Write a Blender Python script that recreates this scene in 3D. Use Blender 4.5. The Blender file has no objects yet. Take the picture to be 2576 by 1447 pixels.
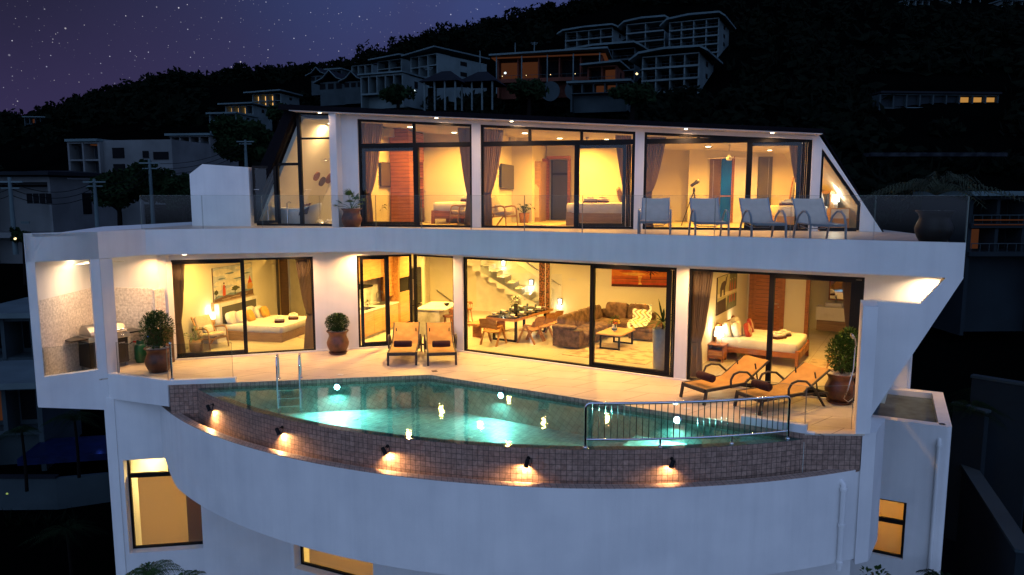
import bpy, bmesh, math, random
from mathutils import Vector, Matrix
random.seed(7)
sc = bpy.context.scene
COL = sc.collection
R = math.radians
# ------------------------------------------------------------------ camera
FPX = 1830.0                       # focal length in units of a 2576 px wide frame
TILT = math.atan(232.5/FPX)
CAMZ = 4.0
cam_d = bpy.data.cameras.new('camera')
cam_d.sensor_width = 36.0
cam_d.lens = 36.0*FPX/2576.0
cam_d.clip_start = 0.1
cam_d.clip_end = 3000
cam = bpy.data.objects.new('camera', cam_d)
COL.objects.link(cam)
cam.location = (0, 0, CAMZ)
cam.rotation_euler = (math.pi/2 - TILT, 0, 0)
sc.camera = cam
# ------------------------------------------------------------------ sky: late dusk, glow behind the viewer, stars above the hills
world = bpy.data.worlds.new('World')
sc.world = world
world.use_nodes = True
wt = world.node_tree
wt.nodes.clear()
def wn(t, **k):
    n = wt.nodes.new(t)
    for a, b in k.items(): setattr(n, a, b)
    return n
w_out = wn('ShaderNodeOutputWorld')
w_bg = wn('ShaderNodeBackground')
w_bg.inputs['Strength'].default_value = 1.0
wt.links.new(w_bg.outputs[0], w_out.inputs[0])
tc = wn('ShaderNodeTexCoord')
sep = wn('ShaderNodeSeparateXYZ')
wt.links.new(tc.outputs['Generated'], sep.inputs[0])
def wmath(op, a, b=None, clamp=False):
    n = wn('ShaderNodeMath', operation=op, use_clamp=clamp)
    for i, v in enumerate((a, b)):
        if v is None: continue
        if isinstance(v, (int, float)): n.inputs[i].default_value = v
        else: wt.links.new(v, n.inputs[i])
    return n.outputs[0]
def wmix(f, a, b, mode='MIX'):
    n = wn('ShaderNodeMix', data_type='RGBA', blend_type=mode)
    if isinstance(f, (int, float)): n.inputs[0].default_value = f
    else: wt.links.new(f, n.inputs[0])
    for i, v in ((6, a), (7, b)):
        if isinstance(v, tuple): n.inputs[i].default_value = (*v, 1)
        else: wt.links.new(v, n.inputs[i])
    return n.outputs[2]
def wmap(v, a, b, c, d):
    n = wn('ShaderNodeMapRange', interpolation_type='SMOOTHSTEP')
    wt.links.new(v, n.inputs[0])
    for i, k in enumerate((a, b, c, d)): n.inputs[i+1].default_value = k
    return n.outputs[0]
X, Y, Z = sep.outputs[0], sep.outputs[1], sep.outputs[2]
# night part of the sky (towards +Y): grey violet at the left, bluer at the right, purple near the horizon
night = wmix(wmap(X, -0.58, -0.02, 0, 1), (0.012, 0.013, 0.028), (0.042, 0.066, 0.200))
night = wmix(wmap(Z, 0.32, 0.04, 0, 0.75), night, (0.042, 0.032, 0.100))
cloud = wn('ShaderNodeTexNoise'); cloud.inputs['Scale'].default_value = 4.5; cloud.inputs['Detail'].default_value = 5
wt.links.new(tc.outputs['Generated'], cloud.inputs['Vector'])
night = wmix(wmap(cloud.outputs[0], 0.35, 0.7, 0, 0.35), night, (0.040, 0.030, 0.085))
for scale, thr, amp in ((42, 0.062, 2.4), (80, 0.10, 1.9), (140, 0.14, 1.3), (240, 0.19, 0.8)):
    vo = wn('ShaderNodeTexVoronoi', feature='F1'); vo.inputs['Scale'].default_value = scale
    wt.links.new(tc.outputs['Generated'], vo.inputs['Vector'])
    sepc = wn('ShaderNodeSeparateColor'); wt.links.new(vo.outputs['Color'], sepc.inputs[0])
    size = wmath('MULTIPLY', sepc.outputs[0], thr)
    inside = wmath('SUBTRACT', 1.0, wmath('DIVIDE', vo.outputs['Distance'], wmath('ADD', size, 0.001)), True)
    inside = wmath('MULTIPLY', wmath('POWER', inside, 0.8), wmath('MULTIPLY', wmath('POWER', sepc.outputs[1], 3.0), amp))
    starc = wmix(sepc.outputs[2], (0.75, 0.78, 1.0), (1.0, 0.93, 0.9))
    cm = wmix(inside, (0, 0, 0), starc)
    night = wmix(1.0, night, cm, 'ADD')
# the afterglow side (towards -Y), which lights the white walls
nish = wn('ShaderNodeTexSky', sky_type='NISHITA', sun_disc=False)
nish.sun_elevation = R(-3.0); nish.sun_rotation = R(180)
glow = wmix(wmap(Z, 0.0, 0.95, 0, 1), (0.43, 0.60, 1.00), (0.22, 0.34, 0.64))
glow = wmix(0.06, glow, nish.outputs[0], 'ADD')
f = wmap(Y, 0.35, -0.75, 0, 1)
colr = wmix(f, night, glow)
colr = wmix(wmap(Z, 0.0, -0.06, 0, 1), colr, (0.003, 0.005, 0.010))
wt.links.new(colr, w_bg.inputs['Color'])
sun_d = bpy.data.lights.new('sun', 'SUN')          # what is left of the twilight glow, low and behind the viewer on the left
sun_d.energy = 0.10; sun_d.angle = R(40); sun_d.color = (0.45, 0.66, 1.0)
sun = bpy.data.objects.new('sun', sun_d); COL.objects.link(sun)
sun.rotation_euler = (R(62), 0, R(-28))
sc.view_settings.view_transform = 'Standard'
sc.view_settings.look = 'None'
sc.view_settings.gamma = 1.0
sc.view_settings.exposure = 0.0
cy = sc.cycles
cy.use_denoising = True
cy.max_bounces = 10; cy.diffuse_bounces = 5; cy.glossy_bounces = 4; cy.transmission_bounces = 6; cy.transparent_max_bounces = 16
cy.sample_clamp_indirect = 4.0; cy.caustics_reflective = False; cy.caustics_refractive = False
cy.use_adaptive_sampling = True; cy.adaptive_threshold = 0.012

# ------------------------------------------------------------------ materials
MATS = {}
def newmat(name):
    m = bpy.data.materials.new(name); m.use_nodes = True
    MATS[name] = m
    nt = m.node_tree; nt.nodes.clear()
    return m, nt
def nd(nt, t, ins=None, **k):
    n = nt.nodes.new(t)
    for a, b in k.items(): setattr(n, a, b)
    for a, b in (ins or {}).items():
        if hasattr(b, 'is_linked') or b.__class__.__name__.startswith('NodeSocket'): nt.links.new(b, n.inputs[a])
        elif isinstance(b, tuple) and len(b) == 3 and n.inputs[a].type == 'RGBA': n.inputs[a].default_value = (*b, 1)
        else: n.inputs[a].default_value = b
    return n
def mat(name, col, rough=0.6, col2=None, scale=3.0, detail=5, metal=0.0, bump=0.0, bscale=60, coat=0.0, stretch=None, emis=None, estr=0.0, lo=0.35, hi=0.65, spec=0.5, coord='Object', trans=0):
    m, nt = newmat(name)
    out = nd(nt, 'ShaderNodeOutputMaterial')
    b = nd(nt, 'ShaderNodeBsdfPrincipled', {'Roughness': rough, 'Metallic': metal, 'Base Color': col, 'Coat Weight': coat, 'Specular IOR Level': spec})
    nt.links.new(b.outputs[0], out.inputs[0])
    tcn = nd(nt, 'ShaderNodeTexCoord')
    vec = tcn.outputs[coord]
    if stretch: vec = nd(nt, 'ShaderNodeMapping', {'Vector': vec, 'Scale': stretch}).outputs[0]
    if col2 is None: col2 = tuple(c*0.86 for c in col)
    no = nd(nt, 'ShaderNodeTexNoise', {'Vector': vec, 'Scale': scale, 'Detail': detail})
    mr = nd(nt, 'ShaderNodeMapRange', {'Value': no.outputs[0], 'From Min': lo, 'From Max': hi})
    mx = nd(nt, 'ShaderNodeMix', {0: mr.outputs[0], 6: col, 7: col2}, data_type='RGBA')
    nt.links.new(mx.outputs[2], b.inputs['Base Color'])
    if bump:
        n2 = nd(nt, 'ShaderNodeTexNoise', {'Vector': vec, 'Scale': bscale, 'Detail': 3.0})
        bp = nd(nt, 'ShaderNodeBump', {'Height': n2.outputs[0], 'Strength': bump, 'Distance': 0.01})
        nt.links.new(bp.outputs[0], b.inputs['Normal'])
    if emis:
        b.inputs['Emission Color'].default_value = (*emis, 1); b.inputs['Emission Strength'].default_value = estr
    return m
def tile_mat(name, c1, c2, grout, tw, th, gap=0.06, rough=0.35, offset=0.0, vary=0.25, nscale=6, rot=0.0, bump=0.3, wave=0):
    m, nt = newmat(name)
    out = nd(nt, 'ShaderNodeOutputMaterial')
    tcn = nd(nt, 'ShaderNodeTexCoord')
    mp = nd(nt, 'ShaderNodeMapping', {'Vector': tcn.outputs['UV'], 'Scale': (1/tw, 1/th, 1)})
    if rot: mp.inputs['Rotation'].default_value = (0, 0, rot)
    br = nd(nt, 'ShaderNodeTexBrick', {'Vector': mp.outputs[0], 'Color1': c1, 'Color2': c2, 'Mortar': grout, 'Scale': 1.0, 'Mortar Size': gap*0.5, 'Mortar Smooth': 0.2, 'Bias': 0.0, 'Brick Width': 1.0, 'Row Height': 1.0}, offset=offset, squash=1.0)
    no = nd(nt, 'ShaderNodeTexNoise', {'Vector': tcn.outputs['UV'], 'Scale': nscale, 'Detail': 6.0, 'Roughness': 0.65})
    mr = nd(nt, 'ShaderNodeMapRange', {'Value': no.outputs[0], 'From Min': 0.3, 'From Max': 0.7, 'To Min': 1-vary, 'To Max': 1+vary})
    mx = nd(nt, 'ShaderNodeMix', {0: 1.0, 6: br.outputs[0], 7: mr.outputs[0]}, data_type='RGBA', blend_type='MULTIPLY')
    b = nd(nt, 'ShaderNodeBsdfPrincipled', {'Roughness': rough, 'Base Color': mx.outputs[2]})
    if bump:
        bp = nd(nt, 'ShaderNodeBump', {'Height': br.outputs['Fac'], 'Strength': bump, 'Distance': -0.004})
        nt.links.new(bp.outputs[0], b.inputs['Normal'])
    nt.links.new(b.outputs[0], out.inputs[0])
    return m
def emit(name, col, s):
    m, nt = newmat(name)
    out = nd(nt, 'ShaderNodeOutputMaterial'); e = nd(nt, 'ShaderNodeEmission', {'Color': col, 'Strength': s})
    nt.links.new(e.outputs[0], out.inputs[0]); return m
def glass_mat(name, tint, gloss=1.0, rough=0.0, ior=1.5):
    m, nt = newmat(name)
    out = nd(nt, 'ShaderNodeOutputMaterial')
    fr = nd(nt, 'ShaderNodeFresnel', {'IOR': ior})
    tr = nd(nt, 'ShaderNodeBsdfTransparent', {'Color': tint})
    gl = nd(nt, 'ShaderNodeBsdfGlossy', {'Roughness': rough, 'Color': (gloss, gloss, gloss)})
    mx = nd(nt, 'ShaderNodeMixShader', {0: fr.outputs[0]})
    nt.links.new(tr.outputs[0], mx.inputs[1]); nt.links.new(gl.outputs[0], mx.inputs[2]); nt.links.new(mx.outputs[0], out.inputs[0])
    return m
def cloth(name, col, trans, tcol=None):
    m, nt = newmat(name)
    out = nd(nt, 'ShaderNodeOutputMaterial'); tcn = nd(nt, 'ShaderNodeTexCoord')
    no = nd(nt, 'ShaderNodeTexNoise', {'Vector': tcn.outputs['Object'], 'Scale': 30.0, 'Detail': 4.0})
    mx = nd(nt, 'ShaderNodeMix', {0: no.outputs[0], 6: col, 7: tuple(c*0.8 for c in col)}, data_type='RGBA')
    a = nd(nt, 'ShaderNodeBsdfDiffuse', {'Color': mx.outputs[2]}); b = nd(nt, 'ShaderNodeBsdfTranslucent', {'Color': tcol or col})
    x = nd(nt, 'ShaderNodeMixShader', {0: trans}); nt.links.new(a.outputs[0], x.inputs[1]); nt.links.new(b.outputs[0], x.inputs[2]); nt.links.new(x.outputs[0], out.inputs[0]); return m
def wood(name, c1, c2, rough=0.45, s=(1, 1, 12), scale=2.5, plank=None, axis=2):
    m, nt = newmat(name)
    out = nd(nt, 'ShaderNodeOutputMaterial'); tcn = nd(nt, 'ShaderNodeTexCoord')
    mp = nd(nt, 'ShaderNodeMapping', {'Vector': tcn.outputs['Object'], 'Scale': s})
    no = nd(nt, 'ShaderNodeTexNoise', {'Vector': mp.outputs[0], 'Scale': scale, 'Detail': 6.0, 'Distortion': 0.6})
    mr = nd(nt, 'ShaderNodeMapRange', {'Value': no.outputs[0], 'From Min': 0.32, 'From Max': 0.68})
    mx = nd(nt, 'ShaderNodeMix', {0: mr.outputs[0], 6: c1, 7: c2}, data_type='RGBA')
    col = mx.outputs[2]
    b = nd(nt, 'ShaderNodeBsdfPrincipled', {'Roughness': rough})
    if plank:
        sp = nd(nt, 'ShaderNodeSeparateXYZ', {0: tcn.outputs['Object']})
        fx = nd(nt, 'ShaderNodeMath', {0: sp.outputs[axis], 1: 1/plank}, operation='MULTIPLY')
        fr = nd(nt, 'ShaderNodeMath', {0: fx.outputs[0]}, operation='FRACT')
        gt = nd(nt, 'ShaderNodeMath', {0: fr.outputs[0], 1: 0.10}, operation='LESS_THAN')
        mx2 = nd(nt, 'ShaderNodeMix', {0: gt.outputs[0], 6: col, 7: tuple(c*0.25 for c in c2)}, data_type='RGBA')
        col = mx2.outputs[2]
    nt.links.new(col, b.inputs['Base Color']); nt.links.new(b.outputs[0], out.inputs[0])
    return m

mp_ = mat('plaster', (0.80, 0.795, 0.785), 0.88, (0.68, 0.685, 0.69), 1.3, 9, bump=0.3, bscale=90, lo=0.35, hi=0.8)
nt_ = mp_.node_tree; tc_p = nd(nt_, 'ShaderNodeTexCoord'); mq = nd(nt_, 'ShaderNodeMapping', {'Vector': tc_p.outputs['Object'], 'Scale': (5.0, 5.0, 0.35)})
ns_ = nd(nt_, 'ShaderNodeTexNoise', {'Vector': mq.outputs[0], 'Scale': 1.0, 'Detail': 7.0, 'Roughness': 0.6}); ms_ = nd(nt_, 'ShaderNodeMapRange', {'Value': ns_.outputs[0], 'From Min': 0.42, 'From Max': 0.75, 'To Min': 1.0, 'To Max': 0.93})
bs_ = [n for n in nt_.nodes if n.type == 'BSDF_PRINCIPLED'][0]; src = bs_.inputs['Base Color'].links[0].from_socket
mm_ = nd(nt_, 'ShaderNodeMix', {0: 1.0, 6: src, 7: ms_.outputs[0]}, data_type='RGBA', blend_type='MULTIPLY'); nt_.links.new(mm_.outputs[2], bs_.inputs['Base Color'])
mat('room_wall', (0.80, 0.76, 0.62), 0.8, (0.76, 0.72, 0.58), 1.2)
mat('ceiling_white', (0.82, 0.80, 0.74), 0.8)
mat('black_metal', (0.005, 0.005, 0.006), 0.5, spec=0.2)
mat('roof_black', (0.003, 0.003, 0.006), 0.8, spec=0.1)
mat('chrome', (0.72, 0.74, 0.78), 0.14, metal=1.0)
mat('steel', (0.55, 0.55, 0.55), 0.3, metal=1.0)
mat('brass', (0.65, 0.5, 0.25), 0.3, metal=1.0)
glass_mat('glass', (0.965, 0.985, 0.975), 1.0)
glass_mat('rail_glass', (0.84, 0.88, 0.865), 0.55)
mat('glass_edge', (0.16, 0.20, 0.18), 0.2)
tile_mat('deck_tile', (0.58, 0.49, 0.39), (0.62, 0.53, 0.43), (0.22, 0.17, 0.13), 1.2, 0.6, 0.020, 0.42, offset=0.5, vary=0.10, nscale=2.0, rot=R(30), bump=0.1)
tile_mat('floor_tile', (0.66, 0.60, 0.48), (0.70, 0.64, 0.52), (0.42, 0.36, 0.27), 0.8, 0.8, 0.012, 0.22, vary=0.08, nscale=1.8, rot=R(30), bump=0.08)
tile_mat('floor_tile_up', (0.66, 0.58, 0.44), (0.70, 0.62, 0.48), (0.46, 0.38, 0.27), 0.8, 0.8, 0.012, 0.3, vary=0.08, nscale=1.8, rot=R(12), bump=0.08)
tile_mat('pool_tile', (0.250, 0.155, 0.118), (0.35, 0.225, 0.172), (0.040, 0.030, 0.028), 0.092, 0.092, 0.09, 0.5, vary=0.42, nscale=14, bump=0.5)
tile_mat('rim_tile', (0.36, 0.25, 0.20), (0.45, 0.32, 0.26), (0.07, 0.06, 0.06), 0.1, 0.1, 0.09, 0.4, vary=0.3, nscale=11, bump=0.5)
tile_mat('basin_tile', (0.40, 0.46, 0.43), (0.52, 0.58, 0.54), (0.17, 0.22, 0.21), 0.11, 0.11, 0.06, 0.5, vary=0.3, nscale=5, rot=R(30), bump=0.2)
tile_mat('pebble_wall', (0.60, 0.56, 0.52), (0.70, 0.66, 0.61), (0.46, 0.42, 0.38), 0.30, 0.2, 0.03, 0.6, vary=0.40, nscale=16, bump=0.4)
tile_mat('roof_concrete', (0.075, 0.115, 0.14), (0.07, 0.105, 0.13), (0.07, 0.105, 0.13), 2, 2, 0.0, 0.9, vary=0.45, nscale=2.2, bump=0)
mat('marble', (0.78, 0.77, 0.72), 0.25, (0.42, 0.41, 0.38), 2.6, 9, lo=0.42, hi=0.62)
mat('marble_white', (0.86, 0.84, 0.78), 0.22, (0.70, 0.67, 0.60), 2.2, 9, lo=0.5, hi=0.68)
wood('oak', (0.60, 0.36, 0.15), (0.47, 0.26, 0.10), s=(1, 1, 10))
wood('teak', (0.42, 0.15, 0.045), (0.27, 0.085, 0.025), s=(1.2, 1.2, 14), plank=0.11)
wood('teak_plain', (0.40, 0.15, 0.05), (0.24, 0.08, 0.025), s=(2, 2, 8))
wood('acacia', (0.58, 0.30, 0.10), (0.36, 0.15, 0.045), s=(1.5, 6, 6))
wood('beech', (0.60, 0.36, 0.17), (0.48, 0.27, 0.11), s=(3, 3, 3))
wood('grey_oak', (0.34, 0.22, 0.13), (0.24, 0.15, 0.085), s=(1, 8, 8))
wood('dark_wood', (0.09, 0.045, 0.025), (0.05, 0.026, 0.016), s=(2, 2, 8))
mat('linen', (0.82, 0.80, 0.76), 0.85, (0.74, 0.71, 0.66), 5, bump=0.3, bscale=30)
mat('cream_fabric', (0.66, 0.56, 0.45), 0.9, (0.56, 0.47, 0.37), 14, bump=0.2)
mat('suede', (0.17, 0.095, 0.062), 0.85, (0.07, 0.036, 0.024), 7, 8, lo=0.38, hi=0.6, bump=0.2)
cloth('curtain', (0.30, 0.24, 0.20), 0.38, (0.36, 0.25, 0.18))
cloth('blind', (0.70, 0.62, 0.48), 0.6, (0.75, 0.62, 0.42))
mat('maroon', (0.065, 0.012, 0.010), 0.95, (0.04, 0.008, 0.007), 25, bump=0.5, bscale=150)
mat('towel_white', (0.80, 0.76, 0.68), 0.95, bump=0.5, bscale=150)
mat('orange_cushion', (0.68, 0.40, 0.09), 0.9, (0.56, 0.31, 0.06), 12)
mat('tan_sling', (0.44, 0.24, 0.06), 0.75, (0.34, 0.18, 0.042), 5, bump=0.2, bscale=25)
mat('grey_sling', (0.74, 0.60, 0.50), 0.8, (0.64, 0.52, 0.43), 6, bump=0.2, bscale=25)
mat('rattan', (0.028, 0.020, 0.017), 0.6, bump=0.4, bscale=200)
mat('grey_frame', (0.38, 0.42, 0.47), 0.35)
mat('terracotta', (0.125, 0.042, 0.022), 0.42, (0.045, 0.018, 0.012), 6, 8, lo=0.4, hi=0.66, bump=0.2, bscale=30)
mat('dark_pot', (0.006, 0.005, 0.005), 0.45, (0.010, 0.007, 0.006), 5, spec=0.2)
mat('pebbles', (0.62, 0.60, 0.56), 0.7, (0.35, 0.33, 0.31), 40, lo=0.45, hi=0.55)
mat('leaf', (0.030, 0.080, 0.012), 0.6, (0.014, 0.042, 0.008), 9, spec=0.25)
mat('leaf_light', (0.060, 0.120, 0.016), 0.6, (0.028, 0.068, 0.010), 9, spec=0.25)
mat('leaf_silver', (0.30, 0.36, 0.22), 0.5, (0.06, 0.13, 0.05), 22, lo=0.45, hi=0.55)
mat('bark', (0.10, 0.06, 0.035), 0.85)
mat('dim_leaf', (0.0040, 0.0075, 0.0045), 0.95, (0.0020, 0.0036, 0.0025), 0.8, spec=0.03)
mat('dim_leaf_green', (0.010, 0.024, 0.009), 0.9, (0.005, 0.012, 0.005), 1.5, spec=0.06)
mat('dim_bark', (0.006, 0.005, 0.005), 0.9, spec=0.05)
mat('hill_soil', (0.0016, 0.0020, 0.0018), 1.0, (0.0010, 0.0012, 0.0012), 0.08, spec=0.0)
mat('path_concrete', (0.022, 0.027, 0.034), 0.95, (0.008, 0.010, 0.014), 0.9, lo=0.42, hi=0.58, spec=0.05)
mat('dark_screen', (0.006, 0.006, 0.006), 0.12, spec=0.35)
mat('screen_reflection', (0.09, 0.07, 0.05), 0.4)  # room reflection on the screen, painted in as an even grey
mat('ceramic', (0.86, 0.85, 0.82), 0.16)
mat('white_plastic', (0.80, 0.78, 0.72), 0.4)
mat('rug_pattern', (0.52, 0.42, 0.30), 0.95, (0.30, 0.23, 0.17), 3.2, 8, lo=0.48, hi=0.6)
mat('rug_plain', (0.60, 0.50, 0.36), 0.95, (0.52, 0.42, 0.29), 6)
mat('gas_green', (0.012, 0.13, 0.060), 0.35, (0.010, 0.10, 0.045), 4)
mat('enamel_black', (0.012, 0.011, 0.010), 0.3)
mat('red_plastic', (0.6, 0.02, 0.015), 0.4)
mat('charcoal', (0.06, 0.055, 0.05), 0.7)
mat('headboard_grey', (0.10, 0.10, 0.09), 0.85)
mat('wicker', (0.30, 0.13, 0.045), 0.75, (0.14, 0.055, 0.02), 60, lo=0.45, hi=0.55, bump=0.4)
mat('concrete_vase', (0.50, 0.48, 0.43), 0.8, (0.40, 0.38, 0.34), 10)
mat('hammered', (0.45, 0.17, 0.05), 0.3, (0.08, 0.06, 0.03), 26, lo=0.44, hi=0.56, metal=0.7, bump=0.4, bscale=40)
emit('lamp_warm', (1.0, 0.82, 0.50), 12.0)
emit('lamp_soft', (1.0, 0.80, 0.45), 4.5)
emit('lamp_white', (1.0, 0.97, 0.85), 9.0)
emit('pool_lamp', (0.75, 1.0, 0.95), 25.0)
emit('far_warm', (1.0, 0.52, 0.14), 1.1)
emit('far_dim', (1.0, 0.33, 0.14), 0.045)
emit('far_amber', (1.0, 0.48, 0.11), 0.45)
emit('far_spark', (1.0, 0.75, 0.35), 2.2)
emit('far_green', (0.65, 0.9, 0.25), 0.35)
emit('far_white', (0.8, 0.95, 1.0), 1.5)
emit('led_blue', (0.05, 0.15, 1.0), 1.5)
emit('led_red', (1.0, 0.05, 0.03), 1.0)
# ------------------------------------------------------------------ helpers: geometry, frames, tags
def gp(u, v, z):
    """surveyed point: where the sight line (u, v) of the 2576 px frame meets the level z"""
    a = (u-1288)/FPX; b = (723.5-v)/FPX; c, s = math.cos(TILT), math.sin(TILT)
    d = Vector((a, c+b*s, -s+b*c)); t = (z-CAMZ)/d.z
    return Vector((d.x*t, d.y*t, z))
def gy(u, v, y):
    a = (u-1288)/FPX; b = (723.5-v)/FPX; c, s = math.cos(TILT), math.sin(TILT)
    d = Vector((a, c+b*s, -s+b*c)); t = y/d.y
    return Vector((d.x*t, y, CAMZ+d.z*t))
class Frame:
    """upright local frame: s along the wall, d into the house, z up"""
    def __init__(self, o, ang):
        self.o = Vector((o[0], o[1], 0)); self.ang = ang
        self.t = Vector((math.cos(ang), math.sin(ang), 0)); self.n = Vector((-math.sin(ang), math.cos(ang), 0))
        self.M = Matrix.Translation(self.o) @ Matrix.Rotation(ang, 4, 'Z')
    def pt(self, s, d, z=0): return self.o + self.t*s + self.n*d + Vector((0, 0, z))
    def pix(self, u, v, d=0.0):
        a = (u-1288)/FPX; b = (723.5-v)/FPX; c, s = math.cos(TILT), math.sin(TILT)
        r = Vector((a, c+b*s, -s+b*c)); p = self.o + self.n*d
        t = (p.x*self.n.x+p.y*self.n.y)/(r.x*self.n.x+r.y*self.n.y)
        q = Vector((r.x*t, r.y*t, CAMZ+r.z*t))
        return (q-self.o).dot(self.t), q.z
    def sd(self, p): q = Vector((p[0], p[1], 0))-self.o; return q.dot(self.t), q.dot(self.n)
def T(x=0, y=0, z=0): return Matrix.Translation((x, y, z))
def RZ(a): return Matrix.Rotation(a, 4, 'Z')
class MB:
    def __init__(self, M=None):
        self.v = []; self.f = []; self.mi = []; self.uvs = {}; self.sm = set(); self.M = M or Matrix()
    def add(self, vs, fs, m=0, smooth=False, uv=None):
        b = len(self.v)
        self.v += [self.M @ Vector(p) for p in vs]
        for i, f in enumerate(fs):
            k = len(self.f)
            self.f.append(tuple(b+j for j in f)); self.mi.append(m)
            if smooth: self.sm.add(k)
            if uv: self.uvs[k] = [uv[j] for j in f]
        return self
    def box(self, x0, x1, y0, y1, z0, z1, m=0):
        if x0 > x1: x0, x1 = x1, x0
        if y0 > y1: y0, y1 = y1, y0
        if z0 > z1: z0, z1 = z1, z0
        vs = [(x0,y0,z0),(x1,y0,z0),(x1,y1,z0),(x0,y1,z0),(x0,y0,z1),(x1,y0,z1),(x1,y1,z1),(x0,y1,z1)]
        return self.add(vs, [(0,3,2,1),(4,5,6,7),(0,1,5,4),(1,2,6,5),(2,3,7,6),(3,0,4,7)], m)
    def prism(self, poly, z0, z1, m=0):
        """xy polygon (ccw) raised from z0 to z1; z1 may be a list of heights"""
        n = len(poly)
        a = sum(poly[i][0]*poly[(i+1)%n][1]-poly[(i+1)%n][0]*poly[i][1] for i in range(n))
        if a < 0: poly = poly[::-1]
        vs = [(p[0], p[1], z0) for p in poly] + [(p[0], p[1], z1) for p in poly]
        return self.add(vs, [tuple(range(n))[::-1], tuple(range(n, 2*n))] + [(i, (i+1)%n, n+(i+1)%n, n+i) for i in range(n)], m)
    def slab(self, poly, y0, y1, m=0):
        """xz polygon extruded along y"""
        n = len(poly)
        a = sum(poly[i][0]*poly[(i+1)%n][1]-poly[(i+1)%n][0]*poly[i][1] for i in range(n))
        if a < 0: poly = poly[::-1]
        vs = [(p[0], y0, p[1]) for p in poly] + [(p[0], y1, p[1]) for p in poly]
        return self.add(vs, [tuple(range(n)), tuple(range(n, 2*n))[::-1]] + [((i+1)%n, i, n+i, n+(i+1)%n) for i in range(n)], m)
    def lathe(self, prof, n=20, c=(0, 0, 0), m=0, sx=1, sy=1):
        vs = []; fs = []
        for r, z in prof:
            for i in range(n):
                a = 2*math.pi*i/n; vs.append((c[0]+r*sx*math.cos(a), c[1]+r*sy*math.sin(a), c[2]+z))
        for k in range(len(prof)-1):
            for i in range(n):
                j = (i+1)%n; fs.append((k*n+i, k*n+j, (k+1)*n+j, (k+1)*n+i))
        self.add(vs, fs, m, True)
        if prof[0][0] > 1e-4: self.add([vs[i] for i in range(n)], [tuple(range(n))[::-1]], m)
        if prof[-1][0] > 1e-4: self.add([vs[(len(prof)-1)*n+i] for i in range(n)], [tuple(range(n))], m)
        return self
    def tube(self, pts, r, n=8, m=0, closed=False):
        pts = [Vector(p) for p in pts]; k = len(pts)
        rr = r if isinstance(r, (list, tuple)) else [r]*k
        vs = []; fs = []; prev = None
        for i, p in enumerate(pts):
            if closed: d = pts[(i+1)%k]-pts[i-1]
            else: d = pts[min(i+1, k-1)]-pts[max(i-1, 0)]
            d = d.normalized() if d.length > 1e-9 else Vector((0, 0, 1))
            ref = prev if prev is not None else (Vector((0, 0, 1)) if abs(d.z) < 0.9 else Vector((1, 0, 0)))
            a = ref - d*ref.dot(d)
            if a.length < 1e-6: a = Vector((1, 0, 0)) - d*d.x
            a.normalize(); b = d.cross(a); prev = a
            for j in range(n):
                t = 2*math.pi*(j+0.5)/n; vs.append(p + (a*math.cos(t)+b*math.sin(t))*rr[i])
        for i in range(k if closed else k-1):
            for j in range(n):
                i2 = (i+1)%k; fs.append((i*n+j, i*n+(j+1)%n, i2*n+(j+1)%n, i2*n+j))
        self.add(vs, fs, m, n > 5)
        if not closed: self.add(vs[:n], [tuple(range(n))[::-1]], m); self.add(vs[-n:], [tuple(range(n))], m)
        return self
    def bar(self, p, q, w, h=None, m=0):
        """rectangular bar from p to q"""
        p, q = Vector(p), Vector(q); d = (q-p).normalized(); h = h or w
        ref = Vector((0, 0, 1)) if abs(d.z) < 0.95 else Vector((0, 1, 0))
        a = d.cross(ref).normalized()*w/2; b = d.cross(a).normalized()*h/2
        vs = [p-a-b, p+a-b, p+a+b, p-a+b, q-a-b, q+a-b, q+a+b, q-a+b]
        return self.add(vs, [(0,1,2,3)[::-1],(4,5,6,7),(0,1,5,4),(1,2,6,5),(2,3,7,6),(3,0,4,7)], m)
    def pad(self, c, s, e=0.35, n=16, k=10, m=0, rx=0, rz=0, dent=0, tilt=0):
        """soft cushion (superquadric): centre c, half sizes s"""
        def sp(x, p): return math.copysign(abs(x)**p, x)
        Mx = Matrix.Translation(c) @ Matrix.Rotation(rz, 4, 'Z') @ Matrix.Rotation(rx, 4, 'X') @ Matrix.Rotation(tilt, 4, 'Y')
        vs = []; fs = []
        for a in range(k+1):
            ph = -math.pi/2 + math.pi*a/k
            for b in range(n):
                th = 2*math.pi*b/n
                vs.append(Mx @ Vector((s[0]*sp(math.cos(ph), e)*sp(math.cos(th), e), s[1]*sp(math.cos(ph), e)*sp(math.sin(th), e), s[2]*sp(math.sin(ph), e if not dent else dent))))
        for a in range(k):
            for b in range(n): fs.append((a*n+b, a*n+(b+1)%n, (a+1)*n+(b+1)%n, (a+1)*n+b))
        return self.add(vs, fs, m, True)
    def ball(self, c, r, n=10, k=6, m=0): return self.pad(c, (r, r, r) if not isinstance(r, tuple) else r, 1.0, n, k, m)
    def grid(self, fn, nu, nv, m=0, smooth=True, both=None):
        vs = [fn(i/nu, j/nv) for j in range(nv+1) for i in range(nu+1)]
        fs = [(j*(nu+1)+i, j*(nu+1)+i+1, (j+1)*(nu+1)+i+1, (j+1)*(nu+1)+i) for j in range(nv) for i in range(nu)]
        return self.add(vs, fs, m, smooth)
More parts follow.
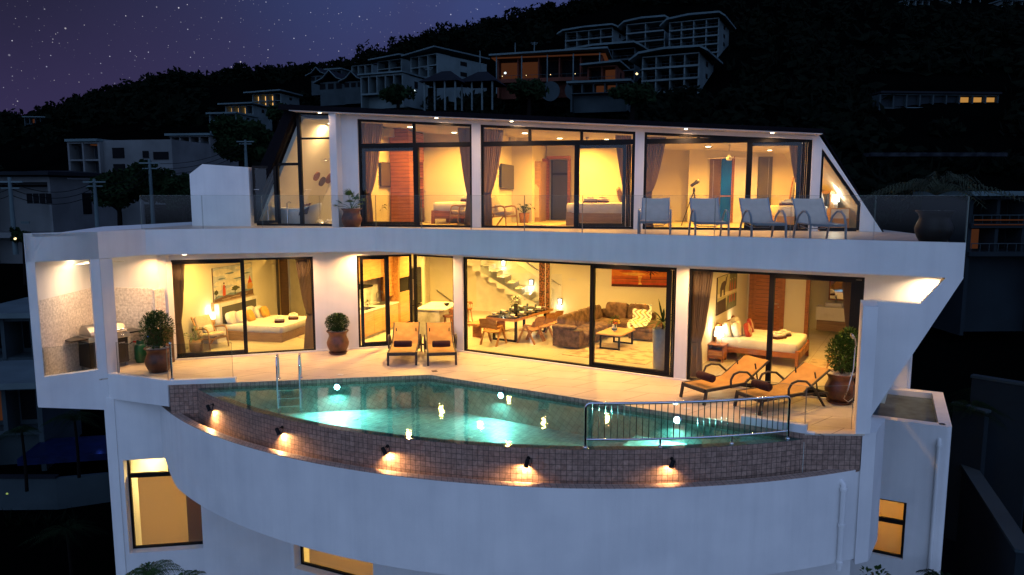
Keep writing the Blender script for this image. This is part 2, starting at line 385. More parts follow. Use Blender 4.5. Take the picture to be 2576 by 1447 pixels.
    def leaf(self, base, d, l, w, m=0, droop=0.25, fold=0.12, up=Vector((0, 0, 1))):
        d = Vector(d).normalized(); side = d.cross(up)
        if side.length < 1e-3: side = Vector((1, 0, 0))
        side.normalize(); nn = side.cross(d); b = Vector(base)
        p1 = b + d*l*0.45 + nn*l*droop*0.25; p2 = b + d*l - nn*l*droop*0.5
        return self.add([b, p1+side*w/2+nn*w*fold, p1, p1-side*w/2+nn*w*fold, p2], [(0, 2, 1), (0, 3, 2), (2, 4, 1), (3, 4, 2)], m)
    def build(self, name, mats, parent=None, smooth=False, bevel=0):
        me = bpy.data.meshes.new(name); me.from_pydata(self.v, [], self.f)
        if isinstance(mats, str): mats = [mats]
        for mm in mats: me.materials.append(MATS[mm])
        me.polygons.foreach_set('material_index', self.mi)
        me.polygons.foreach_set('use_smooth', [smooth or (i in self.sm) for i in range(len(self.f))])
        uvl = me.uv_layers.new(name='UVMap')
        for p in me.polygons:
            if p.index in self.uvs:
                for li, uv in zip(p.loop_indices, self.uvs[p.index]): uvl.data[li].uv = uv
                continue
            nrm = p.normal
            if abs(nrm.z) > 0.7:
                for li in p.loop_indices:
                    co = me.vertices[me.loops[li].vertex_index].co; uvl.data[li].uv = (co.x, co.y)
            else:
                t = Vector((-nrm.y, nrm.x, 0))
                t = t.normalized() if t.length > 1e-6 else Vector((1, 0, 0))
                for li in p.loop_indices:
                    co = me.vertices[me.loops[li].vertex_index].co; uvl.data[li].uv = (co.dot(t), co.z)
        me.update()
        o = bpy.data.objects.new(name, me); COL.objects.link(o)
        if parent is not None: o.parent = parent
        if bevel:
            md = o.modifiers.new('bevel', 'BEVEL'); md.width = bevel; md.segments = 2; md.limit_method = 'ANGLE'; md.angle_limit = R(50)
        return o
def tag(o, label, cat, group=None, kind=None):
    o['label'] = label
    if cat: o['category'] = cat
    if group: o['group'] = group
    if kind: o['kind'] = kind
    return o
def root(name, loc, rz=0, label=None, cat=None, group=None):
    o = bpy.data.objects.new(name, None); COL.objects.link(o)
    o.empty_display_size = 0.2
    o.location = loc; o.rotation_euler = (0, 0, rz)
    if label: tag(o, label, cat, group)
    return o
def structure(o, label=None):
    o['kind'] = 'structure'
    if label: o['label'] = label
    return o
def copy_tree(o, parent=None):
    c = o.copy(); COL.objects.link(c)
    if parent is not None: c.parent = parent
    for ch in [k for k in bpy.data.objects if k.parent == o and k.name != c.name]: copy_tree(ch, c)
    return c
def lamp(name, loc, energy, color, size=0.12, parent=None, kind='AREA', spread=None, rot=None, radius=0.05):
    d = bpy.data.lights.new(name, kind); d.energy = energy; d.color = color
    if kind == 'AREA':
        d.shape = 'DISK'; d.size = size
        if spread: d.spread = spread
    else: d.shadow_soft_size = radius
    if kind == 'SPOT': d.spot_size = spread or R(60); d.spot_blend = 0.6
    o = bpy.data.objects.new(name, d); COL.objects.link(o); o.location = loc
    if rot: o.rotation_euler = rot
    if parent is not None: o.parent = parent
    return o
def rot2(p, a): return (p[0]*math.cos(a)-p[1]*math.sin(a), p[0]*math.sin(a)+p[1]*math.cos(a))
def holes_wall(mb, s0, s1, z0, z1, d0, d1, holes, m=0):
    """wall of boxes with rectangular openings (s0,s1,z0,z1)"""
    xs = sorted({s0, s1, *[h[0] for h in holes], *[h[1] for h in holes]})
    xs = [x for x in xs if s0 <= x <= s1]
    for a, b in zip(xs[:-1], xs[1:]):
        hz = sorted([(h[2], h[3]) for h in holes if h[0] <= a+1e-6 and h[1] >= b-1e-6])
        z = z0
        for h0, h1 in hz:
            if h0 > z+1e-6: mb.box(a, b, d0, d1, z, h0, m)
            z = h1
        if z < z1-1e-6: mb.box(a, b, d0, d1, z, z1, m)
    return mb
# ------------------------------------------------------------------ the villa: shell, slabs, windows, rooms
HA = R(-12.4)
FL = Frame((-8.38, 17.37), math.atan2(1.81, 5.74))          # pool deck, left wing
FR_ = Frame((-2.64, 19.18), R(-30.4))                       # pool deck, right wing
FU = Frame((-4.12, 19.75), HA)                              # upper storey glass front
FH = Frame((0, 0), HA)                                      # room grid: s=a, d=b
SOF, TOP, UF = 2.63, 3.22, 3.15
E0, E1, E2, E3, E4 = (-9.96, 14.86), (-8.92, 15.67), (-8.44, 16.77), (-3.35, 17.85), (7.46, 11.95)
FE = Frame(E3, math.atan2(E4[1]-E3[1], E4[0]-E3[0]))
villa = root('villa', (0, 16, -6.0), 0, 'white three storey villa with lit glass fronts and curved pool terrace', 'villa')
VI = Matrix.Translation((0, -16, 6.0))                       # villa parts are modelled in world space
def part(mb, name, mats, parent=None, bevel=0, label=None):
    o = mb.build(name, mats, parent or villa, bevel=bevel)
    o.location = (0, -16, 6.0) if parent is None else (0, 0, 0)
    if label: o['label'] = label
    return o
# --- frames of the windows
def sliding(fr, s0, s1, z0, z1, splits=(), depth=0.06, panels=None, fw=0.055, name='sliding_window', d0=0.05, transom=None, uppers=()):
    """black frame with uprights at splits [(s, width)], optional transom; the panes are sub-parts"""
    mb = MB(fr.M); e = 0.0
    mb.box(s0, s1, d0, d0+depth+0.03, z0, z0+fw)
    mb.box(s0, s1, d0, d0+depth+0.03, z1-fw, z1)
    mb.box(s0, s0+fw, d0, d0+depth+0.03, z0+fw, z1-fw); mb.box(s1-fw, s1, d0, d0+depth+0.03, z0+fw, z1-fw)
    zt = z1-fw
    if transom:
        mb.box(s0+fw, s1-fw, d0+0.002, d0+depth+0.028, transom-0.05, transom+0.05); zt = transom-0.05
        for s in uppers: mb.box(s-0.03, s+0.03, d0+0.004, d0+depth+0.02, transom+0.05, z1-fw)
    for s, w in splits: mb.box(s-w/2, s+w/2, d0-0.012, d0+depth+0.026, z0+fw, zt)
    if panels:
        for a, b in panels:                                   # an inner sash with its own thicker border
            q = 0.075
            mb.box(a, b, d0+depth*0.5, d0+depth+0.05, z0+fw-0.01, z0+fw+q); mb.box(a, b, d0+depth*0.5, d0+depth+0.05, zt-q*0.8, zt+0.01)
            mb.box(a, a+q, d0+depth*0.5+0.001, d0+depth+0.049, z0+fw+q, zt-q*0.8); mb.box(b-q, b, d0+depth*0.5+0.001, d0+depth+0.049, z0+fw+q, zt-q*0.8)
    o = part(mb, name, 'black_metal')
    xs = [s0+fw]+[s for s, w in splits]+[s1-fw]
    dd = d0+depth*0.45
    for i, (a, b) in enumerate(zip(xs[:-1], xs[1:])):
        g = MB(fr.M); off = 0.015*(i % 2)
        g.add([(a, dd+off, z0+fw), (b, dd+off, z0+fw), (b, dd+off, zt), (a, dd+off, zt)], [(0, 1, 2, 3)])
        part(g, 'pane', 'glass', o)
    if transom:
        xs = [s0+fw]+list(uppers)+[s1-fw]
        for a, b in zip(xs[:-1], xs[1:]):
            g = MB(fr.M)
            zz = z1-fw
            g.add([(a, dd, transom+0.05), (b, dd, transom+0.05), (b, dd, zz), (a, dd, zz)], [(0, 1, 2, 3)])
            part(g, 'pane', 'glass', o)
    return o
ZF = 0.03; ZH = 2.45
# left wing
w1a, w1b = FL.pix(411, 654)[0], FL.pix(787, 648)[0]
ka, kb = FL.pix(900, 760)[0], 6.02
mb = MB(FL.M)
holes_wall(mb, -0.12, 6.10, 0, SOF-0.003, 0, 0.2, [(w1a, w1b, 0.0, ZH), (ka, kb+0.2, 0.0, ZH)])
part(mb, 'front_wall', 'plaster')
sliding(FL, w1a, w1b, 0.0, ZH, [(FL.pix(614, 780)[0], 0.09)], panels=[(w1a+0.05, FL.pix(614, 780)[0]+0.03)])
km = FL.pix(976, 760)[0]
sliding(FL, ka, kb-0.01, 0.0, ZH, [(km, 0.10)], panels=[(ka+0.09, km+0.02)], name='kitchen_door')
# right wing
r1, r2, r3, r4, r5 = [FR_.pix(u, v)[0] for u, v in ((1141, 760), (1164, 760), (1700, 760), (1731, 760), (2172, 760))]
mb = MB(FR_.M)
holes_wall(mb, -0.01, r5+0.12, 0, SOF-0.003, 0, 0.2, [(-0.01, r1, 0.0, ZH), (r2, r3, 0.0, ZH), (r4, r5, 0.0, ZH)])
q_ = FE.pt(FE.pix(2380, 700)[0]+0.02, 0.9); w_top = FR_.sd(q_)[0]; w_bot = FR_.sd(FE.pt(FE.pix(2186, 1056)[0], 0.9))[0]
mb.slab([(r5+0.12, 0), (w_bot, 0), (w_top, SOF-0.003), (r5+0.12, SOF-0.003)], 0, 0.2)
part(mb, 'front_wall', 'plaster')
sliding(FR_, 0.0, r1, 0.0, ZH, [], name='kitchen_window', fw=0.05)
rm = FR_.pix(1485, 790)[0]
sliding(FR_, r2, r3, 0.0, ZH, [(rm, 0.07)], panels=[(rm-0.02, r3-0.17)], name='living_room_window')
mb = MB(FR_.M)                                                # stacked sashes at the right of the living room window
for k in range(3): mb.box(r3-0.17+k*0.05, r3-0.135+k*0.05, 0.075+0.02*k, 0.12+0.02*k, 0.06, ZH-0.07)
part(mb, 'sash_stack', 'black_metal')
bm_ = FR_.pix(1937, 800)[0]
sliding(FR_, r4, r5, 0.0, ZH, [(bm_, 0.10)], panels=[(bm_-0.03, r5-0.16)], name='bedroom_window')
mb = MB(FR_.M); mb.box(r5-0.16, r5-0.05, 0.085, 0.15, 0.06, ZH-0.07)
part(mb, 'sash_stack', 'black_metal')
# white sill strips
mb = MB(FL.M); mb.box(-0.1, kb, -0.05, -0.002, 0.002, 0.035)
part(mb, 'door_sill', 'plaster')
mb = MB(FR_.M); mb.box(0.05, 10.8, -0.05, -0.002, 0.002, 0.03)
part(mb, 'door_sill', 'plaster')
# barbecue corner: walls, columns, pebble cladding
aL = -12.80
bB = 15.12
c0 = FH.pt(aL, bB); cE = FH.pt(aL, 12.3)
mb = MB(FH.M)
mb.box(-13.72, -11.78, bB, bB+0.2, 0.0, SOF-0.003)
sw = Frame((-9.93, 15.02), math.atan2(17.72-15.02, -10.12+9.93)); mb.M = sw.M; mb.box(0, 2.75, 0, 0.1, -0.4, SOF-0.003)
part(mb, 'side_wall', 'plaster')
mb = MB(sw.M); mb.box(0.02, 2.66, -0.03, -0.001, 0.0, 1.80)
mb.M = FH.M; mb.box(-13.62, -11.86, bB-0.03, bB-0.001, 0.0, 1.77)
mb.box(-11.92, -11.86, bB-0.36, bB-0.03, 0.0, 1.79)
part(mb, 'pebble_cladding', 'pebble_wall')
def edge_wall(p, q, z0, z1, th, holes=(), zb=None, name='outer_wall', out=0.0, top=None):
    """upright wall from p to q, its outer face on the line"""
    fr = Frame(p, math.atan2(q[1]-p[1], q[0]-p[0])); L = math.hypot(q[0]-p[0], q[1]-p[1])
    mb = MB(fr.M); holes_wall(mb, 0, L, z0, z1, 0, th, holes)
    return fr, L, mb
frw = Frame(E0, math.atan2(E1[1]-E0[1], E1[0]-E0[0])); Lw = math.hypot(E1[0]-E0[0], E1[1]-E0[1])
wo_a, wo_b = frw.pix(99, 800)[0], frw.pix(237, 800)[0]
mb = MB(frw.M)
holes_wall(mb, 0, Lw, 0.0, TOP-0.002, 0, 0.16, [(wo_a, wo_b, 0.20, 2.63)])
mb.slab([(0, 0), (0, -0.43), (Lw, -0.73), (Lw, 0)], 0, 0.16)
# inner side of the corner column, and the parapet below the next opening
p2 = (-7.31, 15.05)
fr2 = Frame((-8.92, 15.672), math.atan2(p2[1]-15.672, p2[0]+8.92)); L2 = math.hypot(p2[0]+8.92, p2[1]-15.672)
part(mb, 'corner_wall', 'plaster')
mb = MB(fr2.M); mb.box(0, L2, 0.0, 0.16, -0.47, 0.10)
part(mb, 'deck_upstand', 'plaster')
frc = Frame((-8.915, 15.68), math.atan2(E2[1]-E1[1], E2[0]-E1[0]))
mb = MB(frc.M); mb.box(0.0, 0.30, 0.003, 0.16, -0.1, 2.62)
part(mb, 'corner_column', 'plaster')
# upper slab with its kerb
back = [(8.9, 15.6), (9.4, 19.5), (8.5, 26), (-9, 28.5), (-11.2, 20)]
slab_poly = [E0, E1, E2, E3, E4]+back
mb = MB(); mb.prism(slab_poly, SOF, UF-0.006)
part(mb, 'balcony_slab', 'plaster')
def offs_line(pts, w):
    out = []
    for i, p in enumerate(pts):
        a = Vector(pts[max(i-1, 0)]); b = Vector(pts[min(i+1, len(pts)-1)]); c = Vector(p)
        n = Vector((0, 0))
        for q, r in ((a, c), (c, b)):
            d = (r-q)
            if d.length > 1e-6: d.normalize(); n += Vector((-d.y, d.x))
        n.normalize()
        out.append((c.x+n.x*w, c.y+n.y*w))
    return out
mb = MB()
fr_pts = [E0, E1, E2, E3, E4]; inn = offs_line(fr_pts, 0.13)
for i in range(4): mb.prism([fr_pts[i], fr_pts[i+1], inn[i+1], inn[i]], UF-0.006, TOP)
part(mb, 'balcony_kerb', 'plaster')
mb = MB(); mb.prism([*inn, (8.8, 15.6), (9.3, 19.4), (8.4, 25), (-8.5, 27)], UF-0.005, UF)
part(mb, 'terrace_floor', 'deck_tile')
# slanted end panel on the right with its fin and the column below it
e_ = lambda u, v: FE.pix(u, v)
pA = e_(2380, 700); pB = e_(2430, 660); pC = e_(2186, 1056); pD = e_(2150, 1092); pE = e_(2206, 758); pF = e_(2315, 765)
mb = MB(FE.M)
mb.slab([(pA[0], SOF), (FE.sd(E4)[0], SOF), (FE.sd(E4)[0], SOF+0.002), (FE.sd(E4)[0], SOF), pC, pD, (pE[0]-0.12, 0), (pE[0]-0.12, pE[1]), pF], 0.0, 0.2)
sa1, sb1 = FE.pix(2433, 660)[0], FE.pix(2186, 1056)[0]
mb.slab([(sb1, 0.0), (sa1-0.02, SOF-0.003), (sa1-0.16, SOF-0.003), (sb1-0.14, 0.0)], 0.2, 4.5)
part(mb, 'slanted_panel', 'plaster')
mb = MB(); zt = 2.17
nearL, nearR = gp(2152, 1091, 0), gp(2152, 1091, 0)+Vector((0.24, -0.02, 0))
farp = FE.pt(pE[0], 0.02); farq = FE.pt(pE[0]-0.26, 0.02)
mb.prism([tuple(nearL[:2]), tuple(nearR[:2]), tuple(farp[:2]), tuple(farq[:2])], 0.0, zt)
part(mb, 'fin_wall', 'plaster')
mb = MB(); mb.prism([(5.915, 11.86), (6.20, 11.97), (6.75, 12.75), (6.2, 12.9)], -2.33, -0.002)
part(mb, 'end_column', 'plaster')
# room partitions, back walls of the pool deck storey
mb = MB(FH.M)
holes = []
mb.box(-12.55, -12.35, 15.34, 22.6, 0, SOF-0.01)                # picture wall of the left bedroom
mb.box(-12.35, -7.9, 22.4, 22.6, 0, SOF-0.01)                   # its back wall
mb.box(-9.55, -8.85, 20.7, 22.4, 0, SOF-0.01)                   # chimney breast
part(mb, 'partition_wall', 'room_wall')
K = Frame((-4.06, 19.84), R(72.1))                              # kitchen run: s goes into the house, d to the left
mb = MB(K.M)
mb.box(-1.25, 7.2, 0.62, 0.76, 0, SOF-0.01)
part(mb, 'kitchen_wall', 'room_wall')
mb = MB(FH.M)
bst = FH.sd((-1.52, 25.16))[1]
mb.box(-9.0, 1.2, bst, bst+0.2, 0, SOF-0.01)
part(mb, 'stair_wall', 'room_wall')
mb = MB(FH.M); mb.box(-9.0, -3.0, bst-0.012, bst-0.001, 0, 0.12); mb.box(-6.6, -3.6, bst-0.008, bst-0.001, 0.12, 1.35)
part(mb, 'skirting_board', 'ceiling_white')
# bedroom on the right, on the 30 degree grid
G = Frame((3.66, 15.47), R(-30.4))                              # s right, d in
bedw = -0.02
mb = MB(G.M)
mb.box(-0.16, 0.0, 0.2, 6.4, 0, SOF-0.01)                       # picture wall between living room and bedroom
part(mb, 'partition_wall', 'room_wall')
bd = G.sd(gp(3400/1.59+0, 1330, 0)[:2]) if False else None
zd = 4.5
bath0, bath1 = None, None
mb = MB(G.M)
# back wall with bathroom door opening
g0 = G.sd(gp(2038, 833, 0))                                     # foot of the left door jamb
g1 = G.sd(gp(2117, 862, 0))
DB = 6.2
o0, o1 = G.pix(2034, 800, DB)[0], G.pix(2116, 800, DB)[0]
holes_wall(mb, 0.0, 3.85, 0, SOF-0.01, DB, DB+0.12, [(o0, o1+0.3, 0, 2.25)])
mb.box(3.85, 3.97, 0.25, DB+2.0, 0, SOF-0.01)
mb.box(0, 3.85, DB+1.9, DB+2.0, 0, SOF-0.01)
part(mb, 'partition_wall', 'room_wall')
# floors and ceilings
mb = MB()
fl_poly = [FL.pt(-0.1, 0.02), FL.pt(6.0, 0.02), FR_.pt(r5+0.1, 0.02), Vector((8.6, 17.2, 0)), Vector((11.3, 21.6, 0)), Vector((8, 26.5, 0)), Vector((-9, 28, 0)), FH.pt(-12.5, 16)]
mb.prism([tuple(p[:2]) for p in fl_poly], -0.2, 0.0)
o = part(mb, 'floor', 'floor_tile')
mb = MB(); mb.prism([tuple(p[:2]) for p in [FL.pt(0.0, 0.2), FL.pt(6.0, 0.2), FR_.pt(r5+0.1, 0.2), Vector((8.6, 17.2, 0)), Vector((11.2, 21.5, 0)), Vector((8, 26.3, 0)), Vector((-9, 27.8, 0)), FH.pt(-12.4, 16)]], SOF-0.012, SOF-0.004)
part(mb, 'ceiling', 'ceiling_white')

# ------------------------------------------------------------------ upper storey
def zr(s): return 6.185-0.0700*(s-(-0.9+0.2))                  # roof line, falling to the right
sL = FU.pix(631.5, 566)[0]; sAL = FU.pix(745, 287)[0]; sBR = FU.pix(838, 300)[0]
a0, z0_ = FU.pix(840, 285); a1, z1_ = FU.pix(2061, 339)
slope = (z1_-z0_)/(a1-a0)
def zr(s): return z0_+slope*(s-a0)
tip = FU.pix(2219, 586)[0]
W = {}
for nm, ul, ur in (('a', 902, 1187), ('b', 1209, 1596), ('c', 1619, 2040)):
    W[nm] = (FU.pix(ul, 450)[0], FU.pix(ur, 450)[0])
zT = FU.pix(905, 367)[1]
# piers and lintel
def upper_pier(sa, sb, m='plaster', d0=0.0, d1=0.22, zb=UF, zt=None):
    mb = MB(FU.M)
    mb.slab([(sa, zb), (sb, zb), (sb, zr(sb)-0.02), (sa, zr(sa)-0.02)], d0, d1)
    return mb
mb = MB(FU.M)
def sl(sa, sb, zfa, zfb, zta=None, ztb=None, d0=0.0, d1=0.22):
    mb.slab([(sa, zfa), (sb, zfb), (sb, ztb if ztb is not None else zr(sb)-0.02), (sa, zta if zta is not None else zr(sa)-0.02)], d0, d1)
sl(sBR+0.01, W['a'][0], UF, UF)
sl(W['a'][1], W['b'][0], UF, UF); sl(W['b'][1], W['c'][0], UF, UF)
for k in 'abc': sl(W[k][0], W[k][1], zr(W[k][0])-0.12, zr(W[k][1])-0.12)
# right end: pier, triangular opening, slanted rim
tl = FU.pix(2068, 372); tm = FU.pix(2166, 512); tb = (tm[0]-0.02, UF+0.04); tbl = (tl[0], UF+0.04)
pr = W['c'][1]
mb.slab([(pr, UF), (tl[0], UF), (tl[0], tl[1]), (a1, zr(a1)-0.02), (pr, zr(pr)-0.02)], 0, 0.22)
outer = lambda z: a1+(tip-a1)*(z1_-z)/(z1_-UF)
mb.slab([(tl[0], tl[1]), (tm[0], tm[1]), (outer(tm[1]), tm[1]), (a1, zr(a1)-0.02)], 0, 0.22)
mb.slab([(tm[0], tm[1]), (tm[0], UF), (tip, UF), (outer(tm[1]), tm[1])], 0, 0.22)
part(mb, 'upper_front_wall', 'plaster')
mb = MB(FU.M)                                                   # bluish pier beside the bathroom glass, proud of the wall
mb.slab([(sBR+0.02, UF), (sBR+0.22, UF), (sBR+0.22, zr(sBR)-0.02), (sBR+0.02, zr(sBR)-0.02)], -0.30, -0.002)
part(mb, 'pier', 'plaster')
# windows of the upper storey; the top frames follow the roof
def upper_window(k, splits, uppers, panels):
    sa, sb = W[k]; zt0, zt1 = zr(sa)-0.12, zr(sb)-0.12; fw = 0.06; d0, d1 = 0.05, 0.14
    mb = MB(FU.M); zb = UF+0.0
    top = lambda s: zt0+(zt1-zt0)*(s-sa)/(sb-sa)
    mb.box(sa, sb, d0, d1, zb, zb+0.06)
    mb.slab([(sa, zb+0.06), (sa+fw, zb+0.06), (sa+fw, top(sa+fw)), (sa, top(sa))], d0, d1)
    mb.slab([(sb-fw, zb+0.06), (sb, zb+0.06), (sb, top(sb)), (sb-fw, top(sb-fw))], d0, d1)
    mb.slab([(sa+fw, top(sa+fw)-fw), (sb-fw, top(sb-fw)-fw), (sb-fw, top(sb-fw)), (sa+fw, top(sa+fw))], d0, d1)
    mb.box(sa+fw, sb-fw, d0-0.01, d1, zT-0.06, zT+0.06)
    for s in uppers:
        if top(s)-fw > zT+0.07: mb.slab([(s-0.035, zT+0.06), (s+0.035, zT+0.06), (s+0.035, top(s)-fw), (s-0.035, top(s)-fw)], d0, d1-0.01)
    for s, w in splits: mb.box(s-w/2, s+w/2, d0-0.012, d1+0.02, zb+0.06, zT-0.06)
    q = 0.08
    for a, b in panels:
        mb.box(a, b, d1-0.02, d1+0.04, zb+0.05, zb+0.06+q); mb.box(a, b, d1-0.02, d1+0.04, zT-0.06-q, zT-0.055)
        mb.box(a, a+q, d1-0.019, d1+0.039, zb+0.06+q, zT-0.06-q); mb.box(b-q, b, d1-0.019, d1+0.039, zb+0.06+q, zT-0.06-q)
    o = part(mb, 'upper_window', 'black_metal')
    xs = [sa+fw]+[s for s, w in splits]+[sb-fw]
    for i, (a, b) in enumerate(zip(xs[:-1], xs[1:])):
        g = MB(FU.M); dd = 0.08+0.012*(i % 2)
        g.add([(a, dd, zb+0.06), (b, dd, zb+0.06), (b, dd, zT-0.06), (a, dd, zT-0.06)], [(0, 1, 2, 3)]); part(g, 'pane', 'glass', o)
    xs = [sa+fw]+list(uppers)+[sb-fw]
    for a, b in zip(xs[:-1], xs[1:]):
        g = MB(FU.M); g.add([(a, 0.08, zT+0.06), (b, 0.08, zT+0.06), (b, 0.08, max(top(b)-fw, zT+0.061)), (a, 0.08, top(a)-fw)], [(0, 1, 2, 3)]); part(g, 'pane', 'glass', o)
ps = lambda u: FU.pix(u, 450)[0]
upper_window('a', [(ps(1045), 0.14)], [ps(1041)], [(W['a'][0]+0.06, ps(1045)+0.05)])
upper_window('b', [(ps(1450), 0.12)], [ps(1331), ps(1461)], [(ps(1450)-0.04, W['b'][1]-0.22)])
upper_window('c', [(ps(1884), 0.12)], [ps(1754), ps(1891)], [(ps(1884)-0.04, W['c'][1]-0.22)])
for k in 'bc':
    mb = MB(FU.M)
    for j in range(4): mb.box(W[k][1]-0.20+j*0.04, W[k][1]-0.175+j*0.04, 0.09, 0.17-0.01*j, UF+0.07, zT-0.07)
    part(mb, 'sash_stack', 'black_metal')
# triangular corner window
mb = MB(FU.M); f = 0.055
def bar2(p, q, w, d0=0.04, d1=0.12):
    a, b = Vector(p), Vector(q); d = (b-a).normalized(); n = Vector((-d.y, d.x))*w/2
    mb.slab([tuple(a-n), tuple(b-n), tuple(b+n), tuple(a+n)], d0, d1)
bar2((tl[0]+f/2, UF+0.03), (tl[0]+f/2, tl[1]-0.05), f); bar2((tl[0]+0.02, tl[1]-0.06), (tm[0]-0.03, tm[1]-0.02), f+0.02, 0.042, 0.118)
bar2((tm[0]-f/2, tm[1]-0.02), (tm[0]-f/2, UF+0.03), f, 0.044, 0.116); bar2((tl[0]+f, UF+0.045), (tm[0]-f, UF+0.045), 0.08)
o = part(mb, 'triangular_window', 'black_metal')
g = MB(FU.M); g.add([(tl[0]+f, 0.08, UF+0.06), (tm[0]-f, 0.08, UF+0.06), (tm[0]-f, 0.08, tm[1]-0.02), (tl[0]+f, 0.08, tl[1]-0.1)], [(0, 1, 2, 3)]); part(g, 'pane', 'glass', o)
# bathroom glazing with slanted left edge
zB = UF+0.0
slant = lambda z: sL+(sAL-sL)*(z-UF)/(6.2-UF)
zt_l = zr(sAL)-0.03
b1 = FU.pix(752, 420)[0]; b2 = sBR-0.03
zh1 = FU.pix(780, 348)[1]; zh2 = FU.pix(710, 413)[1]; bd1 = FU.pix(697, 500)[0]; dl = FU.pix(669, 500)[0]
mb = MB(FU.M)
bar2((b1, zB+0.05), (b1, zt_l), 0.10); bar2((b2, zB+0.05), (b2, zr(b2)-0.03), 0.07, 0.039, 0.121)
bar2((sL, zB+0.03), (b2, zB+0.03), 0.07, 0.041, 0.119); bar2((b1+0.04, zh1), (b2-0.03, zh1), 0.05, 0.045, 0.115)
bar2((slant(zh2)+0.02, zh2), (b1-0.04, zh2), 0.07, 0.046, 0.114); bar2((bd1, zB+0.07), (bd1, zh2-0.03), 0.07, 0.047, 0.113)
bar2((sL, UF), (sAL, zt_l), 0.03, 0.03, 0.125); bar2((sAL, zt_l-0.01), (b2+0.03, zr(b2)-0.035), 0.05, 0.043, 0.117)
o = part(mb, 'bathroom_window', 'black_metal')
for poly in ([(slant(zh2), zh2), (b1, zh2), (b1, zt_l), (sAL, zt_l)], [(b1, zB), (b2, zB), (b2, zh1), (b1, zh1)], [(b1, zh1), (b2, zh1), (b2, zt_l), (b1, zt_l)], [(bd1, zB), (b1, zB), (b1, zh2), (bd1, zh2)], [(sL, zB), (dl, zB), (dl, UF+(6.2-UF)*(dl-sL)/(sAL-sL))]):
    g = MB(FU.M); g.add([(p[0], 0.08, p[1]) for p in poly], [tuple(range(len(poly)))]); part(g, 'pane', 'glass', o)
# the bathroom door stands open a little, turned outward
dmb = MB(Matrix.Translation(FU.pt(bd1-0.03, 0.04, 0)) @ RZ(HA+R(34)))
dw = 0.62; dz = zh2-0.05
for b in ((-dw, -dw+0.07, UF+0.08, dz), (-0.07, 0, UF+0.08, dz), (-dw+0.07, -0.07, UF+0.08, UF+0.15), (-dw+0.07, -0.07, dz-0.07, dz)): dmb.box(b[0], b[1], -0.05, 0, b[2], b[3])
o = part(dmb, 'bathroom_door', 'black_metal')
g = MB(dmb.M); g.add([(-dw+0.07, -0.025, UF+0.15), (-0.07, -0.025, UF+0.15), (-0.07, -0.025, dz-0.07), (-dw+0.07, -0.025, dz-0.07)], [(0, 1, 2, 3)]); part(g, 'pane', 'glass', o)
g = MB(dmb.M); g.tube([(-dw+0.035, -0.09, UF+1.0), (-dw+0.035, -0.05, UF+1.0)], 0.012); g.tube([(-dw+0.035, -0.09, UF+1.0), (-dw+0.16, -0.09, UF+1.0)], 0.012); part(g, 'handle', 'steel', o)
# roof: black shell, overhanging soffit, black rake on the left
DB_ = 7.4
mb = MB(FU.M)
mb.slab([(sAL-0.3, zr(sAL-0.3)+0.0), (a1+0.03, zr(a1)+0.0), (a1+0.03, zr(a1)+0.10), (sAL-0.3, zr(sAL-0.3)+0.14)], -0.40, DB_)
rk = 0.5
mb.slab([(sL-rk, UF), (sL-0.01, UF), (sAL-0.01, 6.2), (sAL-0.01, zr(sAL)+0.1), (sAL-0.22, zr(sAL)+0.12)], -0.12, DB_)
mb.slab([(a1+0.031, zr(a1)+0.10), (tip+0.04, UF), (tip+0.015, UF), (a1+0.031, zr(a1)+0.04)], 0.0, DB_)
part(mb, 'roof', 'roof_black')
mb = MB(FU.M)
mb.slab([(sAL, zr(sAL)-0.018), (a1, zr(a1)-0.018), (a1, zr(a1)-0.001), (sAL, zr(sAL)-0.001)], -0.385, -0.001)
part(mb, 'soffit', 'plaster')
# rooms upstairs
mb = MB(FU.M)
def rp(sa, sb, da, db, zb=UF, drop=0.14):
    """partition whose top follows the roof"""
    ta, tb_ = zr(sa)-drop, zr(sb)-drop
    vs = [(sa, da, zb), (sb, da, zb), (sb, db, zb), (sa, db, zb), (sa, da, ta), (sb, da, tb_), (sb, db, tb_), (sa, db, ta)]
    mb.add(vs, [(0,3,2,1),(4,5,6,7),(0,1,5,4),(1,2,6,5),(2,3,7,6),(3,0,4,7)])
sa_, sb_, sc_ = W['a'][0], W['b'][0], W['c'][0]
rp(sa_-0.20, sa_-0.03, 0.22, 6.6)                                # bathroom | room a
rp(sa_-0.03, W['a'][1]+0.05, 3.85, 4.0)                           # back of room a
rp(W['a'][1]+0.05, W['a'][1]+0.2, 0.22, 6.6)                      # a | b
rp(W['a'][1]+0.2, W['a'][1]+0.85, 3.9, 4.05)                      # nook wall
rp(W['a'][1]+0.72, W['a'][1]+0.85, 4.05, 6.4)
sn = W['a'][1]+0.85
rp(sn, 5.25, 6.42, 6.5)
rp(5.25, 5.37, 4.55, 6.4); rp(5.25, W['b'][1]+0.03, 4.4, 4.55)
rp(W['b'][1]+0.03, W['b'][1]+0.18, 0.22, 6.6)                      # b | c
rp(W['b'][1]+0.18, 8.85, 6.0, 6.15)
mb.slab([(8.85, UF), (a1, UF), (a1, zr(a1)-0.14), (8.85, zr(8.85)-0.14)], 5.2, 5.35)
rp(8.72, 8.85, 5.2, 6.0)
mb.slab([(a1+0.001, UF), (tip-0.02, UF), (a1+0.001, zr(a1)-0.14)], 5.21, 5.34)
part(mb, 'upper_partition', 'room_wall')
mb = MB(FU.M)
mb.slab([(a1, UF), (tip-0.05, UF), (a1, zr(a1)-0.14)], 3.0, 3.15)
mb.slab([(a1-0.1, zr(a1)-0.06), (a1-0.1, zr(a1)-0.12), (tip-0.1, UF), (tip-0.02, UF)], 0.23, 5.3)
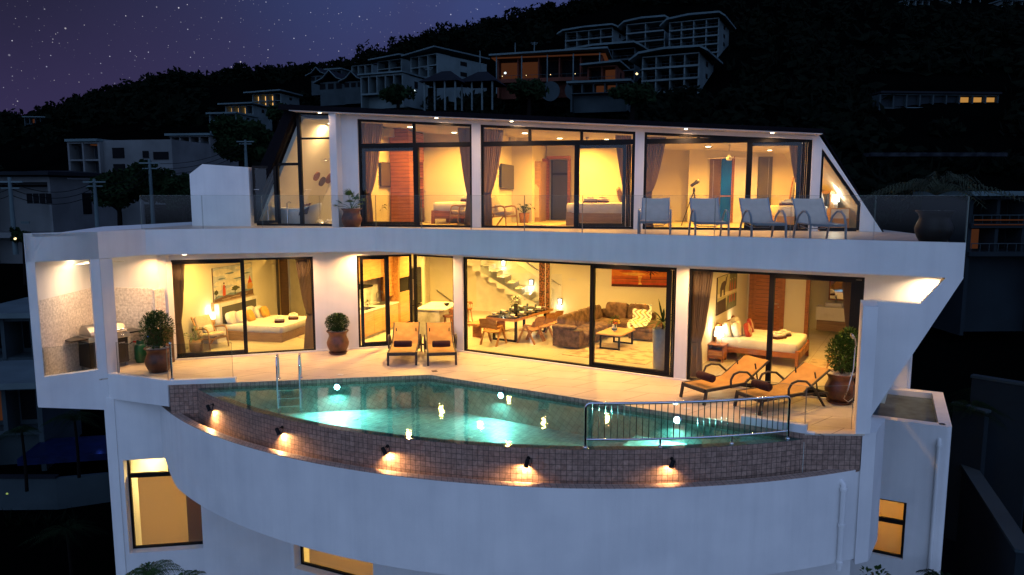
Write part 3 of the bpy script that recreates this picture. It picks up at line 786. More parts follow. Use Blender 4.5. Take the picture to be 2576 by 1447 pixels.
part(mb, 'sloping_wall', 'room_wall')
mb = MB(FU.M)                                                      # bathroom walls
mb.slab([(sL+0.05, UF), (sL+0.13, UF), (sAL+0.1, zr(sAL)-0.16), (sAL, zr(sAL)-0.1)], 0.23, 5.0)
mb.slab([(sL, UF), (sa_-0.2, UF), (sa_-0.2, zr(sa_)-0.1), (sAL, zr(sAL)-0.1)], 3.4, 3.5)
part(mb, 'bathroom_wall', 'room_wall')
mb = MB(FU.M)
mb.slab([(sAL, zr(sAL)-0.16), (a1, zr(a1)-0.16), (a1, zr(a1)-0.14), (sAL, zr(sAL)-0.14)], 0.22, 6.8)
part(mb, 'upper_ceiling', 'ceiling_white')
mb = MB(FU.M); mb.box(sL+0.05, tip-0.1, 0.0, 6.9, UF+0.0, UF+0.006)
part(mb, 'upper_floor', 'floor_tile_up')
# white wing wall on the terrace, left of the roof
bl, br_ = FU.pix(480, 500, -.35)[0], FU.pix(628, 500, -.35)[0]
q1 = FU.pix(480, 438, -.35); q2 = FU.pix(509, 413, -.35); q3 = FU.pix(628, 421, -.35)
mb = MB(FU.M @ T(0, -0.35, 0))
mb.slab([(bl, UF), (br_, UF), (br_, q3[1]), (q2[0], q2[1]), (bl, q1[1])], 0, 0.3)
part(mb, 'wing_wall', 'plaster')
mb = MB(FU.M); mb.box(sL-0.6, tip-0.02, 6.9, 7.4, UF, 4.5); part(mb, 'rear_wall', 'plaster')

# ------------------------------------------------------------------ lower storeys under the deck
C1, R1o, R1i = (1.6, 22.5), 11.11, 10.93
C2, R2o, R2i = (1.56, 22.83), 11.77, 11.60
def arc(c, r, x0, x1, n=48):
    t0 = math.acos((x0-c[0])/r); t1 = math.acos((x1-c[0])/r)
    return [(c[0]+r*math.cos(t0+(t1-t0)*i/n), c[1]-r*math.sin(t0+(t1-t0)*i/n)) for i in range(n+1)]
lw0 = (-9.02, 15.62); lw1 = (-5.2, 16.2); lw2 = (0.6, 13.55); lw3 = (6.6, 13.25)
fw1 = Frame(lw0, math.atan2(lw1[1]-lw0[1], lw1[0]-lw0[0]))
wa, zw1 = fw1.pix(309, 1151); wb, zw0 = fw1.pix(512, 1390)
L1 = math.hypot(lw1[0]-lw0[0], lw1[1]-lw0[1])
mb = MB(fw1.M)
zw1 = fw1.pix(360, 1156)[1]; zw0 = fw1.pix(420, 1386)[1]
holes_wall(mb, 0, L1, -9.0, -0.44, 0.0, 0.25, [(wa, wb, zw0, zw1)])
fw2 = Frame(lw1, math.atan2(lw2[1]-lw1[1], lw2[0]-lw1[0])); L2_ = math.hypot(lw2[0]-lw1[0], lw2[1]-lw1[1])
wc, _ = fw2.pix(740, 1400); wd, _ = fw2.pix(938, 1420)
m2 = MB(fw2.M); holes_wall(m2, 0, L2_, -9.0, -2.25, 0.0, 0.25, [(wc, wd, fw2.pix(750, 1432)[1], -2.3)])
zs2 = fw2.pix(750, 1432)[1]
part(mb, 'lower_wall', 'plaster'); part(m2, 'lower_wall', 'plaster')
mb = MB(); mb.prism([lw2, (6.6, 13.4), (lw3[0], lw3[1]+0.25), (lw2[0], lw2[1]+0.25)], -9, -2.25); part(mb, 'lower_wall', 'plaster'); mb = MB()
mb.prism([(-9.02, 15.63), (-8.8, 15.63), (-7.9, 21), (-8.2, 21)], -9, -0.45)
part(mb, 'lower_wall', 'plaster')
def recessed(fr, s0, s1, z0, z1, tr=None, upr=None, d=0.22):
    mb = MB(fr.M); f = 0.05
    mb.box(s0, s1, d, d+0.06, z0, z0+f); mb.box(s0, s1, d, d+0.06, z1-f, z1); mb.box(s0, s0+f, d, d+0.06, z0+f, z1-f); mb.box(s1-f, s1, d, d+0.06, z0+f, z1-f)
    if tr: mb.box(s0+f, s1-f, d-0.01, d+0.06, tr-0.05, tr+0.05)
    if upr: mb.box(upr-0.03, upr+0.03, d, d+0.06, tr+0.05, z1-f)
    o = part(mb, 'lower_window', 'black_metal')
    g = MB(fr.M); g.add([(s0+f, d+0.03, z0+f), (s1-f, d+0.03, z0+f), (s1-f, d+0.03, z1-f), (s0+f, d+0.03, z1-f)], [(0, 1, 2, 3)]); part(g, 'pane', 'glass', o)
    return o
recessed(fw1, wa, wb, zw0, zw1, fw1.pix(420, 1201)[1], fw1.pix(417, 1180)[0])
recessed(fw2, wc, wd, zs2, -2.3)
for fr, s0, s1, z0, z1 in ((fw1, wa, wb, zw0, zw1), (fw2, wc, wd, zs2, -2.3)):
    mb = MB(fr.M)
    mb.box(s0-0.3, s1+0.5, 1.5, 1.6, z0-0.4, z1+0.2); mb.box(s0-0.4, s0-0.3, 0.25, 1.5, z0-0.4, z1+0.2); mb.box(s1+0.5, s1+0.6, 0.25, 1.5, z0-0.4, z1+0.2)
    mb.box(s0-0.4, s1+0.6, 0.25, 1.6, z0-0.5, z0-0.4); mb.box(s0-0.4, s1+0.6, 0.25, 1.6, z1+0.1, z1+0.2)
    part(mb, 'lower_room', 'room_wall')
    mb = MB(fr.M); mb.box(s0+0.16, s1-0.42 if fr is fw1 else s1+0.3, 0.34, 0.345, z0-0.1, (z1-0.42) if fr is fw1 else z1+0.1); part(mb, 'roller_blind', 'blind')
    if fr is fw1: mb = MB(fr.M); mb.box(s1-0.42, s1+0.1, 0.36, 0.40, z0-0.1, z1+0.1); part(mb, 'lower_curtain', 'curtain')
# --- annex on the right
ax = [gp(2180, 1049, -1.0), gp(2396, 1076, -1.0), gp(2395, 990, -1.0), gp(2235, 975, -1.0)]
A_ = Frame(ax[0][:2], math.atan2(ax[1][1]-ax[0][1], ax[1][0]-ax[0][0])); La = (ax[1]-ax[0]).length
va, vb = A_.pix(2188, 1340)[0], A_.pix(2276, 1340)[0]; vz1 = A_.pix(2230, 1257)[1]; vz0 = A_.pix(2230, 1400)[1]
mb = MB(A_.M)
holes_wall(mb, -1.2, La-0.12, -9, -1.0, 0.0, 0.25, [(va, vb, vz0, vz1)])
mb.tube([(La-0.12, 0.12, -9), (La-0.12, 0.12, -1.001)], 0.12, 16)
mb.box(La-0.25, La-0.001, 0.12, 3.2, -9, -1.0); mb.box(-1.2, La-0.25, 2.95, 3.2, -3, -1.0)
part(mb, 'annex_wall', 'plaster')
mb = MB(A_.M); mb.box(-1.2, La-0.25, 0.25, 2.95, -1.4, -1.14); part(mb, 'annex_roof', 'roof_concrete')
recessed(A_, va, vb, vz0, vz1, A_.pix(2230, 1312)[1], d=0.08)
mb = MB(A_.M); mb.box(va-0.3, vb+0.3, 0.6, 0.7, vz0-0.3, vz1+0.2); mb.box(va-0.3, va-0.2, 0.25, 0.6, vz0-0.3, vz1+0.2); mb.box(vb+0.2, vb+0.3, 0.25, 0.6, vz0-0.3, vz1+0.2); mb.box(va-0.3, vb+0.3, 0.25, 0.7, vz1+0.2, vz1+0.3); mb.box(va-0.3, vb+0.3, 0.25, 0.7, vz0-0.4, vz0-0.3)
part(mb, 'lower_room', 'room_wall')
mb = MB(A_.M); mb.box(va-0.2, vb+0.2, 0.3, 0.305, vz0-0.2, vz1+0.1); part(mb, 'roller_blind', 'blind')
mb = MB(A_.M); mb.box(A_.pix(2205, 900, 3.3)[0], A_.pix(2283, 940, 3.3)[0], 3.21, 3.5, -3, SOF-0.01); part(mb, 'annex_wall', 'plaster')
mb = MB(A_.M); xx = A_.pix(2286, 940, 3.3)[0]; mb.tube([(xx, 3.3, -1.3), (xx, 3.3, 2.4)], 0.06, 10)
part(mb, 'rain_pipe', 'plaster')
def pipe(fr, s, d, z0, z1):
    mb = MB(fr.M); r = 0.045
    mb.tube([(s, d+0.12, z1+0.02), (s, d+0.02, z1+0.02), (s, d-0.05, z1-0.04), (s, d-0.055, z1-0.12), (s, d-0.055, z0)], r, 10)
    for z in (z1-0.14, (z0+z1)/2, z0+0.1): mb.tube([(s, d-0.055, z), (s, d-0.055, z+0.05)], r*1.35, 10)
    return part(mb, 'rain_pipe', 'plaster')
pipe(A_, A_.pix(2362, 1110)[0], 0, -8, A_.pix(2364, 1108)[1])
# ------------------------------------------------------------------ deck, pool, catch trough, parapet
PA, PB, PC = (-6.69, 15.15), (-1.86, 15.96), (4.95, 11.89)
WZ = -0.10
deck = MB()
deck_poly = [(-9.95, 14.9), (-8.9, 15.68), (-7.31, 15.055), PA, PB, PC, (5.95, 11.86), (6.3, 12.5), tuple(FE.pt(pC[0]-0.1, 0.05)[:2]), tuple(FE.pt(pC[0]-0.1, 0.95)[:2])]+[tuple(FR_.pt(r5, 0.02)[:2]), tuple(FR_.pt(0, 0.02)[:2]), tuple(FL.pt(0.0, 0.02)[:2]), tuple(FH.pt(-11.8, bB+0.05)[:2]), tuple(FH.pt(aL-0.1, bB+0.05)[:2])]
deck.prism(deck_poly, -0.03, 0.0, 0)
structure(deck.build('deck', ['deck_tile', 'plaster']), 'pale stone tiled pool deck in front of the glass fronts')
pool = root('swimming_pool', (0, 14, -0.7), 0, 'curved infinity pool with brown mosaic wall and glowing turquoise water', 'swimming pool')
def pp(mb, name, mats, parent=None, label=None):
    o = mb.build(name, mats, parent or pool)
    if parent is None: o.location = (0, -14, 0.7)
    if label: o['label'] = label
    return o
# basin floor, back walls
PF = -0.74
rim_i = arc(C1, R1i, -6.4, 4.86); rim_o = arc(C1, R1o, PA[0], PC[0])
mb = MB(); mb.prism([PA, PB, PC]+rim_i[::-1], PF-0.1, PF)
for p, q in ((PA, PB), (PB, PC)):
    fr = Frame(p, math.atan2(q[1]-p[1], q[0]-p[0])); L = math.hypot(q[0]-p[0], q[1]-p[1])
    mb.add([fr.pt(0, 0, PF), fr.pt(L, 0, PF), fr.pt(L, 0, -0.031), fr.pt(0, 0, -0.031)], [(0, 1, 2, 3)], 1)
# shallow part on the right
mb.prism([(1.35, 11.62), (2.35, 13.35), (4.3, 12.2), (4.7, 11.9)]+[p for p in rim_i[::-1] if p[0] > 1.4], PF+0.001, PF+0.22, 0)
pp(mb, 'basin', ['basin_tile', 'basin_tile'])
mb = MB()
for p, q in ((PA, PB), (PB, PC)):                               # dry strip of wall tiles above the water
    fr = Frame(p, math.atan2(q[1]-p[1], q[0]-p[0])); L = math.hypot(q[0]-p[0], q[1]-p[1])
    mb.M = fr.M; mb.box(0, L, -0.006, 0.05, WZ-0.05, -0.004)
pp(mb, 'edge_tiles', 'pool_tile')
# the overflow wall: curved, tiled, a level rim just under the water
mb = MB()
def ring(mb, c, ro, ri, x0, x1, z0, z1, mo=0, mi_=0, mt=0, n=64, zf=None):
    zf = zf or (lambda x: z0)
    O = arc(c, ro, x0, x1, n); I = arc(c, ri, x0+0.02 if ri < ro else x0, x1-0.02, n)
    l = 0
    for i in range(n):
        a, b, e, f = O[i], O[i+1], I[i], I[i+1]; d = math.hypot(b[0]-a[0], b[1]-a[1])
        za, zb = zf(a[0]), zf(b[0])
        mb.add([(*a, za), (*b, zb), (*b, z1), (*a, z1)], [(0, 1, 2, 3)], mo, True, [(l, za), (l+d, zb), (l+d, z1), (l, z1)])
        mb.add([(*e, za), (*f, zb), (*f, z1), (*e, z1)], [(3, 2, 1, 0)], mi_, True, [(l, za), (l+d, zb), (l+d, z1), (l, z1)])
        mb.add([(*a, z1), (*b, z1), (*f, z1), (*e, z1)], [(0, 1, 2, 3)], mt, False, [(l, 0), (l+d, 0), (l+d, ro-ri), (l, ro-ri)])
        mb.add([(*a, za), (*b, zb), (*f, zb), (*e, za)], [(3, 2, 1, 0)], mo, False, [(l, 0), (l+d, 0), (l+d, 1), (l, 1)])
        l += d
    for i in (0, n): mb.add([(*O[i], zf(O[i][0])), (*O[i], z1), (*I[i], z1), (*I[i], zf(O[i][0]))], [(0, 1, 2, 3)], mo)
    return mb
ring(mb, C1, R1o, R1i, PA[0], PC[0], -1.02, WZ-0.006, 0, 1, 2)
pp(mb, 'overflow_wall', ['pool_tile', 'basin_tile', 'rim_tile'])
# side walls of the trough
mb = MB()
fr = Frame((-7.31, 15.05), math.atan2(PA[1]-15.05, PA[0]+7.31)); mb.M = fr.M; mb.slab([(0.03, -0.66), (0.66, -1.0), (0.66, -0.004), (0.03, -0.004)], 0, 0.12)
pp(mb, 'side_wall', 'pool_tile')
mb = MB()
fr = Frame((4.92, 11.895), math.atan2(11.862-11.895, 1.0)); mb.M = fr.M; mb.slab([(0, -1.0), (0.98, -0.65), (0.98, -0.004), (0, -0.004)], 0, 0.12)
pp(mb, 'side_wall', 'pool_tile')
mb = MB(); tri = arc(C2, R2i, -7.75, 5.9); mb.prism(tri + [(5.9, 11.95), PC]+rim_o[::-1]+[(-7.3, 15.15), (-7.7, 15.6)], -1.03, -0.98); pp(mb, 'trough_floor', 'pool_tile')
# parapet
xL, xR = -7.93, 6.17
PZ, PB_ = -0.62, -2.24
mb = MB()
ring(mb, C2, R2o, R2i, xL, xR, PB_, PZ-0.012, 0, 0, 0, n=120, zf=lambda x: PB_+0.66*(min(max((-7.15-x)/0.78, 0), 1))**1.6)
O = arc(C2, R2o, -7.1, xR, 80)
under = O + [(6.4, 13.42), (0.6, 13.56), (-5.2, 16.22), (-7.1, 15.95)]
mb.prism(under, PB_-0.001, PB_+0.05)
o = mb.build('parapet', ['plaster'], villa); o.location = (0, -16, 6)
mb = MB(); ring(mb, C2, R2o-0.004, R2i-0.003, xL+0.005, xR-0.3, PZ-0.03, PZ, 0, 0, 0, n=80)
o = mb.build('coping', ['rim_tile'], villa); o.location = (0, -16, 6)
pipe_fr = Frame(C2, 0)
xp = gp(2110, 1210, -0.9)[0]*0.985
aa = arc(C2, R2o, xp, xp+0.2, 2)
frp = Frame(aa[0], math.atan2(aa[1][1]-aa[0][1], aa[1][0]-aa[0][0]))
pipe(frp, 0, 0, PB_-0.1, -0.80)
# water
m, nt = newmat('pool_water')
out = nd(nt, 'ShaderNodeOutputMaterial')
tcn = nd(nt, 'ShaderNodeTexCoord')
n1 = nd(nt, 'ShaderNodeTexNoise', {'Vector': tcn.outputs['Object'], 'Scale': 7.0, 'Detail': 3.0})
bp = nd(nt, 'ShaderNodeBump', {'Height': n1.outputs[0], 'Strength': 0.055, 'Distance': 0.03})
frn = nd(nt, 'ShaderNodeFresnel', {'IOR': 1.33, 'Normal': bp.outputs[0]})
tr = nd(nt, 'ShaderNodeBsdfTransparent', {'Color': (0.47, 0.90, 0.88)})
gl = nd(nt, 'ShaderNodeBsdfGlossy', {'Roughness': 0.02, 'Normal': bp.outputs[0]})
mr = nd(nt, 'ShaderNodeMath', {0: frn.outputs[0], 1: 1.35}, operation='MULTIPLY')
mx = nd(nt, 'ShaderNodeMixShader', {0: mr.outputs[0]})
nt.links.new(tr.outputs[0], mx.inputs[1]); nt.links.new(gl.outputs[0], mx.inputs[2]); nt.links.new(mx.outputs[0], out.inputs[0])
mb = MB(); wo = arc(C1, R1o+0.004, PA[0], PC[0])
mb.add([(p[0], p[1], WZ) for p in [PB, PA]+wo+[PC]], [tuple(range(len(wo)+3))])
wat = mb.build('pool_water', 'pool_water'); structure(wat, 'still turquoise pool water reflecting the lit windows')
# pool lamps on the back wall
for i, (u, v) in enumerate(((848, 973), (1262, 994), (1705, 1056))):
    p, q = (PA, PB) if i == 0 else (PB, PC)
    fr = Frame(p, math.atan2(q[1]-p[1], q[0]-p[0])); s, z = fr.pix(u, v)
    z = max(z, -0.42)
    r_ = root('pool_light', fr.pt(s, -0.02, z), fr.ang, ('round underwater pool lamp below the potted shrub, nearest the ladder', 'round underwater pool lamp below the living room window', 'bright underwater pool lamp behind the chrome safety rail')[i], 'pool light', 'underwater pool lamps')
    mb = MB(); mb.M = Matrix.Rotation(R(90), 4, 'X'); mb.lathe([(0.09, -0.02), (0.09, 0.01), (0.065, 0.02)], 16); mb.build('housing', 'chrome', r_)
    mb = MB(); mb.M = Matrix.Rotation(R(90), 4, 'X'); mb.lathe([(0.062, 0.0), (0.062, 0.024), (0.03, 0.03)], 16); mb.build('lens', 'pool_lamp', r_)
    lamp('pool_glow', (0, -0.06, 0), (85, 42, 60)[i], (0.42, 1.0, 0.86), 0.12, r_, rot=(R(-60), 0, 0), spread=R(170))
# wall spots on the overflow wall
LB = ('first black spotlight at the left end of the mosaic wall', 'black spotlight second from the left on the mosaic wall', 'black spotlight below the middle of the pool rim', 'black spotlight left of the chrome safety rail', 'black spotlight under the chrome safety rail')
for i, (u, v) in enumerate(((552, 1022), (736, 1074), (998, 1116), (1333, 1147), (1677, 1148))):
    g = gp(u, v, -0.33); t = math.atan2(C1[1]-g.y, g.x-C1[0])
    p = Vector((C1[0]+R1o*math.cos(t), C1[1]-R1o*math.sin(t), -0.30)); ang = math.pi/2-t
    r_ = root('wall_spotlight', p, ang, LB[i], 'spotlight', 'spotlights on the pool wall')
    M0 = Matrix.Translation((-0.02, -0.095, -0.03)) @ Matrix.Rotation(R(-24 if i < 3 else 14), 4, 'Y') @ Matrix.Rotation(R(8), 4, 'X')
    mb = MB(M0); mb.lathe([(0.012, 0.075), (0.030, 0.07), (0.036, 0.05), (0.036, -0.045), (0.045, -0.055), (0.045, -0.062), (0.030, -0.058)], 14); mb.build('housing', 'black_metal', r_)
    mb = MB(M0); mb.lathe([(0.031, -0.052), (0.031, -0.050)], 12); mb.build('lens', 'lamp_warm', r_)
    mb = MB(); mb.tube([(0, -0.002, 0.03), (0, -0.03, 0.035), (-0.01, -0.075, 0.03)], 0.008, 6); mb.tube([(0.045, -0.02, 0.03), (0.055, -0.05, -0.03), (0.04, -0.06, -0.085), (0.02, -0.05, -0.10)], 0.006, 6)
    mb.M = Matrix.Rotation(R(90), 4, 'X'); mb.lathe([(0.03, 0), (0.03, 0.012)], 12, (0, 0.03, 0)); mb.build('bracket', 'black_metal', r_)
    lo = lamp('spot_beam', (0, 0, 0), (75, 65, 52, 60, 26)[i], (1.0, 0.56, 0.22), 0.05, r_, 'SPOT', spread=R(150), radius=0.02)
    lo.matrix_local = M0 @ Matrix.Translation((0, 0, -0.065)) @ Matrix.Rotation(R(12), 4, 'X')
# kerbs with glass
def rail_glass(name, pts, z0, z1, step, label, posts=False, first=0.0):
    r_ = root(name, (pts[0][0], pts[0][1], z0), 0, label, 'glass railing')
    off = Vector((pts[0][0], pts[0][1], z0)); th = 0.012
    for a, b in zip(pts[:-1], pts[1:]):
        fr = Frame(a, math.atan2(b[1]-a[1], b[0]-a[0])); L = math.hypot(b[0]-a[0], b[1]-a[1]); n = max(1, round(L/step))
        for i in range(n):
            s0, s1 = L*i/n+0.008, L*(i+1)/n-0.008
            mb = MB(Matrix.Translation(-off) @ fr.M)
            mb.add([(s0, 0, z0), (s1, 0, z0), (s1, 0, z1), (s0, 0, z1)], [(0, 1, 2, 3)], 0)
            for q in ((s0-0.004, s0+0.001), (s1-0.001, s1+0.004)): mb.box(q[0], q[1], -0.006, 0.006, z0, z1, 1)
            mb.box(s0+0.001, s1-0.001, -0.005, 0.005, z1-0.004, z1, 1)
            mb.build('glass_panel', ['rail_glass', 'glass_edge'], r_)
    return r_
kc = offs_line([E2, E3, E4], 0.07)
kc[0] = (kc[0][0]-0.05, kc[0][1]-0.1)
rail_glass('glass_railing', [kc[0], kc[1]], TOP, 3.997, 1.3, 'frameless glass railing in front of the white wing wall and bathroom')
rail_glass('glass_railing', [kc[1], kc[2], (kc[2][0]+0.45, kc[2][1]+0.75)], TOP, 3.997, 1.42, 'frameless glass railing in front of the four grey loungers')
kf = Frame((-7.31, 15.05), math.atan2(PB[1]-15.05, PB[0]+7.31)); kL = kf.sd(gp(593, 955, 0.05))[0]
mb = MB(kf.M); mb.box(0, kL, -0.004, 0.17, 0.002, 0.10); o = mb.build('deck_kerb', 'plaster', villa); o.location = (0, -16, 6)
q0 = kf.pt(0.06, 0.08); q1 = kf.pt(kL-0.05, 0.08)
rail_glass('glass_railing', [tuple(q0[:2]), tuple(q1[:2])], 0.10, 0.86, 2.0, 'single glass panel on the white kerb left of the pool ladder')
a_, b_ = fr2.pt(0.22, 0.08), fr2.pt(L2-0.05, 0.08)
rail_glass('glass_railing', [tuple(a_[:2]), tuple(b_[:2])], 0.10, 0.80, 2.0, 'low glass panel behind the corner column beside the grill')
a_, b_ = frw.pt(wo_a+0.02, 0.12), frw.pt(wo_b-0.02, 0.12)
rail_glass('glass_railing', [tuple(a_[:2]), tuple(b_[:2])], 0.20, 0.80, 2.0, 'low glass panel in the open wall frame by the grill')
post = root('railing_post', (q0.x+0.02, q0.y, 0.10), 0, 'round chrome post on the end of the white kerb', 'post')
mb = MB(); mb.tube([(0, 0, 0), (0, 0, 0.78)], 0.024, 12); mb.build('pole', 'chrome', post)
mb = MB(); mb.lathe([(0.045, 0), (0.045, 0.02), (0.026, 0.03)], 14); mb.lathe([(0.027, 0.775), (0.027, 0.80), (0.015, 0.81)], 12); mb.build('base_cap', 'chrome', post)
kb2 = Frame(PB, math.atan2(PC[1]-PB[1], PC[0]-PB[0])); ks = kb2.sd(gp(1873, 1055, 0.0))[0]; ke = math.hypot(PC[0]-PB[0], PC[1]-PB[1])
mb = MB(kb2.M); mb.box(ks, ke+0.02, -0.004, 0.16, 0.002, 0.14); mb.box(ke+0.02, ke+0.15, -0.004, 0.10, 0.002, 0.03); o = mb.build('deck_kerb', 'plaster', villa); o.location = (0, -16, 6)
a_ = kb2.pt(ks+0.05, 0.08); b_ = kb2.pt(ke-0.02, 0.08)
rail_glass('glass_railing', [tuple(a_[:2]), tuple(b_[:2]), (5.80, 12.02)], 0.03, 0.80, 3.0, 'glass panels on the kerb in front of the two angled loungers')
# pool ladder
lf = Frame(PA, math.atan2(PB[1]-PA[1], PB[0]-PA[0]))
lad = root('pool_ladder', lf.pt(lf.sd(gp(725, 960, 0))[0], 0, 0), lf.ang, 'chrome pool ladder with two hooped handrails', 'pool ladder')
for sx in (-0.235, 0.235):
    mb = MB()
    mb.tube([(sx, 0.20, 0), (sx, 0.20, 0.30), (sx, 0.185, 0.46), (sx, 0.13, 0.54), (sx, 0.06, 0.56), (sx, -0.01, 0.53), (sx, -0.05, 0.44), (sx, -0.06, 0.3), (sx, -0.08, -0.6)], 0.021, 12)
    mb.lathe([(0.04, 0), (0.04, 0.012), (0.022, 0.02)], 12, (sx, 0.20, 0)); mb.build('handrail', 'chrome', lad)
for z in (-0.2, -0.38, -0.56):
    mb = MB(); mb.box(-0.235, 0.235, -0.12, -0.05, z, z+0.02); mb.build('tread', 'chrome', lad)
# chrome safety rail on the rim
g0, g1 = gp(1470, 1117, WZ), gp(1976, 1098, WZ)
t0 = math.acos((g0.x-C1[0])/11.0); t1 = math.acos((g1.x-C1[0])/11.0)
def rimpt(k, z): t = t0+(t1-t0)*k; return Vector((C1[0]+11.0*math.cos(t), C1[1]-11.0*math.sin(t), z))
rr = root('safety_rail', rimpt(0, WZ), 0, 'curved chrome safety rail with upright bars on the pool rim', 'railing')
of = Matrix.Translation(-rimpt(0, WZ)); zt, zb2 = 0.64, 0.03
mb = MB(of)
mb.tube([rimpt(0, WZ), rimpt(0, 0.3), rimpt(0, zt-0.07), rimpt(0.006, zt-0.02), rimpt(0.02, zt)]+[rimpt(k/20, zt) for k in range(1, 20)]+[rimpt(0.98, zt), rimpt(0.994, zt-0.02), rimpt(1, zt-0.07), rimpt(1, 0.2), rimpt(1, WZ)], 0.024, 12)
mb.build('top_rail', 'chrome', rr)
mb = MB(of); mb.tube([rimpt(k/20, zb2) for k in range(21)], 0.019, 10); mb.build('bottom_rail', 'chrome', rr)
for k in range(1, 34):
    mb = MB(of); mb.tube([rimpt(k/34, zb2), rimpt(k/34, zt)], 0.0085, 8); mb.build('bar', 'chrome', rr)
for k in (0.35, 0.70):
    mb = MB(of); mb.tube([rimpt(k, WZ), rimpt(k, zb2)], 0.02, 10); mb.build('foot', 'chrome', rr)
for k in (0, 0.35, 0.70, 1):
    mb = MB(of); b = rimpt(k, WZ-0.005); mb.lathe([(0.042, 0), (0.042, 0.015), (0.022, 0.025)], 12, tuple(b)); mb.build('base_plate', 'chrome', rr)
# skimmer lids and drains on the deck
for (u, v, l) in ((856, 943, 'small white skimmer lid on the deck above the pool lamp'), (1270, 957, 'small white skimmer lid between pool and living room'), (1728, 1028, 'small white skimmer lid near the angled loungers')):
    mb = MB(RZ(R(-12))); mb.box(-0.06, 0.06, -0.05, 0.05, 0, 0.008); o = mb.build('skimmer_lid', 'white_plastic'); o.location = gp(u, v, 0.001); tag(o, l, 'lid', 'skimmer lids on the deck')
mb = MB(RZ(R(20))); mb.box(-0.06, 0.06, -0.06, 0.06, 0, 0.006); o = mb.build('floor_drain', 'terracotta'); o.location = gp(1093, 934, 0.001); tag(o, 'small brown floor drain in front of the paired loungers', 'drain')
for (u, v, l) in ((895, 1055, 'white round drain lid on the pool floor by the first lamp'), (1180, 1102, 'white round drain lid on the pool floor by the rim')):
    g = gp(u, v, PF); mb = MB(); mb.lathe([(0.07, 0), (0.07, 0.012), (0.03, 0.016)], 14); o = mb.build('pool_drain', 'white_plastic'); o.location = (g.x, g.y, PF); tag(o, l, 'drain', 'drains on the pool floor')
# ------------------------------------------------------------------ lamps of the house (each a real fitting with its light)
def downlight(loc, energy, color, label, group, r=0.05, mt='lamp_warm', spread=R(150), size=0.1, rz=0):
    o = root('downlight', loc, rz, label, 'downlight', group)
    mb = MB(); mb.lathe([(r*1.3, 0.0), (r*1.3, -0.012), (r, -0.014)], 16); mb.build('trim', 'white_plastic', o)
    mb = MB(); mb.lathe([(r, -0.015), (r*0.8, -0.024)], 14); mb.build('lens', mt, o)
    lamp('downlight_beam', (0, 0, -0.04), energy, color, size, o, spread=spread)
    return o
DW = (1.0, 0.50, 0.18)
# soffit over the pool deck
soff = [(FL.pt(0.55, -0.45), 'left bedroom window, first'), (FL.pt(3.0, -0.45), 'left bedroom window, second'), (FL.pt(4.6, -0.35), 'white wall behind the potted shrub'),
        (FR_.pt(0.9, -0.45), 'kitchen window'), (FR_.pt(3.2, -0.45), 'living room window above the dining table'), (FR_.pt(5.8, -0.45), 'living room window above the sofa'), (FR_.pt(7.6, -0.5), 'white pier left of the right bedroom'), (FR_.pt(9.5, -0.5), 'right bedroom window')]
for p, w in soff:
    downlight((p.x, p.y, SOF-0.004), 42, DW, 'recessed soffit downlight over the '+w, 'soffit downlights over the pool deck')
g = FR_.pt(11.9, -0.32); downlight((g.x, g.y, SOF-0.004), 30, (1.0, 0.66, 0.36), 'recessed soffit downlight behind the slanted end panel', 'soffit downlights over the pool deck')
g = FH.pt(-12.15, 14.75); downlight((g.x, g.y, SOF-0.004), 22, DW, 'recessed soffit downlight at the pebble clad corner', 'soffit downlights over the pool deck')
# roof soffit row
for i, u in enumerate((819, 1108, 1294, 1726, 1940)):
    s = FU.pix(u, 300)[0]; p = FU.pt(s, -0.33)
    downlight((p.x, p.y, zr(s)-0.02), (16, 28, 28, 28, 16)[i], (1.0, 0.58, 0.30), 'roof soffit downlight '+('above the bathroom glass', 'above the left upper window', 'above the middle upper window', 'above the right upper window', 'nearest the slanted end of the roof')[i], 'roof soffit downlights', r=0.045, spread=R(165))
# rooms upstairs: (s, d, energy)
for s, d, e, l in ((1.05, 1.2, 60, 'over the wardrobe in the left upper room'), (1.9, 2.6, 75, 'over the bed in the left upper room'), (4.25, 1.5, 45, 'left of three in the middle upper room'), (5.0, 2.9, 60, 'middle of three in the middle upper room'), (5.6, 3.6, 55, 'at the door of the middle upper room'),
                (9.1, 1.6, 70, 'near the glass in the right upper room'), (9.2, 3.3, 70, 'behind the ceiling fan in the right upper room')):
    p = FU.pt(s, d); downlight((p.x, p.y, zr(s)-0.165), e*1.7, (1.0, 0.44, 0.05), 'round ceiling downlight '+l, 'upstairs ceiling downlights', r=0.08, spread=R(160), size=0.12)
for s, d, e, l in ((6.4, 2.4, 60, 'over the bed in the middle upper room'), (10.9, 3.6, 45, 'at the far right of the right upper room')):
    p = FU.pt(s, d); downlight((p.x, p.y, zr(s)-0.165), e*1.7, (1.0, 0.44, 0.05), 'round ceiling downlight '+l, 'upstairs ceiling downlights', r=0.06, spread=R(160), size=0.12)
p = FU.pt((sAL+sBR)/2-0.3, 1.5); downlight((p.x, p.y, zr(sAL)-0.17), 60, (1.0, 0.60, 0.26), 'round ceiling downlight over the bathtub', 'upstairs ceiling downlights', r=0.06, spread=R(175))
p = FU.pt(4.9, 5.3); downlight((p.x, p.y, zr(4.9)-0.165), 12, (1.0, 0.44, 0.05), 'round ceiling downlight in the doorway passage', 'upstairs ceiling downlights', r=0.06, spread=R(175))
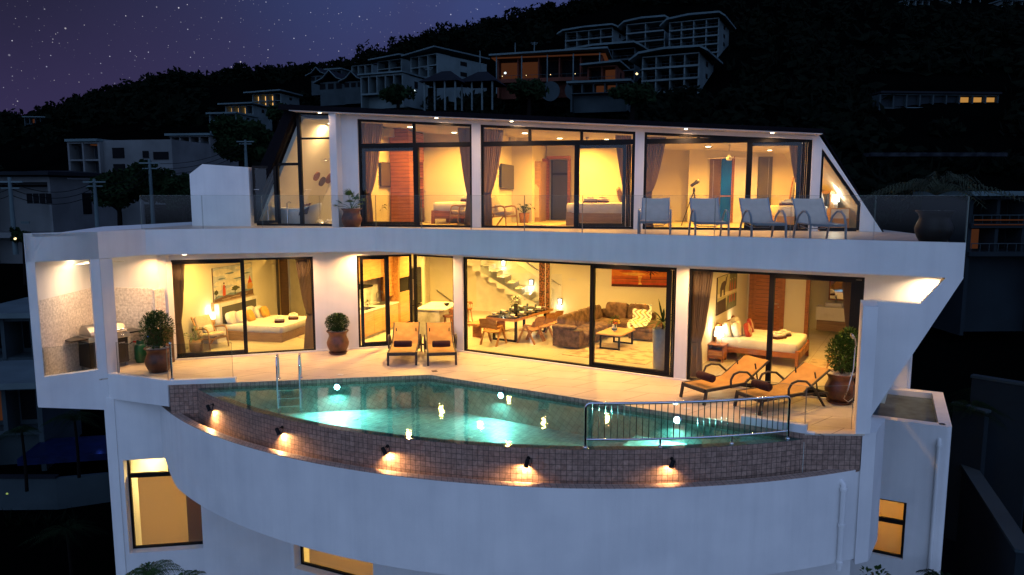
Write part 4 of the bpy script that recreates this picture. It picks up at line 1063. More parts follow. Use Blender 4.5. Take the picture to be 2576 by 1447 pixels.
# rooms on the deck level
CW = (1.0, 0.545, 0.105)
for a, b, e, l in ((-11.4, 16.6, 70, 'near the window of the left bedroom'), (-10.2, 18.9, 95, 'over the bed of the left bedroom'), (-9.0, 18.3, 50, 'by the wardrobe of the left bedroom'), (-11.2, 21.2, 45, 'at the back of the left bedroom'),
                   (-7.2, 19.0, 190, 'over the kitchen run'), (-7.0, 21.4, 170, 'at the kitchen fridge'), (-5.4, 20.2, 70, 'over the kitchen island'),
                   (-4.2, 18.6, 60, 'near the dining end of the glass'), (-3.6, 20.8, 80, 'over the dining table'), (-5.2, 23.2, 60, 'in front of the stairs'), (-2.0, 18.8, 60, 'between table and sofa'), (-1.8, 21.6, 70, 'over the corner sofa'),
                   (-0.6, 17.6, 60, 'over the coffee table'), (0.2, 19.6, 60, 'by the sunset picture')):
    p = FH.pt(a, b); downlight((p.x, p.y, SOF-0.016), e*1.15, CW, 'round room downlight '+l, 'downlights on the pool deck storey', spread=R(160), size=0.12)
for s, d, e, l in ((1.6, 1.2, 55, 'near the window of the right bedroom'), (2.0, 3.2, 60, 'over the bed of the right bedroom'), (4.6, 2.2, 55, 'over the rug of the right bedroom'), (4.6, 6.3, 40, 'over the washbasin')):
    p = G.pt(s, d); downlight((p.x, p.y, SOF-0.016), e*1.15, (1.0, 0.49, 0.08), 'round room downlight '+l, 'downlights on the pool deck storey', spread=R(160), size=0.12)
# lower floor lights behind the small windows
for fr, s, z, e in ((fw1, (wa+wb)/2, zw1, 85), (fw2, (wc+wd)/2, -2.25, 120)):
    p = fr.pt(s, 0.95); downlight((p.x, p.y, z+0.08), e, (1.0, 0.66, 0.20), 'ceiling downlight in the lower room behind the '+('tall window' if fr is fw1 else 'window under the curved parapet'), 'lower floor downlights', spread=R(175))
p = A_.pt((va+vb)/2, 0.45); downlight((p.x, p.y, vz1+0.18), 60, (1.0, 0.60, 0.14), 'ceiling downlight behind the annex window', 'lower floor downlights', spread=R(175))
# ------------------------------------------------------------------ furniture builders
for k, c in dict(p_sky=(0.55, 0.60, 0.62), p_cloud=(0.80, 0.76, 0.62), p_blue=(0.16, 0.24, 0.30), p_rock=(0.14, 0.08, 0.05), p_rockl=(0.36, 0.27, 0.20), p_robe=(0.62, 0.09, 0.02), p_skin=(0.12, 0.05, 0.03), p_green=(0.05, 0.06, 0.02), p_gold=(0.60, 0.34, 0.08),
                 s_or=(0.80, 0.24, 0.03), s_ye=(0.95, 0.55, 0.12), s_re=(0.50, 0.06, 0.015), s_dk=(0.06, 0.008, 0.004), s_sea=(0.55, 0.13, 0.03), e_bg=(0.50, 0.47, 0.26), e_dk=(0.06, 0.035, 0.03), e_li=(0.75, 0.66, 0.42), e_re=(0.55, 0.10, 0.06), e_gr=(0.16, 0.17, 0.10),
                 w_bone=(0.80, 0.76, 0.66), w_grey=(0.28, 0.24, 0.20), w_blue=(0.22, 0.33, 0.38), w_yel=(0.75, 0.42, 0.05), red_pat=(0.36, 0.04, 0.025), pat_cream=(0.70, 0.50, 0.34), flower_y=(0.85, 0.55, 0.05), flower_r=(0.40, 0.07, 0.02), flower_w=(0.85, 0.80, 0.62), stripe_b=(0.10, 0.18, 0.25)).items():
    mat(k, c, 0.8, tuple(x*0.75 for x in c), 6)
mat('mirror', (0.85, 0.86, 0.88), 0.02, metal=1.0)
mat('dusk_view_blue', (0.002, 0.085, 0.75), 0.15, (0.001, 0.05, 0.55), 1.2, spec=0.5)  # evening sky seen through the door, painted in as opaque blue
def curtain(fr, uo, ut, ui, ub, vt, z0, z1, label, d=0.32, vmid=700, matn='curtain', folds=9, group='grey brown curtains tied back beside the windows', ztop=None):
    so, st, si, sb = [fr.pix(u, v, d)[0] for u, v in ((uo, vmid), (ut, vmid), (ui, vt), (ub, vt+60))]
    ztie = fr.pix(ui, vt, d)[1]; sg = 1 if st > so else -1
    r_ = root('curtain', fr.pt(so, d, z0), fr.ang, label, 'curtain', group)
    top = (lambda s: z1) if ztop is None else ztop
    def fn(a, b):
        zt_ = top(so+(st-so)*a); z = z0+0.02+(zt_-z0-0.02)*b
        k = (z-ztie)/(zt_-ztie) if z > ztie else (ztie-z)/(ztie-z0)
        if z > ztie: w = (si-so)+((st-so)-(si-so))*(k**0.62 if abs(st-so) > abs(si-so) else k)
        else: w = (si-so)+((sb-so)-(si-so))*(k**0.6)
        off = 0.0
        if z > ztie: off = (si-so)*0.12*(1-k)
        amp = 0.035*(0.45+0.55*k)*(0.8+0.4*math.sin(a*17))
        return (off+(w-off)*a, amp*math.sin(a*folds*2*math.pi+0.6*math.sin(b*3)), z-z0)
    mb = MB(); mb.grid(fn, folds*8, 22); mb.build('drape', matn, r_)
    mb = MB(); w = si-so; zt_ = ztie-z0
    mb.tube([(w*0.1, -0.045, zt_-0.01), (w*0.5, -0.058, zt_-0.03), (w*1.02, -0.035, zt_+0.015), (w*1.05, 0.02, zt_+0.02), (w*0.5, 0.05, zt_), (w*0.1, 0.045, zt_)], 0.016, 6, closed=True); mb.build('tieback', matn, r_)
    return r_
def pillow(parent, c, s, m='linen', rx=0.0, rz=0.0, name='pillow', e=0.42):
    mb = MB(); mb.pad(c, s, e, 16, 8, 0, rx, rz, 0.9); return mb.build(name, m, parent)
def soft(name, c, ang, s, m, label, cat, group, rx=0, ry=0, e=0.45, extra=None):
    """a cushion or pillow resting on something: top level"""
    r = bpy.data.objects.new(name, None)
    mb = MB(); mb.pad((0, 0, 0), s, e, 18, 10, 0, 0, 0, 0.85)
    o = mb.build(name, m); o.location = c; o.rotation_euler = (rx, ry, ang); tag(o, label, cat, group)
    bpy.data.objects.remove(r)
    if extra: extra(o)
    return o
def towels(c, ang, label, group='folded towel stacks on the beds', s=1.0):
    r_ = root('towel_stack', c, ang, label, 'towels', group)
    mb = MB(); mb.pad((0, 0, 0.03*s), (0.20*s, 0.14*s, 0.035*s), 0.3, 16, 8); mb.build('dark_towel', 'maroon', r_)
    mb = MB(); mb.pad((0, 0, 0.10*s), (0.185*s, 0.13*s, 0.04*s), 0.35, 16, 8); mb.build('white_towel', 'towel_white', r_)
    mb = MB(); mb.pad((0.0, 0, 0.155*s), (0.09*s, 0.075*s, 0.022*s), 0.4, 14, 8); mb.build('face_towel', 'towel_white', r_)
    return r_
def rolled_towel(M, label):
    """a thick towel rolled up, its axis along local x"""
    mb = MB(); mb.M = Matrix.Rotation(R(90), 4, 'Y')
    mb.lathe([(0.012, -0.205), (0.06, -0.215), (0.078, -0.195), (0.082, 0), (0.078, 0.195), (0.06, 0.215), (0.012, 0.205)], 18, (-0.08, 0, 0))
    sp = [(-0.08+(0.015+0.006*t)*math.cos(t), (0.015+0.006*t)*math.sin(t), 0.214) for t in [i*0.5 for i in range(20)]]
    mb.tube(sp, 0.004, 5)
    o = mb.build('rolled_towel', 'maroon'); o.matrix_world = M; tag(o, label, 'towel', 'rolled maroon towels on the loungers'); return o
def table_lamp(c, label, h=0.36, rs=0.09, base='ceramic', shade='lamp_soft', e=5, col=(1.0, 0.72, 0.35), cone=0.8, bulb=None):
    r_ = root('table_lamp', c, 0, label, 'lamp', 'bedside table lamps')
    mb = MB(); mb.lathe([(0.05, 0), (0.055, 0.01), (0.055, h*0.35), (0.02, h*0.42), (0.012, h*0.5)], 16); mb.build('base', base, r_)
    mb = MB(); mb.lathe([(rs, h*0.46), (rs*cone, h)], 20); mb.build('shade', shade, r_)
    lamp('lamp_glow', (0, 0, h+0.06), e, col, parent=r_, kind='POINT', radius=0.02)
    return r_
def art(M, w, h, shapes, label, cat='picture', name='picture', side='p_rock', group=None):
    r_ = root(name, (0, 0, 0), 0, label, cat, group); r_.matrix_world = M
    mb = MB(); mb.box(0, w, -0.03, 0.0, 0, h); mb.build('canvas', side, r_)
    mats = []; mb = MB(); y = -0.0315
    for mn, poly in shapes:
        if mn not in mats: mats.append(mn)
        y -= 0.0006
        mb.add([(min(max(p[0], 0), 1)*w, y, min(max(p[1], 0), 1)*h) for p in poly], [tuple(range(len(poly)))], mats.index(mn))
    mb.build('print', mats, r_)
    return r_
def blob(cx, cy, rx, ry, n=14, j=0.25, seed=1):
    rnd = random.Random(seed)
    return [(cx+rx*math.cos(2*math.pi*i/n)*(1+rnd.uniform(-j, j)), cy+ry*math.sin(2*math.pi*i/n)*(1+rnd.uniform(-j, j))) for i in range(n)]
def armchair(loc, ang, label, group='wooden framed lounge chairs with pale cushions', sc_=0.92):
    """low armchair with bent wooden arms; front towards local -y"""
    r_ = root('lounge_chair', loc, ang, label, 'armchair', group); S = Matrix.Scale(sc_, 4)
    mb = MB(S); mb.pad((0, -0.02, 0.38), (0.27, 0.28, 0.06), 0.35, 18, 8, 0, R(-5)); mb.build('seat', 'cream_fabric', r_)
    mb = MB(S); mb.pad((0, 0.30, 0.60), (0.26, 0.065, 0.31), 0.35, 18, 8, 0, R(-22)); mb.build('backrest', 'cream_fabric', r_)
    mb = MB(S); mb.pad((0.02, 0.16, 0.52), (0.17, 0.06, 0.12), 0.5, 16, 8, 0, R(-20)); mb.build('cushion', 'linen', r_)
    for sx in (-0.32, 0.32):
        mb = MB(S)
        mb.tube([(sx, -0.32, 0), (sx, -0.29, 0.3), (sx, -0.27, 0.52), (sx, -0.22, 0.585), (sx, -0.12, 0.60), (sx, 0.12, 0.56), (sx, 0.26, 0.53)], [0.017, 0.022, 0.024, 0.026, 0.026, 0.023, 0.02], 8)
        mb.build('armrest', 'beech', r_)
        mb = MB(S); mb.bar((sx*0.9, 0.40, 0.0), (sx*0.92, 0.10, 0.36), 0.045, 0.035); mb.bar((sx*0.9, 0.12, 0.30), (sx*0.9, 0.44, 0.88), 0.04, 0.03); mb.bar((sx*0.92, -0.30, 0.32), (sx*0.92, 0.18, 0.27), 0.04, 0.03); mb.build('leg', 'beech', r_)
    mb = MB(S); mb.box(-0.3, 0.3, -0.27, -0.23, 0.27, 0.32); mb.build('front_rail', 'beech', r_)
    return r_
def leafy(r_, n, c, rad, l, w, m, name='foliage', seed=1, squash=1.0, hollow=0.55, up=0.2, droop=0.3):
    rnd = random.Random(seed); mb = MB()
    for i in range(n):
        while True:
            p = Vector((rnd.uniform(-1, 1), rnd.uniform(-1, 1), rnd.uniform(-1, 1)))
            if hollow < p.length < 1: break
        q = Vector(c)+Vector((p.x*rad, p.y*rad, p.z*rad*squash))
        d = (p+Vector((rnd.uniform(-.6, .6), rnd.uniform(-.6, .6), rnd.uniform(-.4, .8)+up))).normalized()
        k = rnd.uniform(0.7, 1.25); mb.leaf(q, d, l*k, w*k, 0, droop)
    return mb.build(name, m, r_)
def big_leaves(r_, n, h, l, w, m, name='leaf', seed=2, base=0.0, tilt=(0.3, 1.1), stem='leaf', sr=0.006):
    rnd = random.Random(seed)
    mb = MB()
    for i in range(n):
        a = 2*math.pi*i/n*2.4+rnd.uniform(-.3, .3); el = rnd.uniform(*tilt); k = rnd.uniform(0.6, 1.0)
        d = Vector((math.cos(a)*math.cos(el), math.sin(a)*math.cos(el), math.sin(el)))
        p0 = Vector((0, 0, base)); p1 = p0+d*h*k*0.6+Vector((0, 0, h*0.15)); p2 = p0+d*h*k+Vector((0, 0, h*0.12))
        mb.tube([p0, p1, p2], sr, 5)
        dd = Vector((math.cos(a), math.sin(a), rnd.uniform(-.3, .5))).normalized()
        mb.leaf(p2, dd, l*k, w*k, 0, 0.5)
    return mb.build(name, m, r_)
def pot(r_, prof, m='terracotta', soil='pebbles', zs=None, rs=None, saucer=None):
    mb = MB(); mb.lathe(prof, 28); mb.build('pot', m, r_)
    mb = MB(); rnd = random.Random(4)
    mb.lathe([(rs, zs), (rs*0.5, zs+0.012), (0.001, zs+0.016)], 20)
    for i in range(60):
        a = rnd.uniform(0, 6.28); q = rs*math.sqrt(rnd.random())*0.95; s = rnd.uniform(0.012, 0.024); mb.ball((q*math.cos(a), q*math.sin(a), zs+0.014), (s, s*0.8, s*0.6), 6, 4)
    mb.build('pebble_filling', soil, r_)
    if saucer:
        mb = MB(); mb.lathe([(saucer*0.85, 0.0), (saucer, 0.045), (saucer*0.93, 0.045), (saucer*0.8, 0.02)], 24); mb.build('saucer', m, r_)
def urn(h, r): return [(r*0.62, 0), (r*0.70, h*0.03), (r*0.86, h*0.18), (r*0.97, h*0.34), (r*0.99, h*0.46), (r*0.90, h*0.60), (r*0.80, h*0.72), (r*0.78, h*0.80), (r*0.86, h*0.90), (r*1.0, h*0.965), (r*1.0, h), (r*0.92, h), (r*0.85, h*0.93)]
def downface(fr): return fr
def sun_lounger(loc, ang, label, back=48, group='tan sling loungers by the pool'):
    """rattan framed sling lounger; foot end at local y=0, head towards +y"""
    r_ = root('pool_lounger', loc, ang, label, 'sun lounger', group)
    w = 0.31; zs = 0.30; yb = 1.02; Lb = 0.76; a = R(back)
    def fn(u, v):
        s = v*(yb+Lb); sag = 0.03*math.sin(math.pi*u)
        wr = 0.012*math.sin(u*5+s*14)*max(0, 1-abs(s-yb-0.18)*3.2)
        if s < yb: return ((u-0.5)*2*w, s, zs-sag+0.02*(s/yb)**3+wr)
        k = s-yb; return ((u-0.5)*2*w, yb+k*math.cos(a)+sag*math.sin(a)*0.7, zs+0.02+k*math.sin(a)-sag*math.cos(a)*0.5+wr)
    mb = MB(); mb.grid(fn, 14, 44); mb.grid(lambda u, v: (fn(1-u, v)[0], fn(1-u, v)[1], fn(1-u, v)[2]-0.012), 14, 44); mb.build('sling', 'tan_sling', r_)
    mb = MB()
    for sx in (-w-0.02, w+0.02):
        mb.bar((sx, 0, zs-0.02), (sx, yb+0.05, zs-0.005), 0.045, 0.055)
        mb.bar((sx*0.97, yb, zs), (sx*0.97, yb+Lb*math.cos(a), zs+0.01+Lb*math.sin(a)), 0.03)
        mb.bar((sx, yb, zs-0.03), (sx, yb+0.62, zs-0.06), 0.04, 0.045)
    mb.bar((-w, 0.0, zs-0.03), (w, 0.0, zs-0.03), 0.05, 0.07); mb.bar((-w, yb+0.6, zs-0.06), (w, yb+0.6, zs-0.06), 0.04)
    mb.bar((-w*0.8, yb+0.45, zs-0.06), (-w*0.8, yb+0.35, zs+0.35), 0.02); mb.bar((w*0.8, yb+0.45, zs-0.06), (w*0.8, yb+0.35, zs+0.35), 0.02)
    mb.build('frame', 'rattan', r_)
    for sx in (-w-0.02, w+0.02):
        mb = MB(); mb.bar((sx, 0.02, zs-0.03), (sx, -0.03, 0), 0.05, 0.045); mb.build('leg', 'rattan', r_)
        mb = MB(); s = sx*1.1
        mb.tube([(s, 0.62, zs-0.03), (s*1.04, 0.60, 0.44), (s*1.06, 0.66, 0.54), (s*1.06, 0.80, 0.575), (s*1.05, 1.02, 0.54), (s*1.04, 1.25, 0.36), (s*1.02, 1.52, 0.0)], 0.023, 8); mb.build('armrest', 'rattan', r_)
    return r_
def terrace_lounger(loc, ang, label, back=50):
    """upper terrace lounger: grey sling on a pale metal frame, foot end at local y=0"""
    r_ = root('terrace_lounger', loc, ang, label, 'sun lounger', 'grey sling loungers on the upper terrace')
    w = 0.285; zs = 0.33; yb = 0.78; Lb = 0.60; a = R(back)
    def fn(u, v):
        s = v*(yb+Lb); sag = 0.02*math.sin(math.pi*u); wr = 0.006*math.sin(u*9+s*22)*max(0, 1-abs(s-yb-0.12)*3)
        if s < yb: return ((u-0.5)*2*w, s, zs-sag+wr)
        k = s-yb; return ((u-0.5)*2*w, yb+k*math.cos(a), zs+k*math.sin(a)-sag*0.5+wr)
    mb = MB(); mb.grid(fn, 12, 36); mb.grid(lambda u, v: (fn(1-u, v)[0], fn(1-u, v)[1], fn(1-u, v)[2]-0.012), 12, 36); mb.build('sling', 'grey_sling', r_)
    mb = MB()
    mb.tube([(-w, 0, zs-0.02), (-w, yb, zs-0.01), (-w, yb+Lb*math.cos(a), zs+Lb*math.sin(a))], 0.016, 8); mb.tube([(w, 0, zs-0.02), (w, yb, zs-0.01), (w, yb+Lb*math.cos(a), zs+Lb*math.sin(a))], 0.016, 8)
    mb.bar((-w, 0, zs-0.03), (w, 0, zs-0.03), 0.03, 0.045); mb.tube([(-w*0.9, 0.75, zs-0.06), (-w*0.6, 0.6, zs-0.11), (w*0.6, 0.6, zs-0.11), (w*0.9, 0.75, zs-0.06)], 0.011, 6)
    mb.build('frame', 'grey_frame', r_)
    for sx in (-w-0.035, w+0.035):
        mb = MB(); mb.tube([(sx, 0.02, 0), (sx, 0.05, 0.30), (sx, 0.13, 0.46), (sx, 0.28, 0.545), (sx, 0.46, 0.55), (sx, 0.66, 0.46), (sx, 0.84, 0.24), (sx, 0.92, 0)], 0.021, 8); mb.build('armrest', 'grey_frame', r_)
        mb = MB(); mb.bar((sx, 0.06, zs-0.03), (sx*0.9, 0.06, zs-0.03), 0.03); mb.build('bracket', 'grey_frame', r_)
    return r_
def fan(loc, label, drop=0.3, m='white_plastic'):
    r_ = root('ceiling_fan', loc, 0.4, label, 'ceiling fan', 'ceiling fans')
    mb = MB(); mb.lathe([(0.012, -drop+0.05), (0.012, -0.10), (0.03, -0.09), (0.06, 0)], 14); mb.build('rod', m, r_)
    mb = MB(); mb.lathe([(0.001, -drop-0.06), (0.07, -drop-0.05), (0.09, -drop), (0.06, -drop+0.04), (0.025, -drop+0.10)], 18); mb.build('motor', m, r_)
    for k in range(3):
        a = k*2.094; mb = MB(RZ(a) @ T(0, 0, -drop+0.01) @ Matrix.Rotation(R(8), 4, 'X')); mb.prism([(0.06, -0.03), (0.3, -0.06), (0.60, -0.05), (0.62, 0.02), (0.3, 0.05), (0.06, 0.03)], 0, 0.008); mb.build('blade', m, r_)
    return r_
def aircon(M, label):
    r_ = root('air_conditioner', (0, 0, 0), 0, label, 'air conditioner', 'wall air conditioners'); r_.matrix_world = M
    mb = MB(); mb.slab([(0, 0), (0.80, 0), (0.80, 0.26), (0, 0.26)], -0.19, -0.0); mb.build('body', 'white_plastic', r_, bevel=0.025)
    mb = MB(); mb.box(0.05, 0.75, -0.197, -0.191, 0.02, 0.06); mb.build('louvre', 'ceiling_white', r_)
    return r_
def tv(M, w, h, label, m='dark_screen'):
    r_ = root('television', (0, 0, 0), 0, label, 'television', 'wall televisions'); r_.matrix_world = M
    mb = MB(); mb.box(0, w, -0.075, -0.045, 0, h); mb.build('casing', 'black_metal', r_)
    mb = MB(); mb.box(0.012, w-0.012, -0.078, -0.0755, 0.015, h-0.012); mb.build('screen', m, r_)
    mb = MB(); mb.box(w*0.35, w*0.65, -0.045, 0, h*0.35, h*0.65); mb.build('wall_mount', 'black_metal', r_)
    return r_
def wall_switch(p, ang, label, w=0.11):
    mb = MB(); mb.box(-w/2, w/2, -0.012, 0, -0.035, 0.035); mb.box(-w/4, -0.005, -0.016, -0.012, -0.02, 0.02); mb.box(0.005, w/4, -0.016, -0.012, -0.02, 0.02)
    o = mb.build('wall_switch', 'white_plastic'); o.location = p; o.rotation_euler = (0, 0, ang); return tag(o, label, 'switch', 'wall switches')
# ------------------------------------------------------------------ left bedroom
PI = math.pi
FW = Frame(FH.pt(-12.35, 15)[:2], HA+PI/2)                       # picture wall: s into the house
def onwall(fr, u0, v0, u1, v1, d=0.0):
    a = fr.pix(u0, v0, d); b = fr.pix(u1, v1, d)
    return Matrix.Translation(fr.pt(min(a[0], b[0]), d, min(a[1], b[1]))) @ RZ(fr.ang), abs(b[0]-a[0]), abs(b[1]-a[1])
M_, w_, h_ = onwall(FW, 536.6, 768, 631.4, 671)
h_ = 1.02
sh = [('p_sky', [(0, 0), (1, 0), (1, 1), (0, 1)])]
for i, (cx, cy, rx, ry) in enumerate(((.2, .85, .25, .10), (.55, .72, .3, .11), (.8, .9, .22, .08), (.3, .55, .28, .09), (.72, .48, .25, .08), (.1, .42, .15, .06), (.5, .36, .2, .05))): sh.append(('p_cloud', blob(cx, cy, rx, ry, 16, .2, i)))
for i, (cx, cy, rx, ry) in enumerate(((.4, .80, .12, .025), (.66, .62, .14, .02), (.2, .68, .1, .02), (.85, .72, .1, .02))): sh.append(('p_blue', blob(cx, cy, rx, ry, 12, .3, i+9)))
sh += [('p_blue', [(0, .16), (.1, .24), (.25, .20), (.4, .25), (.6, .21), (.8, .26), (1, .22), (1, 0), (0, 0)]),
       ('p_rock', [(0, 0), (0, .14), (.15, .17), (.3, .20), (.5, .17), (.7, .22), (.85, .19), (1, .21), (1, 0)]),
       ('p_rockl', blob(.55, .12, .12, .025, 10, .4, 3)), ('p_rockl', blob(.3, .10, .1, .02, 10, .4, 5)), ('p_rockl', blob(.75, .13, .08, .02, 10, .4, 6)),
       ('p_green', [(.035, .16), (.05, .16), (.05, .28), (.035, .28)]), ('p_green', blob(.05, .33, .06, .06, 14, .4, 4)), ('p_green', [(.5, .18), (.52, .18), (.53, .3), (.505, .3)]), ('p_green', blob(.53, .35, .10, .06, 16, .35, 6)),
       ('p_robe', [(.205, .20), (.275, .20), (.28, .36), (.262, .50), (.225, .50), (.21, .40)]), ('p_skin', blob(.243, .545, .018, .03, 10, .1, 2)), ('p_skin', [(.26, .45), (.29, .46), (.285, .43), (.26, .41)]),
       ('p_gold', [(.84, .24), (.97, .24), (.99, .34), (.96, .42), (.86, .42), (.83, .33)]), ('p_robe', [(.85, .42), (.97, .42), (.93, .55), (.91, .66), (.89, .55)])]
art(M_, w_, h_, sh, 'wide wall picture of a robed figure standing on rocks under clouds')
bd1_ = gp(710.2, 862, 0)
bed = root('double_bed', bd1_, HA, 'double bed with grey oak base, white cover and padded headboard in the left bedroom', 'bed')
Lb, Wb = 1.80, 1.75
mb = MB(); mb.box(-Lb, 0, 0, Wb, 0, 0.26); mb.build('base', 'grey_oak', bed, bevel=0.01)
mb = MB(); mb.pad((-Lb/2-0.02, Wb/2, 0.335), (Lb/2+0.01, Wb/2-0.01, 0.10), 0.16, 40, 12); mb.build('mattress', 'linen', bed)
mb = MB(); mb.pad((-Lb*0.36, Wb/2, 0.345), (Lb*0.37, Wb/2+0.012, 0.105), 0.14, 40, 12); mb.build('bed_cover', 'linen', bed)
mb = MB(); mb.box(-Lb-0.16, -Lb-0.02, -0.10, Wb+0.06, 0, 1.02); hb = mb.build('headboard', 'marble_white', bed)
mb = MB(); mb.box(-Lb-0.02, -Lb+0.005, 0.03, Wb-0.06, 0.35, 0.92); mb.build('padding', 'headboard_grey', hb)
mb = MB(); mb.box(-Lb-0.23, -Lb-0.165, -0.16, Wb+0.12, 0, 1.05); mb.build('back_board', 'grey_oak', bed)
def onbed(x, y, z, o=bed): return o.matrix_basis @ Vector((x, y, z))
BM = Matrix.Translation(bd1_) @ RZ(HA)
for x, y, m, l, s in ((-1.66, 0.25, 'linen', 'front white pillow', (.08, .24, .19)), (-1.54, 0.50, 'linen', 'second white pillow, half behind the window frame', (.08, .24, .18)), (-1.66, 1.15, 'linen', 'white pillow at the far side', (.08, .24, .20)), (-1.50, 1.35, 'linen', 'rear white pillow behind a yellow cushion', (.08, .23, .19))):
    soft('pillow', BM @ Vector((x, y, 0.58)), HA, s, m, l+' on the left bedroom bed', 'pillow', 'white pillows', ry=R(-20))
for x, y, l in ((-1.40, 0.72, 'yellow orange scatter cushion in the middle of the left bedroom bed'), (-1.36, 1.42, 'yellow orange scatter cushion at the far side of the left bedroom bed')):
    soft('cushion', BM @ Vector((x, y, 0.575)), HA+R(8), (.07, .19, .18), 'orange_cushion', l, 'cushion', 'yellow orange cushions', ry=R(-24))
towels(BM @ Vector((-0.42, 0.62, 0.45)), HA+R(-60), 'near towel stack, white over maroon, on the left bedroom bed')
towels(BM @ Vector((-0.30, 1.18, 0.45)), HA+R(-60), 'far towel stack, white over maroon, on the left bedroom bed')
ns = root('nightstand', BM @ Vector((-2.02, -0.55, 0)), HA, 'white lacquered nightstand with glass top beside the left bed', 'nightstand')
mb = MB(); mb.box(0, 0.40, 0, 0.42, 0, 0.46); mb.build('cabinet', 'ceramic', ns)
for z in (0.04, 0.25):
    mb = MB(); mb.box(0.03, 0.37, -0.012, -0.001, z, z+0.18); mb.build('drawer', 'white_plastic', ns)
mb = MB(); mb.box(-0.01, 0.41, -0.02, 0.42, 0.461, 0.478); mb.build('top', 'steel', ns)
table_lamp(BM @ Vector((-1.90, -0.30, 0.48)), 'small glowing cylinder lamp on the white nightstand', 0.34, 0.075, 'beech', e=7, cone=0.95)
armchair((-7.95, 18.92, 0), R(62), 'lounge chair with pale cushion in the left bedroom beside the striped leaf plant')
g = gp(490, 886, 0); pl = root('potted_plant', (g.x, g.y+0.1, 0), 0, 'striped leaf plant in a round wooden pot inside the left bedroom window', 'plant')
mb = MB(); mb.lathe([(0.15, 0), (0.165, 0.04), (0.165, 0.30), (0.15, 0.30), (0.14, 0.27)], 20); mb.build('pot', 'grey_oak', pl)
big_leaves(pl, 16, 0.30, 0.26, 0.09, 'leaf_silver', 'foliage', 5, 0.28, (0.15, 1.25))
curtain(FL, 431, 468, 455, 468, 812, 0, 2.42, 'striped lit curtain at the left edge of the left bedroom window', vmid=720)
curtain(FL, 786, 744, 773, 763, 790, 0, 2.42, 'tied curtain at the right edge of the left bedroom window', vmid=700)
w0a, w0b = FH.pix(697, 750, 21.0)[0], FH.pix(729, 750, 21.0)[0]; wr = root('wardrobe', FH.pt(w0a, 21.0), HA, 'dark brown wardrobe with mirrored door in the left bedroom', 'wardrobe')
mb = MB(); mb.box(0, w0b-w0a, 0.0, 0.6, 0, 2.35); mb.build('carcass', 'charcoal', wr)
mb = MB(); mb.box(0.10, 0.13, -0.012, -0.001, 0.02, 2.3); mb.build('edge_strip', 'brass', wr)
mb = MB(); mb.box(0.14, w0b-w0a-0.01, -0.012, -0.001, 0.02, 2.3); mb.build('door', 'dark_wood', wr)
mr = root('mirror', FH.pt(w0b+0.05, 20.95), HA, 'tall framed mirror standing right of the dark wardrobe', 'mirror')
mb = MB(RZ(R(-24))); mb.box(0, 0.75, -0.012, 0, 0.1, 2.3); mb.build('mirror_glass', 'mirror', mr)
mb = MB(RZ(R(-24))); mb.box(-0.04, 0, -0.03, 0.02, 0.05, 2.24); mb.box(0.75, 0.79, -0.03, 0.02, 0.05, 2.34); mb.build('frame', 'steel', mr)
wall_switch(FW.pt(FW.pix(846/1, 810)[0] if False else FW.pix(530, 807)[0], -0.002, 0.55), FW.ang, 'white socket plate beside the glowing cylinder lamp')
mb = MB(); mb.lathe([(0.5, 0), (0.5, 0.012), (0.02, 0.014)], 30); o = mb.build('rug', 'rug_plain'); o.location = gp(765, 850, 0.001)+Vector((0.25, 0.3, 0)); tag(o, 'round pale rug at the foot of the left bedroom bed', 'rug')

# ------------------------------------------------------------------ kitchen
kt = root('kitchen_unit', K.o, K.ang, 'run of oak kitchen cabinets with white worktop along the wall', 'kitchen cabinets')
CH = 0.80
mb = MB(); mb.box(-1.0, 2.05, 0.03, 0.60, 0.09, CH-0.03); mb.build('base_cabinet', 'oak', kt)
for i in range(6):
    mb = MB(); a = -1.0+i*0.507; mb.box(a+0.004, a+0.503, 0.008, 0.029, 0.10, CH-0.05); mb.build('door', 'oak', kt)
mb = MB(); mb.box(-1.0, 2.05, 0.06, 0.6, 0, 0.089); mb.build('plinth', 'concrete_vase', kt)
mb = MB(); mb.box(-1.0, 2.05, 0.0, 0.6, CH-0.03, CH); mb.box(-1.0, 2.05, 0.59, 0.612, CH, CH+0.07); mb.build('worktop', 'marble_white', kt)
mb = MB(); mb.box(-1.0, 2.05, 0.60, 0.615, CH+0.075, 1.55); mb.build('splashback', 'marble', kt)
mb = MB(); mb.box(-1.0, 2.05, 0.28, 0.615, 1.60, 2.55); mb.build('wall_cabinet', 'oak', kt)
for i in range(5):
    mb = MB(); a = -1.0+i*0.61; mb.box(a+0.003, a+0.607, 0.262, 0.279, 1.605, 2.54); mb.build('wall_door', 'oak', kt)
mb = MB(); mb.box(2.055, 2.10, 0.0, 0.615, 0, 2.58); mb.box(1.62, 2.05, 0.15, 0.27, 1.0, 2.58); mb.build('side_cladding', 'acacia', kt)
mb = MB(); mb.box(2.105, 2.75, 0.0, 0.615, 0.09, 2.58); tc_ = mb.build('tall_cabinet', 'oak', kt)
mb = MB(); mb.box(2.13, 2.72, -0.02, -0.001, 1.08, 1.50); mb.build('microwave', 'dark_screen', kt)
mb = MB(); mb.box(2.115, 2.745, -0.021, -0.002, 0.1, 1.06); mb.box(2.115, 2.745, -0.021, -0.002, 1.52, 2.05); mb.box(2.115, 2.745, -0.021, -0.002, 2.06, 2.56); mb.build('tall_door', 'oak', kt)
mb = MB(); mb.box(0.25, 0.85, 0.1, 0.5, CH+0.001, CH+0.008); mb.build('hob', 'dark_screen', kt)
mb = MB(); mb.box(1.30, 1.75, 0.12, 0.46, CH+0.001, CH+0.006); mb.build('sink', 'charcoal', kt)
